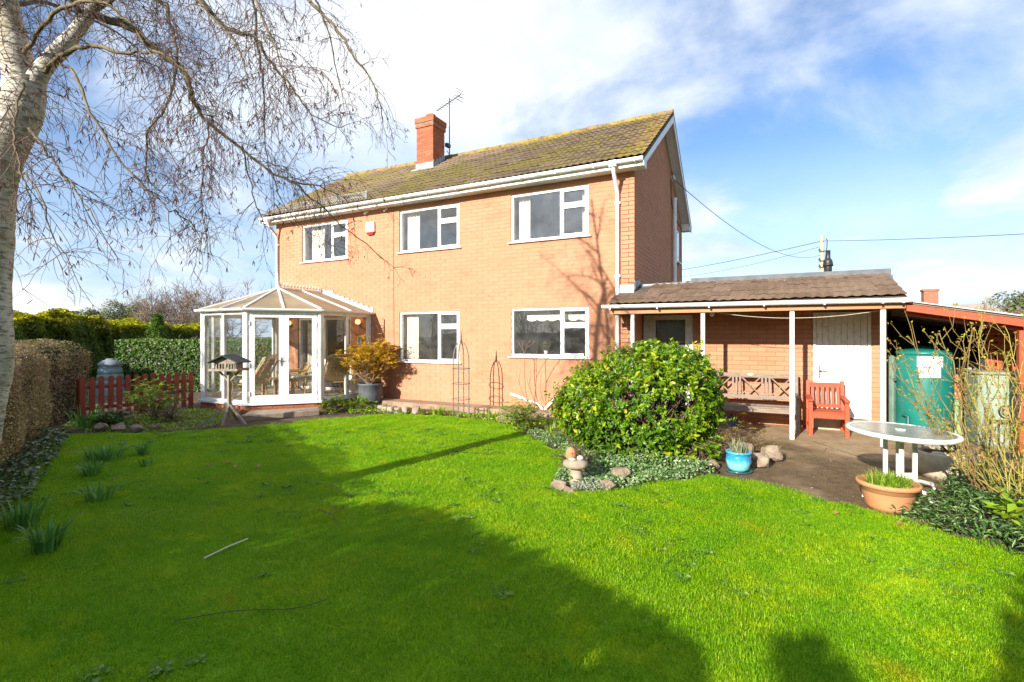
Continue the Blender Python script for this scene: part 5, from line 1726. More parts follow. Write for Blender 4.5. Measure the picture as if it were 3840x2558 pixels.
# young fir behind the laurel hedge
fx, fy = at(588, 19)
fir = thing('young_fir', (fx, fy, -.16), 'young bright green fir rising behind the square green hedge', 'tree')
q = np.random.default_rng(8)
FIRL = leafmat('fir_leaf', [(0, (.05, .12, .015)), (.6, (.11, .22, .02)), (1, (.20, .33, .04))], .5, .25, .3)
P = []; Nn = []; tw = Twigs()
tw.add(np.array([[fx, fy, -.16], [fx, fy, 1.2], [fx, fy, 2.55]]), [.05, .035, .008], 6)
for i in range(46):
    z = .25 + 2.2 * (i / 46) ** .9; L = .72 * (1 - (z / 2.65)) + .08
    for j in range(5):
        a_ = q.uniform(0, 6.28); d = np.array([math.cos(a_), math.sin(a_), .28])
        tw.add(np.stack([[fx, fy, z], np.array([fx, fy, z]) + d * L]), [.008, .003], 3)
        s_ = q.random(26) ** .7
        P.append(np.array([fx, fy, z]) + d * (L * s_)[:, None] + q.normal(0, .035, (26, 3))); Nn.append(np.tile(np.array([0, 0, 1.0]), (26, 1)) + q.normal(0, .5, (26, 3)))
P = np.concatenate(P); Nn = np.concatenate(Nn)
leaves('foliage', P, unit(Nn), .075, FIRL, fir, .45, .2, q)
tw.build('trunk', TWIG, fir)

# ------------------------------------------------------------------ hedge behind the photographer, top shaped to shade the lawn; added leaf screens; trees
prof = np.array([(-15, 1.9), (-8, 1.9), (-6.03, 2.0), (-4.63, 2.3), (-3.94, 2.7), (-2.6, 3.12), (-2.0, 3.15), (-.92, 3.02), (-.08, 2.88), (.4, 2.82), (.74, 2.72), (.82, 2.1), (.96, 2.1), (1.0, 2.85), (1.15, 2.88), (1.34, 2.8), (1.54, 2.65), (1.58, 2.1), (1.74, 2.1), (1.79, 2.76), (1.95, 2.93), (2.1, 3.3), (2.3, 3.6), (4, 3.7), (9, 3.9)])
zp = lambda s: np.interp(-15 + s * 24, prof[:, 0], prof[:, 1]) / 4.1
hedge('garden_hedge', 'tall dark evergreen hedge behind the viewer at the garden end', (9, -14.0), (-15, -14.0), 1.3, -.13, 4.0, HDARK, 60000, .13, 77, .06, .6, zprof=lambda s: zp(1 - s), drop=.45)
top = lambda x: np.interp(x, [-16, -12.1, -7.3, -6.03, -4.63, -3.94, -2.6], [4.1, 4.1, 4.03, 3.84, 3.45, 3.2, 2.9])
for gi, (xa, xb, lb) in enumerate(((-16.0, -11.0, 'added sparse leaf screen behind the viewer at the far left, shading the lawn'), (-11.0, -6.8, 'added sparse leaf screen behind the viewer at the left, shading the lawn'), (-6.8, -3.2, 'added sparse leaf screen behind the viewer nearest the birch, shading the lawn'))):
    q = np.random.default_rng(300 + gi)
    root = thing('unseen_tree', ((xa + xb) / 2, -14.9, -.13), lb, 'tree', 'added leaf screens behind the viewer')
    n_ = int(1400 * (xb - xa))  # unseen slab of clumped leaves, added to dapple the lawn shade
    P = np.stack([q.uniform(xa, xb, n_), q.uniform(-15.6, -14.2, n_), q.random(n_)], 1)
    P[:, 2] = 1.9 + P[:, 2] * (top(P[:, 0]) + .12 * np.sin(P[:, 0] * 3.1) - 1.9)
    l_ = lump(P, 41, 2.2)
    P = P[(l_ > .0) | (q.random(n_) < .16)]
    leaves('crown', P, unit(q.normal(0, 1, (len(P), 3))), q.uniform(.05, .10, len(P)), HDARK, root, .6, .25, q)
    tw = Twigs()
    for k in range(26):
        x_ = q.uniform(xa, xb); b0 = np.array([x_, -14.9, -.13]); e_ = np.array([x_ + q.normal(0, .4), -14.9 + q.normal(0, .25), top(x_) * q.uniform(.85, 1.0)])
        tw.add(spl([b0, (b0 + e_) / 2 + q.normal(0, .12, 3), e_], 4), np.linspace(.03, .006, 9), 4)
    tw.build('stems', TWIG, root)
bare_tree('garden_bare_tree', 'tall bare tree behind the viewer beyond the garden hedge', (-10.8, -22, -.16), 6.0, 11.0, 91, 3, TWIG, r0=.08, thin=.008)
leafy_tree('unseen_tree', 'dark evergreen tree behind the garden hedge at the left', (-27, -24, -.16), 7, 8.0, HDARK, 7000, .22, 81)
leafy_tree('unseen_tree', 'dark evergreen tree behind the garden hedge at the right', (9.5, -24, -.16), 7, 7.5, HDARK, 7000, .22, 82)
# ------------------------------------------------------------------ red picket fence
FRED = simple('fence_red_stain', (0.30, 0.055, 0.028), (0.22, 0.04, 0.02), 8, .65, .3, 25, sc=(2, 2, 10))
fe = thing('picket_fence', (-9.95, -3.95, -.1), 'low red stained picket fence between the hedge and the conservatory', 'fence')
FA, FB = np.array((-9.86, -2.98)), np.array((-10.10, -5.10))
fu = (FB - FA) / np.linalg.norm(FB - FA); fl = np.linalg.norm(FB - FA); fn = np.array((-fu[1], fu[0]))
if fn[0] < 0: fn = -fn
fq = random.Random(3)
for i in range(14):
    s = .05 + i * (fl - .1) / 13
    c_ = FA + fu * s
    h = .77 + fq.uniform(-.012, .015); wv = .048; lean = fq.uniform(-.012, .012)
    pr = [(-wv, -.06), (wv, -.06), (wv, h - .05), (wv * .72, h - .014), (wv * .3, h), (-wv * .3, h), (-wv * .72, h - .014), (-wv, h - .05)]
    V = []
    for d in (.022, .042):
        for a_, z in pr:
            q = c_ + fu * (a_ + lean * z) + fn * d
            V.append((q[0], q[1], z))
    n = len(pr)
    MB().add(V, [tuple(range(n)), tuple(range(n, 2 * n))[::-1]] + [(k, n + k, n + (k + 1) % n, (k + 1) % n) for k in range(n)]).build('picket', FRED, fe)
for z in (.12, .55):
    a_ = FA; b_ = FB
    MB().bar((a_[0], a_[1], z), (b_[0], b_[1], z), .035, .07).build('rail', FRED, fe)
for s in (.02, fl * .5, fl - .02):
    c_ = FA + fu * s - fn * .05
    MB().box(c_[0] - .035, c_[0] + .035, c_[1] - .035, c_[1] + .035, -.12, .72).build('post', FRED, fe)

# ------------------------------------------------------------------ compost bin
cb = thing('compost_bin', (-15.0, -2.36, -.13), 'grey green plastic compost bin with domed lid at the hedge corner', 'compost bin')
TEAL = simple('faded_green_plastic', (.16, .25, .235), (.21, .31, .29), 6, .6)
prof = [(.36, -.13), (.36, -.05)]
for i in range(4):
    z = .0 + i * .17
    r_ = .355 - .018 * i
    prof += [(r_, z), (r_ - .002, z + .13), (r_ - .022, z + .14), (r_ - .022, z + .165)]
prof += [(.28, .70), (.27, .76)]
MB().lathe(prof, 28, (-15.0, -2.36, 0)).build('body', TEAL, cb)
MB().lathe([(.30, .74), (.31, .77), (.29, .82), (.17, .90), (.12, .91), (.10, .95), (.0, .955)], 28, (-15.0, -2.36, 0)).build('lid', simple('grey_lid', (.16, .19, .22), (.22, .25, .28), 6, .5), cb)

# ------------------------------------------------------------------ bird table
bt = thing('bird_table', (-6.9, -4.02, -.1), 'weathered wooden bird table with dark pitched roof on three splayed feet', 'bird table')
GW = simple('weathered_grey_wood', (.22, .175, .13), (.33, .28, .22), 10, .9, .4, 30, sc=(3, 3, 1))
GWD = simple('dark_roof_felt', (.035, .04, .045), (.06, .065, .068), 20, .85, .3, 60)
bx, by = -6.9, -4.02
MB().box(bx - .03, bx + .03, by - .03, by + .03, -.02, .94).build('post', GW, bt, bev=.004)
for dx, dy in ((-.28, -.36), (.42, .06), (-.34, .40), (.1, -.2)):
    MB().bar((bx, by, .30), (bx + dx, by + dy, -.095), .042, .042).build('foot', GW, bt)
ux, uy = .9, .43   # table faces the lawn
def BT(a_, b_, z): return (bx + ux * a_ - uy * b_, by + uy * a_ + ux * b_, z)
def bbox_(mb, a0, a1, b0, b1, z0, z1):
    V = [BT(a_, b_, z) for z in (z0, z1) for b_ in (b0, b1) for a_ in (a0, a1)]
    return mb.add(V, [(0, 2, 3, 1), (4, 5, 7, 6), (0, 1, 5, 4), (2, 6, 7, 3), (0, 4, 6, 2), (1, 3, 7, 5)])
bbox_(MB(), -.27, .27, -.20, .20, .94, .962).build('tray', GW, bt, bev=.003)
for (a0, a1, b0, b1) in ((-.28, .28, -.21, -.195), (-.28, .28, .195, .21), (-.28, -.265, -.195, .195), (.265, .28, -.195, .195)):
    bbox_(MB(), a0, a1, b0, b1, .945, .99).build('rim', GW, bt)
for sx_ in (-1, 1):
    bbox_(MB(), sx_ * .19 - .012, sx_ * .19 + .012, -.12, .12, .962, 1.12).build('side', GW, bt)
    for off_ in (-.10, -.035, .035, .10):
        bbox_(MB(), sx_ * .09 - .01 + off_ * .8, sx_ * .09 + .01 + off_ * .8, -.135, -.12, .962, 1.12).build('baluster', GW, bt)
bbox_(MB(), -.2, .2, -.137, -.119, 1.085, 1.125).build('front_rail', GW, bt)
for sg in (-1, 1):
    V = [BT(a_, b_, z) for a_, z in ((0, 1.235), (sg * .30, 1.095)) for b_ in (-.24, .24)]
    V += [(x, y, z + .02) for x, y, z in V]
    MB().add(V, [(0, 1, 3, 2), (4, 6, 7, 5), (0, 4, 5, 1), (2, 3, 7, 6), (0, 2, 6, 4), (1, 5, 7, 3)]).build('roof', GWD, bt)
V = [BT(a_, b_, z) for b_ in (-.137, -.125) for a_, z in ((-.22, 1.127), (.22, 1.127), (0, 1.225))]
MB().add(V, [(0, 1, 2), (5, 4, 3), (0, 3, 4, 1), (1, 4, 5, 2), (2, 5, 3, 0)]).build('gable', GW, bt)
for sg in (-1, 1):
    MB().bar((bx, by, .72), BT(sg * .2, 0, .938), .03, .03).build('brace', GW, bt)

# ------------------------------------------------------------------ garden bench
OAK = simple('silvered_bench_wood', (.20, .145, .11), (.29, .225, .175), 9, .85, .35, 30, sc=(1, 6, 6))
be = thing('garden_bench', (2.13, .2, -.1), 'weathered wooden bench with crossed back panels on the veranda', 'bench')
XA, XB = 1.34, 2.91
ybk = lambda z: .34 + max(0, (z - .30)) * .16      # back slopes
for x in (XA + .03, XB - .03):
    MB().box(x - .03, x + .03, -.07, -.01, -.1, .50).build('leg', OAK, be, bev=.004)
    m = MB(); m.bar((x, .36, -.1), (x, .36, .30), .06, .06, up=(1, 0, 0)); m.bar((x, .36, .30), (x, ybk(.93) + .02, .93), .06, .06, up=(1, 0, 0)); m.build('leg', OAK, be, bev=.004)
    MB().bar((x, -.10, .525), (x, .40, .55), .065, .035).build('armrest', OAK, be, bev=.006)
    MB().bar((x, -.01, .02), (x, .34, .02), .035, .05).build('stretcher', OAK, be)
for i in range(5):
    y = -.065 + i * .088
    MB().box(XA + .065, XB - .065, y, y + .078, .305 - (.01 if i in (2, 3) else 0), .328 - (.01 if i in (2, 3) else 0)).build('slat', OAK, be, bev=.004)
MB().box(XA + .061, XB - .061, -.062, -.035, .225, .304).build('apron', OAK, be, bev=.004)
zb0, zb1 = .46, .865
MB().bar((XA + .06, ybk(zb0), zb0), (XB - .06, ybk(zb0), zb0), .035, .075).build('back_rail', OAK, be, bev=.004)
MB().bar((XA + .06, ybk(zb1), zb1), (XB - .06, ybk(zb1), zb1), .035, .075).build('back_rail', OAK, be, bev=.004)
za, zc = zb0 + .038, zb1 - .038
bp = lambda x, z: (x, ybk(z), z)
cells = [(XA + .12, XA + .44), (XA + .625, XA + .945), (XA + 1.13, XA + 1.45)]
for a_, b_ in cells:
    MB().bar(bp(a_, za), bp(b_, zc), .022, .035, up=(0, 1, 0)).build('cross_slat', OAK, be)
    MB().bar((a_, ybk(zc) + .024, zc), (b_, ybk(za) + .024, za), .022, .035, up=(0, 1, 0)).build('cross_slat', OAK, be)
for x0_ in (XA + .535, XA + 1.04):
    for d in (-.062, 0, .062):
        MB().bar(bp(x0_ + d, za), bp(x0_ + d, zc), .034, .022, up=(0, 1, 0)).build('upright', OAK, be)
for x0_ in (XA + .09, XB - .09):
    MB().bar(bp(x0_, za), bp(x0_, zc), .034, .022, up=(0, 1, 0)).build('upright', OAK, be)
MB().lathe([(0, 0), (.06, 0), (.06, .006), (0, .008)], 16, (0, 0, 0), sy=.45).build('plaque', simple('brass_plaque', (.7, .63, .45), (.6, .52, .35), 20, .4), be)
pl_ = bpy.data.objects[[o.name for o in be.children if o.name.startswith('plaque')][0]]
pl_.matrix_parent_inverse = Matrix.Translation(-Vector(be.location)); pl_.location = (XA + .78, ybk(zb1) - .020, zb1 + .012); pl_.rotation_euler = (R(80), 0, 0)

# ------------------------------------------------------------------ red wooden armchair
ch = thing('garden_chair', (3.34, .25, -.1), 'red stained wooden garden armchair in front of the white door', 'chair')
CA, CB = 3.04, 3.63
cyb = lambda z: .42 + max(0, z - .28) * .16
for x in (CA + .03, CB - .03):
    MB().box(x - .033, x + .033, -.13, -.064, -.1, .485).build('leg', RED, ch, bev=.004)
    m = MB(); m.bar((x, .45, -.1), (x, .44, .28), .06, .06, up=(1, 0, 0)); m.bar((x, .44, .28), (x, cyb(.80) + .02, .80), .06, .06, up=(1, 0, 0)); m.build('leg', RED, ch, bev=.004)
    MB().bar((x, -.17, .505), (x, .50, .53), .085, .032).build('armrest', RED, ch, bev=.006)
    MB().bar((x, -.06, .03), (x, .42, .03), .03, .06).build('stretcher', RED, ch)
    MB().add([(x - .012, -.062, .485), (x - .012, .02, .485), (x - .012, -.062, .38), (x + .012, -.062, .485), (x + .012, .02, .485), (x + .012, -.062, .38)], [(0, 1, 2), (5, 4, 3), (0, 3, 4, 1), (1, 4, 5, 2), (2, 5, 3, 0)]).build('bracket', RED, ch)
for i in range(6):
    y = -.12 + i * .088
    MB().box(CA + .068, CB - .068, y, y + .08, .285, .308).build('slat', RED, ch, bev=.003)
MB().box(CA + .066, CB - .066, -.125, -.10, .20, .284).build('apron', RED, ch, bev=.004)
MB().bar((CA + .06, cyb(.36), .355), (CB - .06, cyb(.36), .355), .03, .06).build('back_rail', RED, ch, bev=.003)
MB().bar((CA + .06, cyb(.72), .725), (CB - .06, cyb(.72), .725), .032, .085).build('back_rail', RED, ch, bev=.003)
for i in range(6):
    x = CA + .10 + i * (CB - CA - .20) / 5
    MB().bar((x, cyb(.385), .385), (x, cyb(.68), .684), .046, .018, up=(0, 1, 0)).build('back_slat', RED, ch)

# dark cone and metal flower under the bench
fc = thing('cone_lantern', (1.80, .10, -.1), 'dark grey conical metal cover on the patio under the bench', 'lantern')
MB().lathe([(.24, 0), (.245, .02), (.22, .05), (.10, .17), (.05, .21), (.0, .22)], 20, (1.80, .10, -.1)).build('cone', simple('dark_zinc', (.045, .055, .06), (.07, .08, .085), 12, .5), fc)
MB().lathe([(.02, .21), (.022, .24), (0, .25)], 10, (1.80, .10, -.1)).build('knob', DARKM, fc)
fo = thing('flower_ornament', (2.02, .05, -.1), 'rusty orange metal flower ornament on a thin stalk by the bench', 'ornament')
ORM = simple('rusty_orange_metal', (.58, .25, .03), (.38, .13, .03), 25, .6)
MB().tube([(2.02, -.12, -.1), (2.02, -.12, .18)], .006, 6).build('stalk', ORM, fo)
for i in range(6):
    a_ = i * math.pi / 3
    c_, s_ = math.cos(a_), math.sin(a_)
    MB().add([(2.02, -.12, .18), (2.02 + c_ * .06 - s_ * .025, -.12 + s_ * .06 + c_ * .025, .20), (2.02 + c_ * .125, -.12 + s_ * .125, .192), (2.02 + c_ * .06 + s_ * .025, -.12 + s_ * .06 - c_ * .025, .20)], [(0, 1, 2, 3), (3, 2, 1, 0)]).build('petal', ORM, fo)
MB().blob((2.02, -.12, .20), (.03, .03, .02), 2, 8, 5).build('centre', simple('yellow_metal', (.6, .42, .05)), fo)

# ------------------------------------------------------------------ patio table
ta = thing('patio_table', (3.63, -3.60, -.1), 'white oval patio table with frosted glass top and splayed feet', 'table')
TC = np.array((3.63, -3.60)); fwv = np.array((-math.sin(R(26.9)), math.cos(R(26.9)))); rtv = np.array((math.cos(R(26.9)), math.sin(R(26.9))))
RA, RB, TZ = .435, .545, .62
el = lambda ra, rb, n=48: [TC + rtv * ra * math.cos(2 * math.pi * i / n) + fwv * rb * math.sin(2 * math.pi * i / n) for i in range(n)]
m = MB(); n = 48
for k, (ra, rb, z) in enumerate(((RA, RB, TZ - .045), (RA + .012, RB + .012, TZ - .02), (RA, RB, TZ), (RA - .035, RB - .035, TZ), (RA - .035, RB - .035, TZ - .045))):
    for p_ in el(ra, rb): m.v.append((p_[0], p_[1], z))
for k in range(5):
    for i in range(n):
        m.f.append((k * n + i, k * n + (i + 1) % n, ((k + 1) % 5) * n + (i + 1) % n, ((k + 1) % 5) * n + i)); m.sm.append(True)
m.build('rim', WPAINT, ta)
t = NT('frosted_table_glass')
gcol = t.mix(t.rng(t.noise(9, 6.0, .65), .35, .7), (.30, .33, .28), (.46, .47, .41))
p1_ = t.pbr(gcol, .22, 0, .6, t.bump(t.noise(70, 2.0), .15, .003)); tr_ = t.n('ShaderNodeBsdfTransparent'); t.put(tr_.inputs[0], (.62, .68, .6))
mx_ = t.n('ShaderNodeMixShader'); t.l(t.rng(t.noise(3, 5.0, .6), .3, .7, .30, .12), mx_.inputs[0]); t.l(p1_, mx_.inputs[1]); t.l(tr_.outputs[0], mx_.inputs[2])
FROST = t.fin(mx_.outputs[0])
p_ = el(RA - .03, RB - .03)
MB().prism([tuple(q) for q in p_], TZ - .012, TZ - .003).build('glass_top', FROST, ta)
MB().lathe([(.03, 0), (.045, 0), (.045, .012), (.03, .012)], 16, (TC[0], TC[1], TZ - .004)).build('parasol_ring', WPAINT, ta)
for (a_, b_) in ((-.07, -.10), (.07, -.10), (-.07, .12), (.07, .12)):
    q = TC + rtv * a_ + fwv * b_
    MB().box(q[0] - .02, q[0] + .02, q[1] - .02, q[1] + .02, .02, TZ - .046).build('upright', WPAINT, ta, bev=.004)
for z in (.06, .30):
    q0, q1 = TC + rtv * -.05 - fwv * .10, TC + rtv * .05 - fwv * .10
    if z < .2: MB().bar((q0[0], q0[1], .16), (q1[0], q1[1], .16), .03, .06).build('cross_bar', WPAINT, ta)
for fx_, fy_ in ((3.86, -3.74), (3.28, -3.80), (4.02, -3.12), (3.34, -3.2)):
    q = TC + (np.array((fx_, fy_)) - TC) * .12
    MB().tube([(q[0], q[1], .06), ((q[0] + fx_) / 2, (q[1] + fy_) / 2, .035), (fx_ - (fx_ - q[0]) * .08, fy_ - (fy_ - q[1]) * .08, -.02), (fx_, fy_, -.085)], .021, 8).build('foot', WPAINT, ta)

# ------------------------------------------------------------------ pots and planters
def strap_plant(mb_V, base, n, h, spread, wv, q, arch=.9, lean=(0, 0)):
    pass
def straps(name, P, mat, parent, h, wv, seed, arch=.8, seg=4, spread=.5):
    """arching strap leaves from base points P"""
    q = np.random.default_rng(seed); n = len(P); P = np.array(P, float)
    a_ = q.uniform(0, 6.28, n); D_ = np.stack([np.cos(a_), np.sin(a_), 0 * a_], 1); S_ = np.stack([-np.sin(a_), np.cos(a_), 0 * a_], 1)
    H_ = h * q.uniform(.6, 1.15, n); L_ = arch * q.uniform(.3, 1.2, n); wv_ = wv * q.uniform(.7, 1.2, n)
    rows = []
    for k in range(seg + 1):
        t_ = k / seg
        c_ = P + np.array([0, 0, 1.0]) * (H_ * (t_ - .42 * L_ * t_ ** 2.4))[:, None] + D_ * (H_ * spread * L_ * (t_ ** 1.6))[:, None]
        ww = (wv_ * (1 - .15 * t_ - .8 * max(0, t_ - .6) / .4 * 1.0))[:, None] * .5
        rows += [c_ - S_ * ww, c_ + S_ * ww]
    V = np.stack(rows, 1); m_ = 2 * (seg + 1)
    o = (np.arange(n) * m_)[:, None]
    F = np.concatenate([o + np.array([2 * k, 2 * k + 1, 2 * k + 3, 2 * k + 2]) for k in range(seg)])
    return npmesh(name, V.reshape(-1, 3), F, mat, parent, np.repeat(q.random(n), m_), True)
def disc(c, r, n, q):
    a_ = q.uniform(0, 6.28, n); rr_ = r * np.sqrt(q.random(n))
    return np.stack([c[0] + rr_ * np.cos(a_), c[1] + rr_ * np.sin(a_), np.full(n, c[2])], 1)

LGRASS = leafmat('pot_grass_leaf', [(0, (.10, .22, .01)), (.6, (.22, .38, .02)), (1, (.42, .46, .08))], .45, .3, .4)
DAFF = leafmat('daffodil_leaf', [(0, (.07, .20, .035)), (.6, (.12, .30, .05)), (1, (.22, .42, .08))], .45, .3, .4)
q = np.random.default_rng(91)
tp = thing('terracotta_bowl', (3.44, -4.06, -.1), 'wide terracotta bowl planted with green grass in front of the patio table', 'planter')
pc_ = (3.44, -4.06)
MB().lathe([(0.0, 0.0), (0.17, 0.0), (0.189, 0.038), (0.225, 0.176), (0.227, 0.18), (0.232, 0.18), (0.237, 0.223), (0.262, 0.228), (0.267, 0.261), (0.253, 0.271), (0.235, 0.261), (0.221, 0.223), (0.0, 0.218)], 40, (*pc_, -.096)).build('bowl', simple('new_terracotta', (.50, .215, .095), (.56, .265, .125), 5, .75, .1, 60), tp)
MB().lathe([(0, .218), (.222, .222)], 30, (*pc_, -.096)).build('soil', SOIL, tp)
straps('grass_plant', disc((*pc_, .12), .19, 520, q), LGRASS, tp, .17, .008, 5, 1.1, 5, .8)
pn = thing('stone_planter', (4.28, -2.43, -.1), 'round pale stone planter with broken slabs resting on its rim', 'planter')
STONE = simple('pale_cast_stone', (.42, .355, .25), (.54, .47, .35), 9, .9, .5, 45)
MB().lathe([(0, 0), (.215, 0), (.26, .08), (.275, .18), (.278, .30), (.27, .31), (.235, .31), (.225, .16), (0, .16)], 36, (4.28, -2.43, -.096)).build('bowl', STONE, pn)
MB().prism([(4.08, -2.36), (4.48, -2.34), (4.53, -2.18), (4.18, -2.16)], .222, .262).build('slab', STONE, pn)
MB().blob((4.20, -2.54, .17), (.10, .07, .055), 4).build('rubble', STONE, pn)
MB().blob((4.36, -2.56, .15), (.08, .06, .05), 5).build('rubble', STONE, pn)
bpot = thing('blue_pot', (2.06, -3.26, -.1), 'turquoise glazed pot on a saucer beside pale stones at the patio edge', 'pot')
t = NT('turquoise_glaze')
sp_ = t.n('ShaderNodeSeparateXYZ'); t.l(t.pos(), sp_.inputs[0])
dr = t.math('ADD', sp_.outputs[2], t.math('MULTIPLY', t.math('SUBTRACT', t.noise(30, 3.0, .6, sc=(1, 1, .12)), .5), .18))
BGL = t.fin(t.pbr(t.ramp(t.rng(dr, -.1, .17), [(0, (.16, .48, .50)), (.45, (.22, .58, .60)), (.62, (.04, .30, .55)), (.85, (.02, .22, .45)), (1, (.10, .42, .48))]), .18, 0, .6))
pc_ = (2.06, -3.26)
MB().lathe([(0, .015), (.10, .015), (.125, .05), (.148, .13), (.143, .20), (.132, .225), (.15, .235), (.152, .26), (.135, .26), (.122, .22), (0, .21)], 32, (*pc_, -.096)).build('body', BGL, bpot)
MB().lathe([(0, 0), (.15, 0), (.165, .025), (.15, .025), (.13, .012), (0, .012)], 28, (*pc_, -.095)).build('saucer', simple('dark_teal_glaze', (.02, .09, .10), (.04, .13, .14), 9, .25), bpot)
MB().lathe([(0, .212), (.125, .214)], 24, (*pc_, -.096)).build('soil', SOIL, bpot)
PALE = leafmat('pale_herb_leaf', [(0, (.16, .20, .10)), (.6, (.30, .33, .19)), (1, (.48, .44, .30))], .7, .25, .2)
straps('herb', disc((*pc_, .11), .10, 130, q), PALE, bpot, .24, .010, 6, .9, 4, .45)

gpot = thing('potted_shrub', (-6.45, -.62, 0), 'yellow leaved shrub in a large dark grey pot by the conservatory', 'potted shrub')
pc_ = (-6.45, -.62)
MB().lathe([(0, 0), (.21, 0), (.25, .06), (.295, .30), (.305, .48), (.32, .49), (.32, .53), (.295, .53), (.285, .44), (0, .44)], 36, (*pc_, -.09)).build('pot', simple('slate_grey_pot', (.075, .085, .098), (.11, .12, .13), 7, .55), gpot)
MB().box(-6.55, -6.35, -.75, -.55, -.13, -.09).build('foot', STONE, gpot)
MB().lathe([(0, .445), (.29, .45)], 24, (*pc_, -.09)).build('soil', SOIL, gpot)
YLEAF = leafmat('yellow_shrub_leaf', [(0, (.36, .27, .02)), (.35, (.58, .38, .02)), (.75, (.72, .50, .035)), (.92, (.66, .27, .07)), (1, (.45, .10, .09))], .45, .35, .35)
def shrub(root, base, w_, h, nst, nleaf, size, mat, seed, aspect=.4, tw_mat=TWIG, r=.008, cl=7, zoff=.25, clumpr=.05, up=.25):
    q = np.random.default_rng(seed); tw = Twigs(); P = []; Nn = []; A_ = []
    base = np.array(base, float)
    tips = []
    for i in range(nst):
        a_ = q.uniform(0, 6.28); e_ = np.sqrt(q.random())
        tgt = base + np.array([math.cos(a_) * w_ * .5 * e_, math.sin(a_) * w_ * .5 * e_, h * (zoff + (1 - zoff) * np.sqrt(max(0, 1 - e_ ** 2)) * q.uniform(.55, 1.0))])
        mid = base + (tgt - base) * .5 + q.normal(0, .05 * w_, 3) + np.array([0, 0, h * .08])
        b0 = base + np.array([q.normal(0, .04), q.normal(0, .04), 0])
        Q = spl([b0, mid, tgt], 4)
        tw.add(Q, np.linspace(r, r * .35, len(Q)), 4)
        tips.append(tgt)
        for k in range(3):
            j = int(q.integers(3, len(Q))); e2 = Q[j] + q.normal(0, .09 * w_, 3) + np.array([0, 0, .03 * h])
            tw.add(np.stack([Q[j], e2]), [r * .45, r * .25], 3); tips.append(e2)
    tips = np.array(tips)
    m_ = nleaf // cl
    sel_ = tips[q.integers(0, len(tips), m_)] + q.normal(0, clumpr, (m_, 3))
    a0 = q.uniform(0, 6.28, m_)
    for k in range(cl):
        a_ = a0 + k * 6.283 / cl + q.normal(0, .2, m_)
        D_ = np.stack([np.cos(a_), np.sin(a_), q.normal(up, .3, m_)], 1)
        D_ = unit(D_)
        P.append(sel_ + D_ * size * .55); A_.append(D_); Nn.append(np.stack([-D_[:, 0] * .5, -D_[:, 1] * .5, np.ones(m_)], 1) + q.normal(0, .25, (m_, 3)))
    P = np.concatenate(P); A_ = np.concatenate(A_); Nn = unit(np.concatenate(Nn))
    keep_ = P[:, 2] > base[2] - .02
    P, A_, Nn = P[keep_], A_[keep_], Nn[keep_]
    base_r = q.random(m_); rn = np.clip(np.tile(base_r, cl)[keep_] * .7 + q.random(len(P)) * .3, 0, 1)
    leaves('foliage', P, Nn, q.uniform(.75, 1.25, len(P)) * size, mat, root, aspect, .2, q, axis=A_, rnd=rn)
    tw.build('stems', tw_mat, root)
shrub(gpot, (*pc_, .34), 1.35, 1.16, 85, 6200, .085, YLEAF, 15, .36, simple('pale_stem', (.30, .19, .12), (.4, .27, .17), 9, .85), .009, zoff=.42, clumpr=.04)

# ------------------------------------------------------------------ big green shrub
BLEAF = leafmat('glossy_shrub_leaf', [(0, (.06, .14, .006)), (.3, (.12, .25, .008)), (.62, (.26, .40, .010)), (.86, (.46, .50, .012)), (1, (.62, .52, .04))], .38, .36, .45)
bsh = thing('evergreen_shrub', (.78, -2.75, -.12), 'big rounded glossy green and yellow shrub in the middle bed', 'shrub')
q = np.random.default_rng(17)
bc = np.array((.76, -2.72, .62))
BE = [((.70, -2.75, .58), (1.02, .95, .80), 1.0), ((.30, -2.95, .62), (.78, .66, .58), .55), ((1.12, -2.55, .78), (.66, .66, .66), .6), ((.78, -2.70, 1.05), (.62, .60, .48), .5), ((1.45, -2.35, .55), (.40, .40, .42), .18), ((.62, -3.05, .25), (.80, .62, .40), .4), ((-.10, -3.05, .72), (.32, .30, .26), .09)]
C_ = []; dir_ = []
for c_, r_, w_ in BE:
    nl_ = int(2500 * w_)
    d = unit(q.normal(size=(nl_, 3)))
    rad = np.array(r_) * (1 + .16 * lump(d * 1.7 + np.array(c_), 31, 1.0)[:, None] + .07 * lump(d * 5, 33, 1.0)[:, None]) * (1 + np.where(q.random(nl_) < .10, q.uniform(0, .10, nl_), -np.abs(q.normal(0, .08, nl_))))[:, None]
    C_.append(np.array(c_) + d * rad); dir_.append(d)
C_ = np.concatenate(C_); d = np.concatenate(dir_)
ins = np.zeros(len(C_), bool)
for c_, r_, w_ in BE:
    ins |= (((C_ - np.array(c_)) / (np.array(r_) * .84)) ** 2).sum(1) < 1
k_ = (~ins) & (C_[:, 2] > -.05)
C_, d = C_[k_], d[k_]
nl = len(C_)
dir_ = unit(d + np.array([0, -.1, .5]) + q.normal(0, .4, (nl, 3)))
P = []; A_ = []; Nn = []; rn = []
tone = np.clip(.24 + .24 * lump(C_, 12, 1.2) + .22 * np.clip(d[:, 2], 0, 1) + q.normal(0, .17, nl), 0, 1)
for k in range(8):
    ref = unit(np.cross(dir_, q.normal(size=(nl, 3)))); b_ = np.cross(dir_, ref)
    a_ = q.uniform(0, 6.28, nl)
    ax = unit(ref * np.cos(a_)[:, None] + b_ * np.sin(a_)[:, None] + dir_ * q.uniform(.0, .8, nl)[:, None])
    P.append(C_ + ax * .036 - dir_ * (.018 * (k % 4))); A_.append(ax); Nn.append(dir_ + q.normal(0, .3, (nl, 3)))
    rn.append(np.clip(tone + q.normal(0, .12, nl) - .05 * (k % 4), 0, 1))
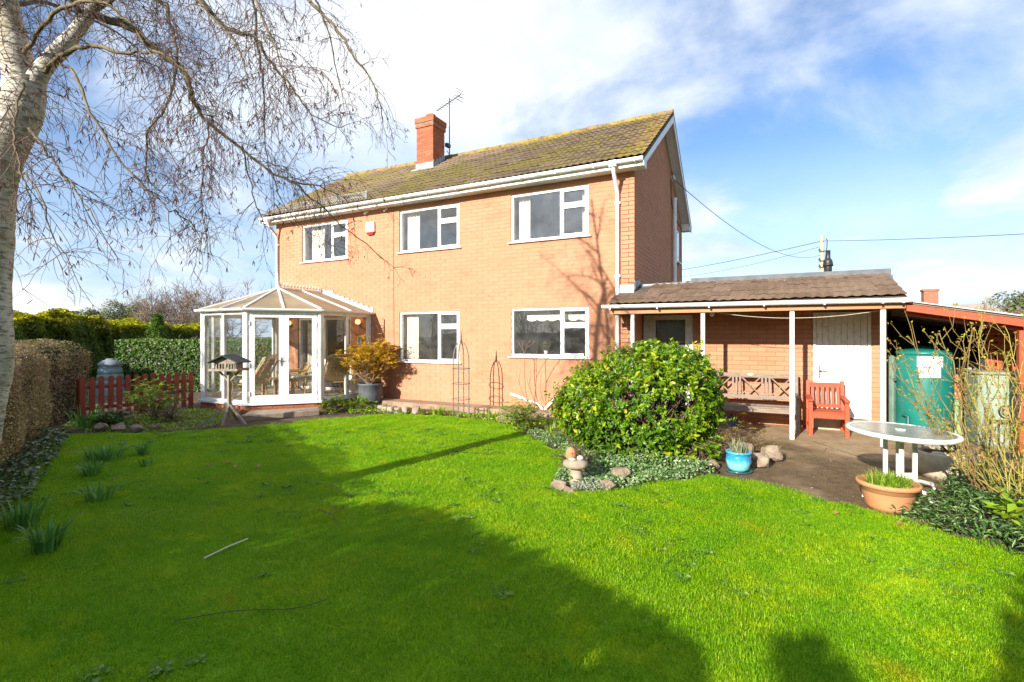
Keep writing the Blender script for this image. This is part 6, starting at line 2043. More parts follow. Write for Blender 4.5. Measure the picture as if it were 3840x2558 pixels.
P = np.concatenate(P); A_ = np.concatenate(A_); Nn = unit(np.concatenate(Nn)); rn = np.concatenate(rn)
for i in range(150):
    j = int(q.integers(0, nl)); d0 = unit(d[j] + np.array([0, 0, .7]) + q.normal(0, .3, 3)); L_ = q.uniform(.08, .24); n_ = int(L_ / .016)
    s_ = np.linspace(.1, 1, n_)[:, None]
    a_ = q.uniform(0, 6.28, n_); rf_ = unit(np.cross(d0, q.normal(size=3))); bb_ = np.cross(d0, rf_)
    ax = unit(rf_ * np.cos(a_)[:, None] + bb_ * np.sin(a_)[:, None] + d0 * .7)
    P = np.concatenate([P, C_[j] + d0 * L_ * s_ + ax * .03]); A_ = np.concatenate([A_, ax]); Nn = np.concatenate([Nn, np.tile(d0, (n_, 1)) + q.normal(0, .3, (n_, 3))]); rn = np.concatenate([rn, np.clip(q.normal(.72, .15, n_), 0, 1)])
Nn = unit(Nn)
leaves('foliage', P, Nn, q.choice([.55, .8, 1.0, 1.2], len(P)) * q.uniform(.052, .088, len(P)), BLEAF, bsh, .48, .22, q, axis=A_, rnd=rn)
tw = Twigs()
for i in range(200):
    tgt = bc + (C_[(i * 13) % nl] - bc) * .93
    b0 = np.array((.76 + q.normal(0, .08), -2.72 + q.normal(0, .08), -.12))
    Q = spl([b0, (b0 + tgt) / 2 + q.normal(0, .08, 3), tgt], 4); tw.add(Q, np.linspace(.016, .004, len(Q)), 4)
tw.build('stems', TWIG, bsh)

# ------------------------------------------------------------------ staddle stone with face
st_ = thing('stone_mushroom', (.444, -4.76, -.1), 'mushroom shaped stone ornament at the lawn edge by the big shrub', 'ornament')
STN = simple('lichened_stone', (.28, .21, .145), (.40, .33, .25), 12, .95, .7, 40)
MB().lathe([(0, 0), (.085, 0), (.075, .10), (.06, .22), (.06, .26)], 18, (.444, -4.76, -.105)).build('stem', STN, st_)
m = MB().lathe([(0, .225), (.06, .222), (.125, .225), (.145, .25), (.135, .285), (.08, .315), (0, .325)], 22, (.435, -4.76, -.105)); m.build('cap', STN, st_)
hd = thing('terracotta_ornament', (.39, -4.77, .21), 'small terracotta egg head with two dark eyes on the stone mushroom', 'ornament')
MB().lathe([(0, 0), (.045, .0), (.06, .03), (.062, .07), (.052, .105), (.032, .13), (0, .14)], 20, (.385, -4.775, .205)).build('head', TERRA, hd)
for dx in (-.016, .018):
    MB().blob((.385 + .015 + dx, -4.775 - .055 + abs(dx) * .2, .285), (.009, .007, .009), 1, 8, 6, 0).build('eye', DARKM, hd)
tag(MB().blob((.425, -4.84, .222), (.04, .03, .016), 9).build('shell', simple('white_shell', (.75, .7, .62), (.6, .54, .45), 30, .6)), 'flat white shell at the foot of the terracotta head', 'shell')
tag(MB().blob((.495, -4.76, .232), (.04, .035, .022), 12).build('shell', simple('cream_shell', (.7, .63, .52), (.62, .55, .45), 30, .6)), 'rounded cream shell right of the terracotta head', 'shell')
RST = simple('rockery_stone', (.19, .135, .09), (.33, .26, .19), 11, .95, .9, 35, bdist=.02)
def rock(r_, seed):
    import bmesh
    q = np.random.default_rng(seed + 500)
    p_ = unit(q.normal(size=(26, 3))) * q.uniform(.8, 1.12, (26, 1)) * np.array(r_)
    p_[:, 2] = np.clip(p_[:, 2], -r_[2] * .8, r_[2] * .82)
    bm = bmesh.new()
    for v_ in p_: bm.verts.new(v_)
    h_ = bmesh.ops.convex_hull(bm, input=bm.verts)
    bmesh.ops.delete(bm, geom=[g_ for g_ in h_['geom_interior'] if isinstance(g_, bmesh.types.BMVert)], context='VERTS')
    bm.verts.ensure_lookup_table(); bm.verts.index_update()
    m_ = MB().add([tuple(v_.co) for v_ in bm.verts], [tuple(v_.index for v_ in f_.verts) for f_ in bm.faces])
    bm.free()
    return m_
def stone(loc, r_, label, seed, rot=0.0):
    o = rock(r_, seed).build('garden_stone', RST)
    o.location = loc; o.rotation_euler = (0, 0, rot)
    tag(o, label, 'stone', 'rockery stones')
stone((.30, -4.93, -.06), (.10, .08, .085), 'brown stone left of the stone mushroom', 1)
stone((.43, -4.98, -.08), (.07, .06, .05), 'small brown stone in front of the stone mushroom', 2)
stone((.80, -4.72, -.05), (.11, .08, .085), 'angular stone right of the stone mushroom by the silver cushion plant', 3)
stone((.82, -4.25, -.03), (.14, .10, .09), 'flat brown stone under the front of the big shrub', 4)
stone((2.30, -2.88, -.02), (.16, .12, .12), 'pale knobbly stone right of the turquoise pot', 5)
stone((2.45, -2.50, .02), (.15, .11, .13), 'pale angular stone behind the knobbly stone by the turquoise pot', 6)
stone((2.12, -2.75, .05), (.13, .10, .15), 'tall pale stone behind the turquoise pot', 7)
stone((1.75, -3.22, -.05), (.10, .07, .07), 'tan stone left of the turquoise pot', 8)
stone((-4.42, -1.40, -.02), (.13, .11, .13), 'round beige boulder at the far lawn edge', 9)
stone((-2.32, -1.28, -.05), (.17, .11, .11), 'flat tan stone at the far lawn edge by the small shrub', 10)
stone((-8.28, -5.50, -.04), (.15, .10, .11), 'brown stone at the foot of the left flower bed, first from the hedge', 11)
stone((-8.02, -5.36, -.04), (.14, .12, .11), 'grey stone at the foot of the left flower bed, second from the hedge', 12)
stone((-7.78, -5.18, -.06), (.15, .10, .08), 'pinkish stone at the foot of the left flower bed, third from the hedge', 13)
stone((-7.52, -5.0, -.06), (.13, .10, .08), 'small stone at the foot of the left flower bed, last before the bird table', 14)
# low kerb of stones by the potted shrub
lw = thing('stone_edging', (-5.2, -1.38, -.1), 'low curved stone edging wall below the potted yellow shrub', 'edging')
for i in range(6):
    a_ = i / 5
    MB().box(-5.66 + a_ * .80, -5.66 + a_ * .80 + .15, -1.38 - .12 * math.sin(a_ * 3.1), -1.22 - .12 * math.sin(a_ * 3.1), -.12, .02 + .012 * (i % 2)).build('stone_block', STN, lw, bev=.02)

# ------------------------------------------------------------------ metal obelisk
ob = thing('plant_obelisk', (-3.42, -1.12, -.1), 'tall grey metal plant obelisk standing before the house wall', 'obelisk')
OM = simple('grey_steel', (.16, .135, .115), (.24, .20, .17), 14, .6, metal=.2)
oc = np.array((-3.43, -1.15))
def oprof(z):
    if z < 1.05: return .175 + .0 * z
    t_ = (z - 1.05) / .45
    return .175 * math.sqrt(max(0, 1 - t_ ** 2)) * (1 - .0 * t_)
for k in range(4):
    a_ = k * math.pi / 2 + .25
    pts = [(oc[0] + oprof(z) * math.cos(a_), oc[1] + oprof(z) * math.sin(a_), z) for z in [-.12, .3, .7, 1.05, 1.2, 1.32, 1.42, 1.48]]
    MB().tube(pts, .0135, 6).build('upright', OM, ob)
for z in (.27, .60, .92):
    MB().tube([(oc[0] + .19 * math.cos(i * 2 * math.pi / 28), oc[1] + .19 * math.sin(i * 2 * math.pi / 28), z) for i in range(28)], .008, 5, closed=True).build('ring', OM, ob)
MB().lathe([(.012, 1.46), (.03, 1.50), (.022, 1.58), (.006, 1.74), (0, 1.75)], 10, (*oc, 0)).build('finial', OM, ob)

# bare roses trained against the wall
def stems_plant(name, label, loc, chains, r0, mat, cat_='shrub', group=None, buds=None, budm=None, k=5):
    root = thing(name, loc, label, cat_, group)
    q = np.random.default_rng(abs(hash(label)) % 1000 if False else len(label))
    tw = Twigs(); P = []
    for ch_, rr_ in chains:
        Q = spl(ch_, 5); tw.add(Q, np.linspace(rr_, rr_ * .4, len(Q)), k); P.append(Q)
    tw.build('stems', mat, root)
    return root, np.concatenate(P), q
RSTEM = simple('brown_rose_stem', (.16, .085, .055), (.24, .14, .085), 14, .8)
stems_plant('wall_shrub', 'bare thin brown shrub trained up the wall below the lower right window', (-2.06, -.40, -.1), [
    ([(-2.06, -.45, -.12), (-2.12, -.45, .1), (-2.24, -.4, .33), (-2.30, -.36, .8), (-2.31, -.35, 1.21), (-2.49, -.34, 1.52)], .013),
    ([(-2.31, -.35, 1.18), (-2.27, -.34, 1.38), (-2.17, -.33, 1.57)], .007), ([(-2.31, -.35, 1.2), (-2.36, -.34, 1.40), (-2.37, -.33, 1.50)], .006),
    ([(-2.27, -.34, 1.35), (-2.12, -.33, 1.45), (-2.05, -.32, 1.5)], .005),
    ([(-2.03, -.45, -.12), (-2.03, -.4, .4), (-2.02, -.36, .75), (-2.03, -.35, 1.13), (-2.0, -.35, 1.36)], .012),
    ([(-2.02, -.36, .72), (-1.88, -.35, .98), (-1.75, -.35, 1.15), (-1.63, -.35, 1.33)], .008),
    ([(-1.76, -.35, 1.14), (-1.70, -.34, 1.18), (-1.66, -.33, 1.28)], .005),
    ([(-2.10, -.44, .08), (-2.34, -.4, .41), (-2.42, -.38, .65), (-2.38, -.37, .9)], .007), ([(-2.36, -.4, .45), (-2.46, -.38, .7), (-2.5, -.37, .86)], .005),
    ([(-2.03, -.42, .2), (-2.16, -.4, .55), (-2.14, -.38, .9)], .005)], .01, RSTEM)
pb = thing('windowsill_plant', (-2.02, .19, 1.2), 'small yellow green plant in a pale pot on the lower right window sill', 'plant')
MB().lathe([(0, 0), (.035, 0), (.045, .08), (.038, .08), (0, .07)], 14, (-2.02, .17, 1.21)).build('pot', WPAINT, pb)
MB().box(-2.75, -1.0, .105, .27, 1.185, 1.207).build('inner_shelf', WPAINT, pb)
shrub(pb, (-2.02, .17, 1.28), .24, .2, 12, 170, .035, leafmat('sill_leaf', [(0, (.15, .22, .03)), (1, (.42, .42, .06))]), 4, .5, TWIG, .003, 5, .4, .012)

# ------------------------------------------------------------------ oil tank and clutter under the carport
TK = simple('green_tank_plastic', (.006, .14, .112), (.010, .19, .15), 2.5, .38, .06, 8, spec=.5)
ot = thing('oil_tank', (4.81, .77, -.1), 'tall teal green plastic oil tank with two white labels under the carport', 'oil tank')
tx, ty = 4.81, .77
MB().lathe([(0, 0), (.39, 0), (.405, .04), (.405, 1.28), (.39, 1.34), (.365, 1.36), (.365, 1.39), (.39, 1.40), (.39, 1.43), (.34, 1.46), (.15, 1.50), (0, 1.505)], 48, (tx, ty, -.096)).build('shell', TK, ot)
MB().lathe([(0, 1.50), (.13, 1.50), (.14, 1.515), (.12, 1.53), (0, 1.535)], 24, (tx, ty, -.096)).build('lid', simple('dark_tank_lid', (.01, .06, .05), None, rough=.4), ot)
MB().tube([(tx - .29, ty - .37, -.09), (tx - .29, ty - .38, .25), (tx - .34, ty - .31, .28)], .03, 8).build('gauge_pipe', simple('tank_pipe', (.01, .10, .08), None, rough=.4), ot)
LABW = simple('label_white', (.78, .78, .76), (.7, .7, .69), 12, .5); LABP = simple('label_pink', (.75, .42, .48), (.75, .55, .58), 12, .5)
def curved(a0, a1, z0, z1, r_, mat, name, parent):
    V = []; n = 8
    for i in range(n + 1):
        a_ = a0 + (a1 - a0) * i / n
        V += [(tx + r_ * math.cos(a_), ty + r_ * math.sin(a_), z0), (tx + r_ * math.cos(a_), ty + r_ * math.sin(a_), z1)]
    return MB().add(V, [(2 * i, 2 * i + 2, 2 * i + 3, 2 * i + 1) for i in range(n)]).build(name, mat, parent)
cam_a = math.atan2(-10.118 - ty, 2.343 - tx)
L1 = curved(cam_a - .20, cam_a + .66, 1.095, 1.27, .408, LABW, 'label', ot)
L2 = curved(cam_a - .15, cam_a + .58, .92, 1.085, .408, LABW, 'label', ot)
curved(cam_a - .13, cam_a + .08, .93, 1.075, .410, LABP, 'pink_panel', L2)
INK = simple('black_ink', (.015, .015, .015))
for L_, zc, aa in ((L1, 1.23, .50), (L1, 1.19, .56), (L1, 1.24, .60), (L1, 1.15, .54), (L2, 1.0, .44), (L2, .965, .46)):
    curved(cam_a + aa - .018, cam_a + aa + .018, zc - .012, zc + .012, .411, INK, 'mark', L_)
wbut = thing('slim_tank', (4.39, .95, -.1), 'slim faded green upright tank beside the oil tank', 'tank')
MB().box(4.315, 4.41, .66, 1.35, -.096, 1.27).build('shell', simple('faded_tank_green', (.10, .17, .13), (.16, .23, .18), 5, .45), wbut, bev=.035)
MB().tube([(4.38, .64, .85), (4.38, .60, .85)], .025, 8).build('tap', DARKM, wbut)
tag(MB().box(5.42, 6.0, 2.6, 2.63, -.09, 1.12).build('white_board', WPAINT), 'white board leaning behind the terracotta pots', 'board')
gb_ = thing('green_crate', (5.33, 1.12, -.1), 'faded green box carrying a pile of terracotta pots', 'box')
MB().box(5.18, 5.48, .97, 1.27, -.096, .48).build('body', simple('faded_green_paint', (.20, .33, .14), (.27, .40, .20), 6, .7), gb_, bev=.01)
MB().box(5.17, 5.49, .96, 1.28, .482, .51).build('lid', simple('green_lid', (.18, .28, .13), (.24, .34, .18), 6, .7), gb_, bev=.006)
for i, (dx, dz, r_, tilt, lb) in enumerate(((-.08, .0, .10, .0, 'terracotta pot upside down at the left on the green box'), (.10, .0, .105, .2, 'terracotta pot upside down at the right on the green box'), (.0, .15, .085, -.15, 'terracotta pot stacked on top of the two pots on the green box'), (.01, .27, .06, .1, 'smallest terracotta pot on top of the pile on the green box'))):
    o = MB().lathe([(0, .16), (r_ * .62, .16), (r_ * .88, .04), (r_, .04), (r_, 0), (r_ * .85, 0)], 22, (0, 0, 0)).build('flower_pot', TERRA)
    o.location = (5.32 + dx, 1.11, .511 + dz); o.rotation_euler = (0, tilt * .2, tilt)
    tag(o, lb, 'pot', 'stacked terracotta pots')
for i, (x, w_, h, c1_, lb) in enumerate(((5.52, .05, 1.10, (.42, .32, .22), 'pale wooden plank leaning left of the yellow plank'), (5.60, .06, 1.14, (.35, .25, .17), 'brown wooden plank leaning just behind the yellow plank'), (5.69, .05, 1.08, (.62, .48, .03), 'yellow plank leaning among the timber by the pale green bunker'), (5.78, .07, .95, (.34, .20, .13), 'short reddish plank leaning right of the yellow plank'))):
    tag(MB().bar((x + .04 * i, .95 - .02 * i, -.09), (x, 1.12 + .02 * i, h), w_, .025, up=(0, 1, 0)).build('plank', simple('plank_wood%d' % i, c1_, tuple(v * .75 for v in c1_), 9, .85)), lb, 'plank', 'leaning planks')
cbk = thing('coal_bunker', (5.75, .1, -.1), 'pale green plastic bunker with panelled front beside the carport post', 'bunker')
PG = simple('pale_green_plastic', (.20, .27, .20), (.28, .35, .27), 4, .5)
MB().box(5.30, 6.5, -.02, .58, -.096, 1.02).build('body', PG, cbk, bev=.02)
MB().box(5.28, 6.52, -.05, .6, 1.022, 1.06).build('lid', PG, cbk, bev=.012)
for i in range(4):
    for z in (-.06, .30, .66):
        MB().box(5.33 + i * .29, 5.33 + i * .29 + .26, -.035, -.021, z, z + .32).build('panel', PG, cbk, bev=.01)
# black scroll iron stand
ir = thing('iron_plant_stand', (4.88, -2.5, -.1), 'black wrought iron plant stand with scrolls behind the rose stems', 'plant stand')
ix, iy = 4.88, -2.52
for s_ in (-1, 1):
    for yy_ in (-.12, .12):
        MB().tube([(ix + s_ * .20, iy + yy_, -.1), (ix + s_ * .17, iy + yy_, .3), (ix + s_ * .17, iy + yy_, .62)], .011, 6).build('leg', DARKM, ir)
    sp_pts = [(ix + s_ * (.03 + .075 + .075 * math.cos(a_) * (1 - i / 40)), iy - .12, .76 + .085 * math.sin(a_) * (1 - i / 40)) for i, a_ in enumerate(np.linspace(-2.5, 7.2, 26))]
    MB().tube(sp_pts, .010, 6).build('scroll', DARKM, ir)
MB().tube([(ix, iy - .12, .62), (ix, iy - .12, .94)], .010, 6).build('finial_rod', DARKM, ir)
MB().tube([(ix + .028 * math.cos(i * .45), iy - .12, .96 + .028 * math.sin(i * .45)) for i in range(14)], .008, 6, closed=True).build('finial_ring', DARKM, ir)
for z in (.62, .25):
    MB().box(ix - .19, ix + .19, iy - .13, iy + .13, z - .008, z + .008).build('shelf', DARKM, ir)

# ------------------------------------------------------------------ rose bushes at the right
def rose(label, base, targets, seed, mat, r0=.010, leafm=None, nb=5):
    q = np.random.default_rng(seed)
    root = thing('rose_bush', base, label, 'rose bush', 'pruned rose bushes at the right')
    tw = Twigs(); P = []; Nn = []
    base = np.array(base, float)
    for tg in targets:
        tg = np.array(tg, float); b0 = base + np.array([q.normal(0, .07), q.normal(0, .07), 0])
        mid = b0 + (tg - b0) * .5 + q.normal(0, .06, 3) + np.array([0, 0, .05])
        Q = spl([b0, mid, tg], 7) + 0
        Q[1:-1] += q.normal(0, .008, (len(Q) - 2, 3))
        tw.add(Q, np.linspace(r0, r0 * .45, len(Q)), 5)
        for k in range(nb):
            j = int(q.integers(len(Q) // 3, len(Q) - 1)); a_ = unit(Q[j + 1] - Q[j])
            d = unit(a_ * .9 + unit(q.normal(0, 1, 3)) * .7 + np.array([0, 0, .25])); L = q.uniform(.12, .34)
            S_ = np.stack([Q[j], Q[j] + d * L * .5 + q.normal(0, .015, 3), Q[j] + d * L + np.array([0, 0, L * .2])])
            tw.add(S_, [r0 * .42, r0 * .36, r0 * .25], 4)
            for e_ in (S_[1], S_[2], S_[2]):
                n_ = int(q.integers(1, 4)); P.append(e_ + q.normal(0, .012, (n_, 3))); Nn.append(q.normal(0, 1, (n_, 3)))
            if q.random() < .6:
                d2 = unit(d + unit(q.normal(0, 1, 3)) * .8); tw.add(np.stack([S_[1], S_[1] + d2 * L * .45]), [r0 * .28, r0 * .2], 3)
                P.append(S_[1] + d2 * L * .45 + q.normal(0, .01, (2, 3))); Nn.append(q.normal(0, 1, (2, 3)))
        P.append(tg + q.normal(0, .012, (3, 3))); Nn.append(q.normal(0, 1, (3, 3)))
    tw.build('stems', mat, root)
    P = np.concatenate(P); Nn = np.concatenate(Nn)
    tag(leaves('buds', P, unit(Nn), q.uniform(.016, .038, len(P)), leafm, root, .5, .3, q), kind='stuff')
YST = simple('yellow_green_stem', (.27, .27, .04), (.38, .28, .09), 5, .6)
BST = simple('tan_rose_stem', (.22, .13, .055), (.30, .24, .07), 5, .7)
BUD = leafmat('rose_bud_leaf', [(0, (.30, .30, .03)), (.5, (.42, .34, .05)), (.8, (.45, .22, .06)), (1, (.42, .12, .07))], .5, .3, .3)
rose('tall rose bush with yellow green stems in front of the oil tank', (4.36, -3.42, -.12), [(3.62, -3.98, 1.60), (3.89, -3.84, 1.64), (4.12, -3.7, 1.62), (3.56, -4.0, 1.42), (3.47, -4.05, 1.30), (3.56, -4.0, 1.10), (4.2, -3.6, 1.72), (3.95, -3.7, 1.35), (3.75, -3.85, 1.0), (4.3, -3.55, 1.5), (3.7, -3.9, 1.25), (4.05, -3.75, 1.15), (3.85, -3.6, .8)], 4, BST, .0075, BUD, 10)
rose('yellow stemmed rose bush with red buds at the right picture edge', (4.62, -3.42, -.12), [(4.25, -3.66, 1.78), (4.5, -3.5, 1.4), (4.72, -3.42, 1.45), (4.3, -3.62, 1.3), (4.85, -3.5, 1.3), (4.1, -3.8, 1.25), (4.6, -3.55, 1.15), (4.75, -3.3, 1.62), (4.35, -3.75, 1.0), (4.2, -3.9, .8), (4.8, -3.7, .95), (4.55, -3.3, 1.7)], 6, YST, .008, BUD, 10)
rose('low arching rose stems leaning over the lawn edge at the lower right', (4.55, -4.35, -.12), [(3.78, -4.55, .62), (4.0, -4.75, .52), (4.25, -4.95, .42), (4.62, -4.9, .75), (4.1, -4.2, .8), (4.75, -4.7, 1.0), (4.35, -4.6, .95), (4.5, -4.8, .6), (3.9, -4.4, .45)], 9, YST, .0062, BUD, 8)

# ------------------------------------------------------------------ planting: clumps and ground cover
def cover(name, label, poly, n, hmin, hmax, size, mat, seed, aspect=.5, cat_='ground cover', hvar=1.0):
    q = np.random.default_rng(seed); p_ = np.array(poly)
    X_ = q.uniform(p_[:, 0].min(), p_[:, 0].max(), n * 4); Y_ = q.uniform(p_[:, 1].min(), p_[:, 1].max(), n * 4)
    k = inside(poly, X_, Y_); X_, Y_ = X_[k][:n], Y_[k][:n]
    m_ = len(X_); base = np.stack([X_, Y_, 0 * X_], 1)
    hh = hmin + (hmax - hmin) * np.clip(.5 + .45 * lump(base, seed, 2.2) * hvar, 0, 1)
    z = -.115 + hh * q.random(m_) ** .6
    P = np.stack([X_, Y_, z], 1)
    leaves_o = leaves(name, P, unit(q.normal(0, .5, (m_, 3)) + np.array([0, -.15, 1.0])), q.uniform(.6, 1.4, m_) * size, mat, None, aspect, .3, q)
    return tag(leaves_o, label, cat_, kind='stuff')
HELL = leafmat('dark_groundcover_leaf', [(0, (.035, .085, .022)), (.5, (.085, .17, .040)), (.85, (.16, .26, .07)), (1, (.30, .38, .15))], .35, .25, .5)
IVY = leafmat('ivy_leaf', [(0, (.045, .085, .025)), (.6, (.10, .16, .05)), (1, (.24, .29, .13))], .35, .2, .5)
LAM = leafmat('silver_lamium_leaf', [(0, (.08, .17, .035)), (.5, (.17, .30, .08)), (.85, (.32, .42, .20)), (1, (.52, .56, .40))], .5, .25, .3)
BRT = leafmat('bright_bed_leaf', [(0, (.09, .20, .012)), (.5, (.20, .36, .018)), (.85, (.36, .48, .04)), (1, (.50, .48, .08))], .4, .35, .4)
cover('groundcover_plants', 'dark green whorled ground cover filling the right hand bed', [(3.40, -4.30), (3.62, -4.05), (3.95, -3.75), (4.25, -2.75), (4.9, -2.4), (6.0, -2.2), (6.2, -6.5), (4.6, -6.6), (4.22, -5.5), (4.0, -4.88), (3.75, -4.70)], 15000, .10, .34, .07, HELL, 5, .24)
cover('ivy_cover', 'ivy trailing along the foot of the near hedge', [(-8.7, -5.75), (-4.5, -7.75), (-2.0, -9.3), (-2.6, -9.5), (-4.85, -8.15), (-8.7, -6.15)], 5200, .08, .30, .055, IVY, 6, .8)
cover('lamium_cover', 'silvery green ground cover below the big shrub', [(-1.35, -2.35), (-.3, -3.25), (.07, -4.1), (.15, -4.75), (.45, -4.88), (.9, -4.7), (1.5, -4.0), (1.8, -3.55), (1.3, -3.1), (.1, -3.0), (-.8, -2.1)], 9500, .05, .20, .036, LAM, 7, .7)
cover('bed_cover', 'mixed low green plants along the far lawn edge below the wall', [(-6.0, -1.9), (-5.2, -1.75), (-4.6, -1.42), (-3.9, -1.25), (-2.3, -1.5), (-1.5, -2.2), (-.6, -1.2), (-.6, -.6), (-2.0, -.75), (-4.0, -.85), (-6.0, -1.0)], 4200, .03, .14, .05, BRT, 8, .5)
cover('left_bed_cover', 'low green weeds in the left flower bed by the fence', [(-9.6, -5.6), (-8.4, -5.7), (-7.2, -4.9), (-6.9, -4.4), (-7.6, -3.2), (-9.7, -3.1)], 3600, .03, .12, .05, BRT, 9, .5)

def clump(name, label, loc, n, h, r_, wv, mat, seed, cat_='plant', group=None, arch=.7, spread=.5):
    root = thing(name, loc, label, cat_, group)
    q = np.random.default_rng(seed)
    straps('leaves', disc(loc, r_, n, q), mat, root, h, wv, seed, arch, 5, spread)
    return root
for i, (x, y, n, h, r_, lb) in enumerate((
        (-5.67, -6.61, 70, .26, .20, 'largest daffodil clump on the shaded lawn'), (-5.55, -6.2, 26, .24, .07, 'daffodil clump just behind the largest clump on the lawn'),
        (-4.97, -7.05, 34, .24, .10, 'daffodil clump in front of the largest clump on the lawn'), (-4.85, -6.5, 14, .16, .06, 'small short daffodil clump right of the others'),
        (-3.77, -7.48, 32, .22, .11, 'narrow leaved daffodil clump alone in mid lawn'), (-3.55, -8.15, 44, .30, .12, 'tall daffodil clump at the left picture edge'),
        (-2.72, -8.28, 40, .30, .09, 'daffodil clump with broad grey leaves nearest the viewer'))):
    clump('daffodil_clump', lb, (x, y, -.1), int(n * 1.6), h * 1.1, r_, .020, DAFF, 200 + i, 'daffodils', 'daffodil clumps on the lawn', .95, .55)
clump('iris_clump', 'spiky green iris clump at the corner of the hedge', (-9.0, -5.42, -.12), 60, .48, .22, .022, DAFF, 220, arch=.6)
clump('daylily_clump', 'bright green arching leaves by the conservatory step', (-6.15, -1.55, -.12), 90, .42, .20, .016, LGRASS, 221, arch=1.0, spread=.6)
clump('daylily_clump', 'small bright leaf clump at the wall bed right of the boulder', (-4.0, -1.18, -.12), 50, .26, .14, .018, LGRASS, 222, arch=.8)
clump('daylily_clump', 'green leaf clump left of the flat tan stone', (-2.62, -1.15, -.12), 60, .28, .14, .018, LGRASS, 223, arch=.8)
clump('daylily_clump', 'thin upright green leaf clump between the small shrub and the big shrub', (-1.0, -2.0, -.12), 40, .26, .12, .014, LGRASS, 224, arch=.6)
clump('montbretia_clump', 'tall pale grass blades below the conservatory in the left bed', (-8.0, -3.6, -.12), 40, .2, .2, .012, LGRASS, 225)
def small_shrub(name, label, loc, w_, h, n, size, mat, seed, aspect=.4, nst=24, cat_='shrub', **k):
    root = thing(name, loc, label, cat_)
    shrub(root, loc, w_, h, nst, n, size, mat, seed, aspect, **k)
    return root
small_shrub('euphorbia', 'bright green leafy shrub in front of the red picket fence', (-8.85, -4.35, -.12), .95, .78, 1500, .07, BRT, 31, .3)
small_shrub('hellebore', 'pale cream flowered hellebore in the left bed', (-8.98, -4.95, -.12), .45, .32, 360, .06, PALE, 32, .6)
small_shrub('hellebore', 'pink flowered hellebore right of the bright green shrub', (-8.25, -4.35, -.12), .40, .34, 300, .055, leafmat('pink_hellebore', [(0, (.10, .16, .04)), (.5, (.2, .2, .08)), (.6, (.55, .25, .24)), (1, (.65, .38, .36))]), 33, .6)
small_shrub('leafy_plant', 'dark broad leaved plant between the iris and the cream hellebore', (-8.75, -5.2, -.12), .6, .30, 320, .10, HGREEN, 34, .6)
small_shrub('leafy_plant', 'broad green leaved plant at the conservatory step', (-6.35, -1.95, -.12), .8, .36, 700, .06, BRT, 35, .6)
small_shrub('leafy_plant', 'bright green mound below the grey pot', (-5.85, -1.5, -.12), .7, .30, 600, .055, BRT, 36, .6)
small_shrub('spiraea', 'small twiggy yellow green shrub at the end of the wall path', (-1.75, -1.65, -.12), 1.0, .50, 2000, .05, BRT, 37, .4, 34)
small_shrub('heather', 'brown twiggy clump behind the stone mushroom', (.30, -4.25, -.12), .55, .42, 500, .035, leafmat('dry_leaf', [(0, (.16, .09, .05)), (1, (.34, .20, .12))]), 38, .3, 40)
small_shrub('heather', 'golden brown dry plant behind the turquoise pot', (2.05, -2.35, -.12), .85, .42, 900, .05, leafmat('golden_dry_leaf', [(0, (.28, .18, .04)), (.6, (.46, .30, .06)), (1, (.3, .32, .06))]), 39, .2, 40)
small_shrub('epimedium', 'yellow green leaved plant left of the turquoise pot', (1.62, -2.95, -.12), .6, .36, 420, .07, BRT, 40, .7)
cover('silver_cushion', 'silvery cushion plant spreading round the stone mushroom', [(.45, -5.02), (.72, -4.92), (.86, -4.82), (.8, -4.6), (.5, -4.62), (.42, -4.8)], 1500, .05, .13, .02, leafmat('silver_leaf', [(0, (.25, .30, .20)), (.5, (.45, .48, .36)), (1, (.68, .66, .52))], .7), 12, .5)
small_shrub('foxglove', 'bright green leafy rosette among the dark ground cover at the right', (4.35, -4.35, -.12), .6, .36, 160, .11, BRT, 42, .5, 12)

# ------------------------------------------------------------------ bits on the lawn
tag(MB().tube([(-1.43, -7.83, -.075), (-1.445, -7.64, -.066), (-1.46, -7.45, -.07)], .0065, 6).build('stick', simple('bleached_stick', (.62, .56, .42))), 'straight bleached stick lying on the shaded lawn', 'stick')
tw = Twigs()
for ch_ in ([(-1.0, -6.9, -.07), (-1.25, -6.75, -.06), (-1.5, -6.7, -.07)], [(-1.25, -6.75, -.06), (-1.3, -6.5, -.05)], [(-1.3, -6.73, -.06), (-1.42, -6.55, -.06)]):
    tw.add(spl(ch_, 4), .003, 4)
o = tw.build('fallen_twig', BTWIG); tag(o, 'thin branched brown twig fallen on the shaded lawn', 'twig')
tw = Twigs(); tw.add(spl([(-.75, -8.42, -.07), (-.5, -8.2, -.055), (-.22, -8.02, -.06), (-.12, -7.85, -.06)], 5), .0026, 4)
tag(tw.build('fallen_twig', BTWIG), 'long curved dark twig on the lawn nearest the viewer', 'twig')
DRY = simple('dry_leaf_brown', (.30, .15, .06), (.42, .24, .10), 30, .8)
lq = np.random.default_rng(55)
for i, (x, y, lb) in enumerate(((-4.1, -6.15, 'curled brown dead leaf left of its neighbours on the shaded lawn'), (-3.95, -6.0, 'curled brown dead leaf second from the left on the shaded lawn'), (-3.7, -6.05, 'curled brown dead leaf third from the left on the shaded lawn'), (-3.45, -5.9, 'pale dead leaf rightmost on the shaded lawn'), (2.95, -4.55, 'orange brown dead leaf on the sunny lawn by the patio'), (3.42, -4.62, 'pale dead leaf on the sunny lawn near the terracotta bowl'))):
    V, F, r_ = leaf_geo(np.array([[x, y, -.062]]), np.array([[.2, -.3, 1.0]]), .075, .7, .9, lq)
    tag(npmesh('fallen_leaf', V, F, DRY), lb, 'leaf', 'dead leaves on the lawn')

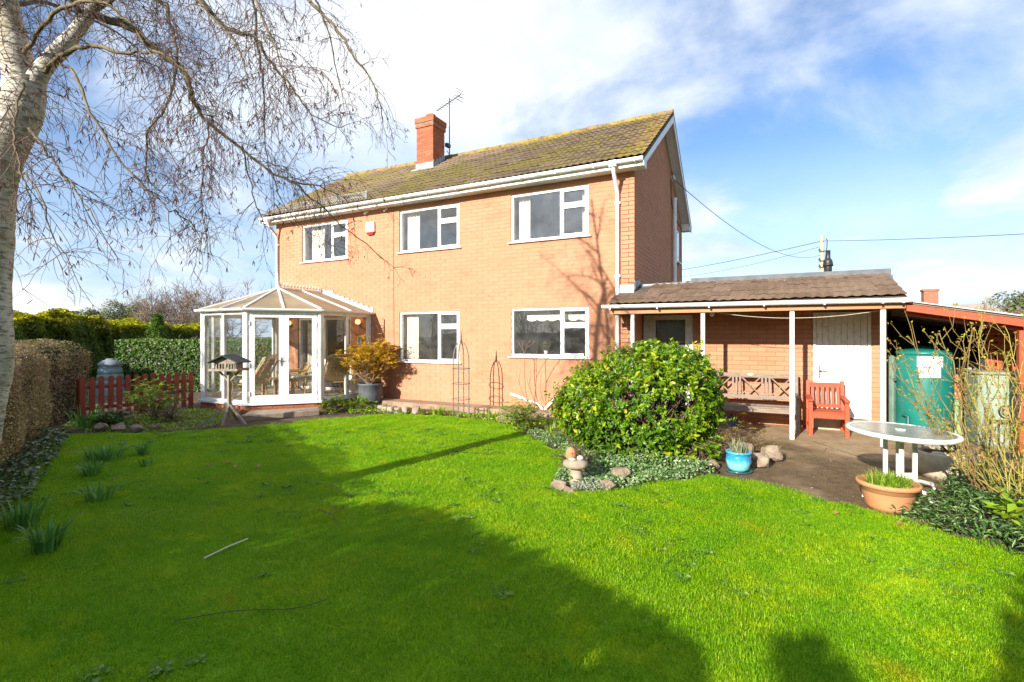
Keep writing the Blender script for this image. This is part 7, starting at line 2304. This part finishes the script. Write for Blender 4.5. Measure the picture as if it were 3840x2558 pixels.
# ------------------------------------------------------------------ pole and wires, far roofs
up = thing('utility_pole', (5.6, 26.3, -.16), 'wooden utility pole carrying wires behind the extension', 'utility pole')
PW = simple('pole_wood', (.38, .34, .24), (.46, .42, .3), 6, .85)
MB().tube([(5.6, 26.3, -.16), (5.6, 26.3, 7.9)], [.15, .12], 10).build('pole', PW, up)
for z in (6.9, 6.3, 5.9):
    MB().box(5.42, 5.78, 26.12, 26.2, z, z + .06).build('cross_bracket', DARKM, up)
    MB().lathe([(.05, 0), (.06, .06), (.03, .14), (0, .15)], 8, (5.45, 26.16, z + .06)).build('insulator', DARKM, up)
MB().tube([(5.75, 26.2, 6.3), (5.85, 26.2, 7.2), (5.86, 26.2, 7.6), (5.8, 26.2, 7.7)], .03, 6).build('cable_guard', DARKM, up)
def wire(a_, b_, sag, r_, lb):
    a_, b_ = np.array(a_), np.array(b_)
    pts = [a_ + (b_ - a_) * t_ - np.array([0, 0, sag * 4 * t_ * (1 - t_)]) for t_ in np.linspace(0, 1, 20)]
    tw = Twigs(); tw.add(np.array(pts), r_, 5)
    tag(tw.build('overhead_wire', DARKM), lb, 'wire', 'overhead wires')
wire((5.6, 26.2, 7.57), (-10.3, 43.8, 8.15), .25, .020, 'upper overhead wire running from the pole behind the house')
wire((5.6, 26.2, 7.25), (-10.3, 43.8, 7.85), .6, .012, 'lower faint overhead wire running from the pole behind the house')
wire((5.6, 26.2, 7.57), (14.7, 12.4, 4.98), .12, .014, 'overhead wire running from the pole to the right')
wire((.06, 4.3, 6.05), (5.5, 26.2, 6.7), .9, .010, 'overhead wire from the gable bracket to the utility pole')
gbk = thing('gable_bracket', (.05, 4.3, 6.05), 'small white cable bracket with black loop on the gable', 'bracket')
MB().tube([(.02, 4.3, 6.0), (.06, 4.3, 6.05), (.05, 4.38, 6.22), (.03, 4.5, 6.28)], .012, 6).build('loop', DARKM, gbk)
MB().box(.002, .10, 4.42, 4.62, 6.02, 6.16).build('cover', WHITE, gbk)
fh = thing('far_house', (15.4, 42.5, -.16), 'distant house with red chimney just showing over the carport roof', 'house')
MB().box(11.5, 20.0, 41.8, 48, -.16, 2.9).build('wall', RBRICK, fh)
V = [(11.2, 41.4, 2.85), (20.3, 41.4, 2.85), (20.3, 48.4, 2.85), (11.2, 48.4, 2.85), (12.5, 44.9, 4.35), (19.0, 44.9, 4.35)]
MB().add(V, [(0, 1, 5, 4), (2, 3, 4, 5), (1, 2, 5), (3, 0, 4), (3, 2, 1, 0)]).build('roof', simple('far_tiles', (.30, .24, .19), (.36, .3, .24), 2, .9), fh)
MB().box(14.75, 15.75, 44.5, 45.3, 3.6, 5.55).box(14.68, 15.82, 44.43, 45.37, 5.552, 5.72).build('chimney', simple('far_chimney_brick', (.26, .10, .06), (.34, .15, .09), 3, .9), fh)
bare_tree('far_bare_tree', 'faint bare branches beside the distant chimney', (18.2, 42.0, -.16), 4.2, 5.1, 71, 6, FARTW, r0=.05, thin=.02)
leafy_tree('far_evergreen', 'grey green tree top above the carport roof at the right edge', (30.2, 70.5, -.16), 8.5, 6.8, FARL, 4500, .35, 72, .3)
leafy_tree('far_evergreen', 'lower grey green bush left of the far tree top over the carport', (26.8, 70.0, -.16), 5.0, 5.2, FARL, 2400, .32, 73, .3)

# ------------------------------------------------------------------ leaf litter and grit on the patio and along its edges
q = np.random.default_rng(404)
n_ = 9000
X_ = q.uniform(1.4, 5.6, n_); Y_ = q.uniform(-4.4, .6, n_)
k_ = inside(PATIO, X_, Y_) & (lump(np.stack([X_, Y_, 0 * X_], 1), 23, 1.2) + .9 * np.clip(-.6 - Y_, -1, 1.2) > q.uniform(-.6, 1.5, n_))
X_, Y_ = X_[k_], Y_[k_]
LIT = leafmat('litter', [(0, (.12, .07, .03)), (.5, (.34, .22, .08)), (.85, (.50, .36, .12)), (1, (.62, .52, .30))], .8, .1, .2)
tag(leaves('leaf_litter', np.stack([X_, Y_, np.full(len(X_), -.0915)], 1), unit(q.normal(0, .22, (len(X_), 3)) + np.array([0, 0, 1.0])), q.choice([.007, .010, .014, .022], len(X_), p=[.4, .35, .2, .05]), LIT, None, .6, .15, q), 'golden brown birch seed and leaf litter strewn over the patio', 'leaf litter', kind='stuff')
# cracks in the concrete with moss
for pts in (((2.0, -3.3), (2.4, -2.9), (2.5, -2.3), (3.0, -1.9), (3.2, -1.2)), ((2.5, -2.3), (2.1, -1.8), (2.0, -1.2)), ((3.0, -1.9), (3.6, -2.0), (4.2, -1.6), (4.9, -1.7))):
    Q = spl([(x, y, -.0952) for x, y in pts], 8); Q[1:-1, :2] += q.normal(0, .012, (len(Q) - 2, 2))
    m = MB()
    for a_, b_ in zip(Q, Q[1:]):
        m.bar(tuple(a_), tuple(b_), q.uniform(.004, .012), .003)
    m.build('crack', JM, pat)
hedge('boundary_hedge', 'dark green boundary hedge along the right side of the garden', (6.5, -1.3), (6.5, -9.0), 1.0, -.13, 1.6, HGREEN, 9000, .08, 88, .10, .6)
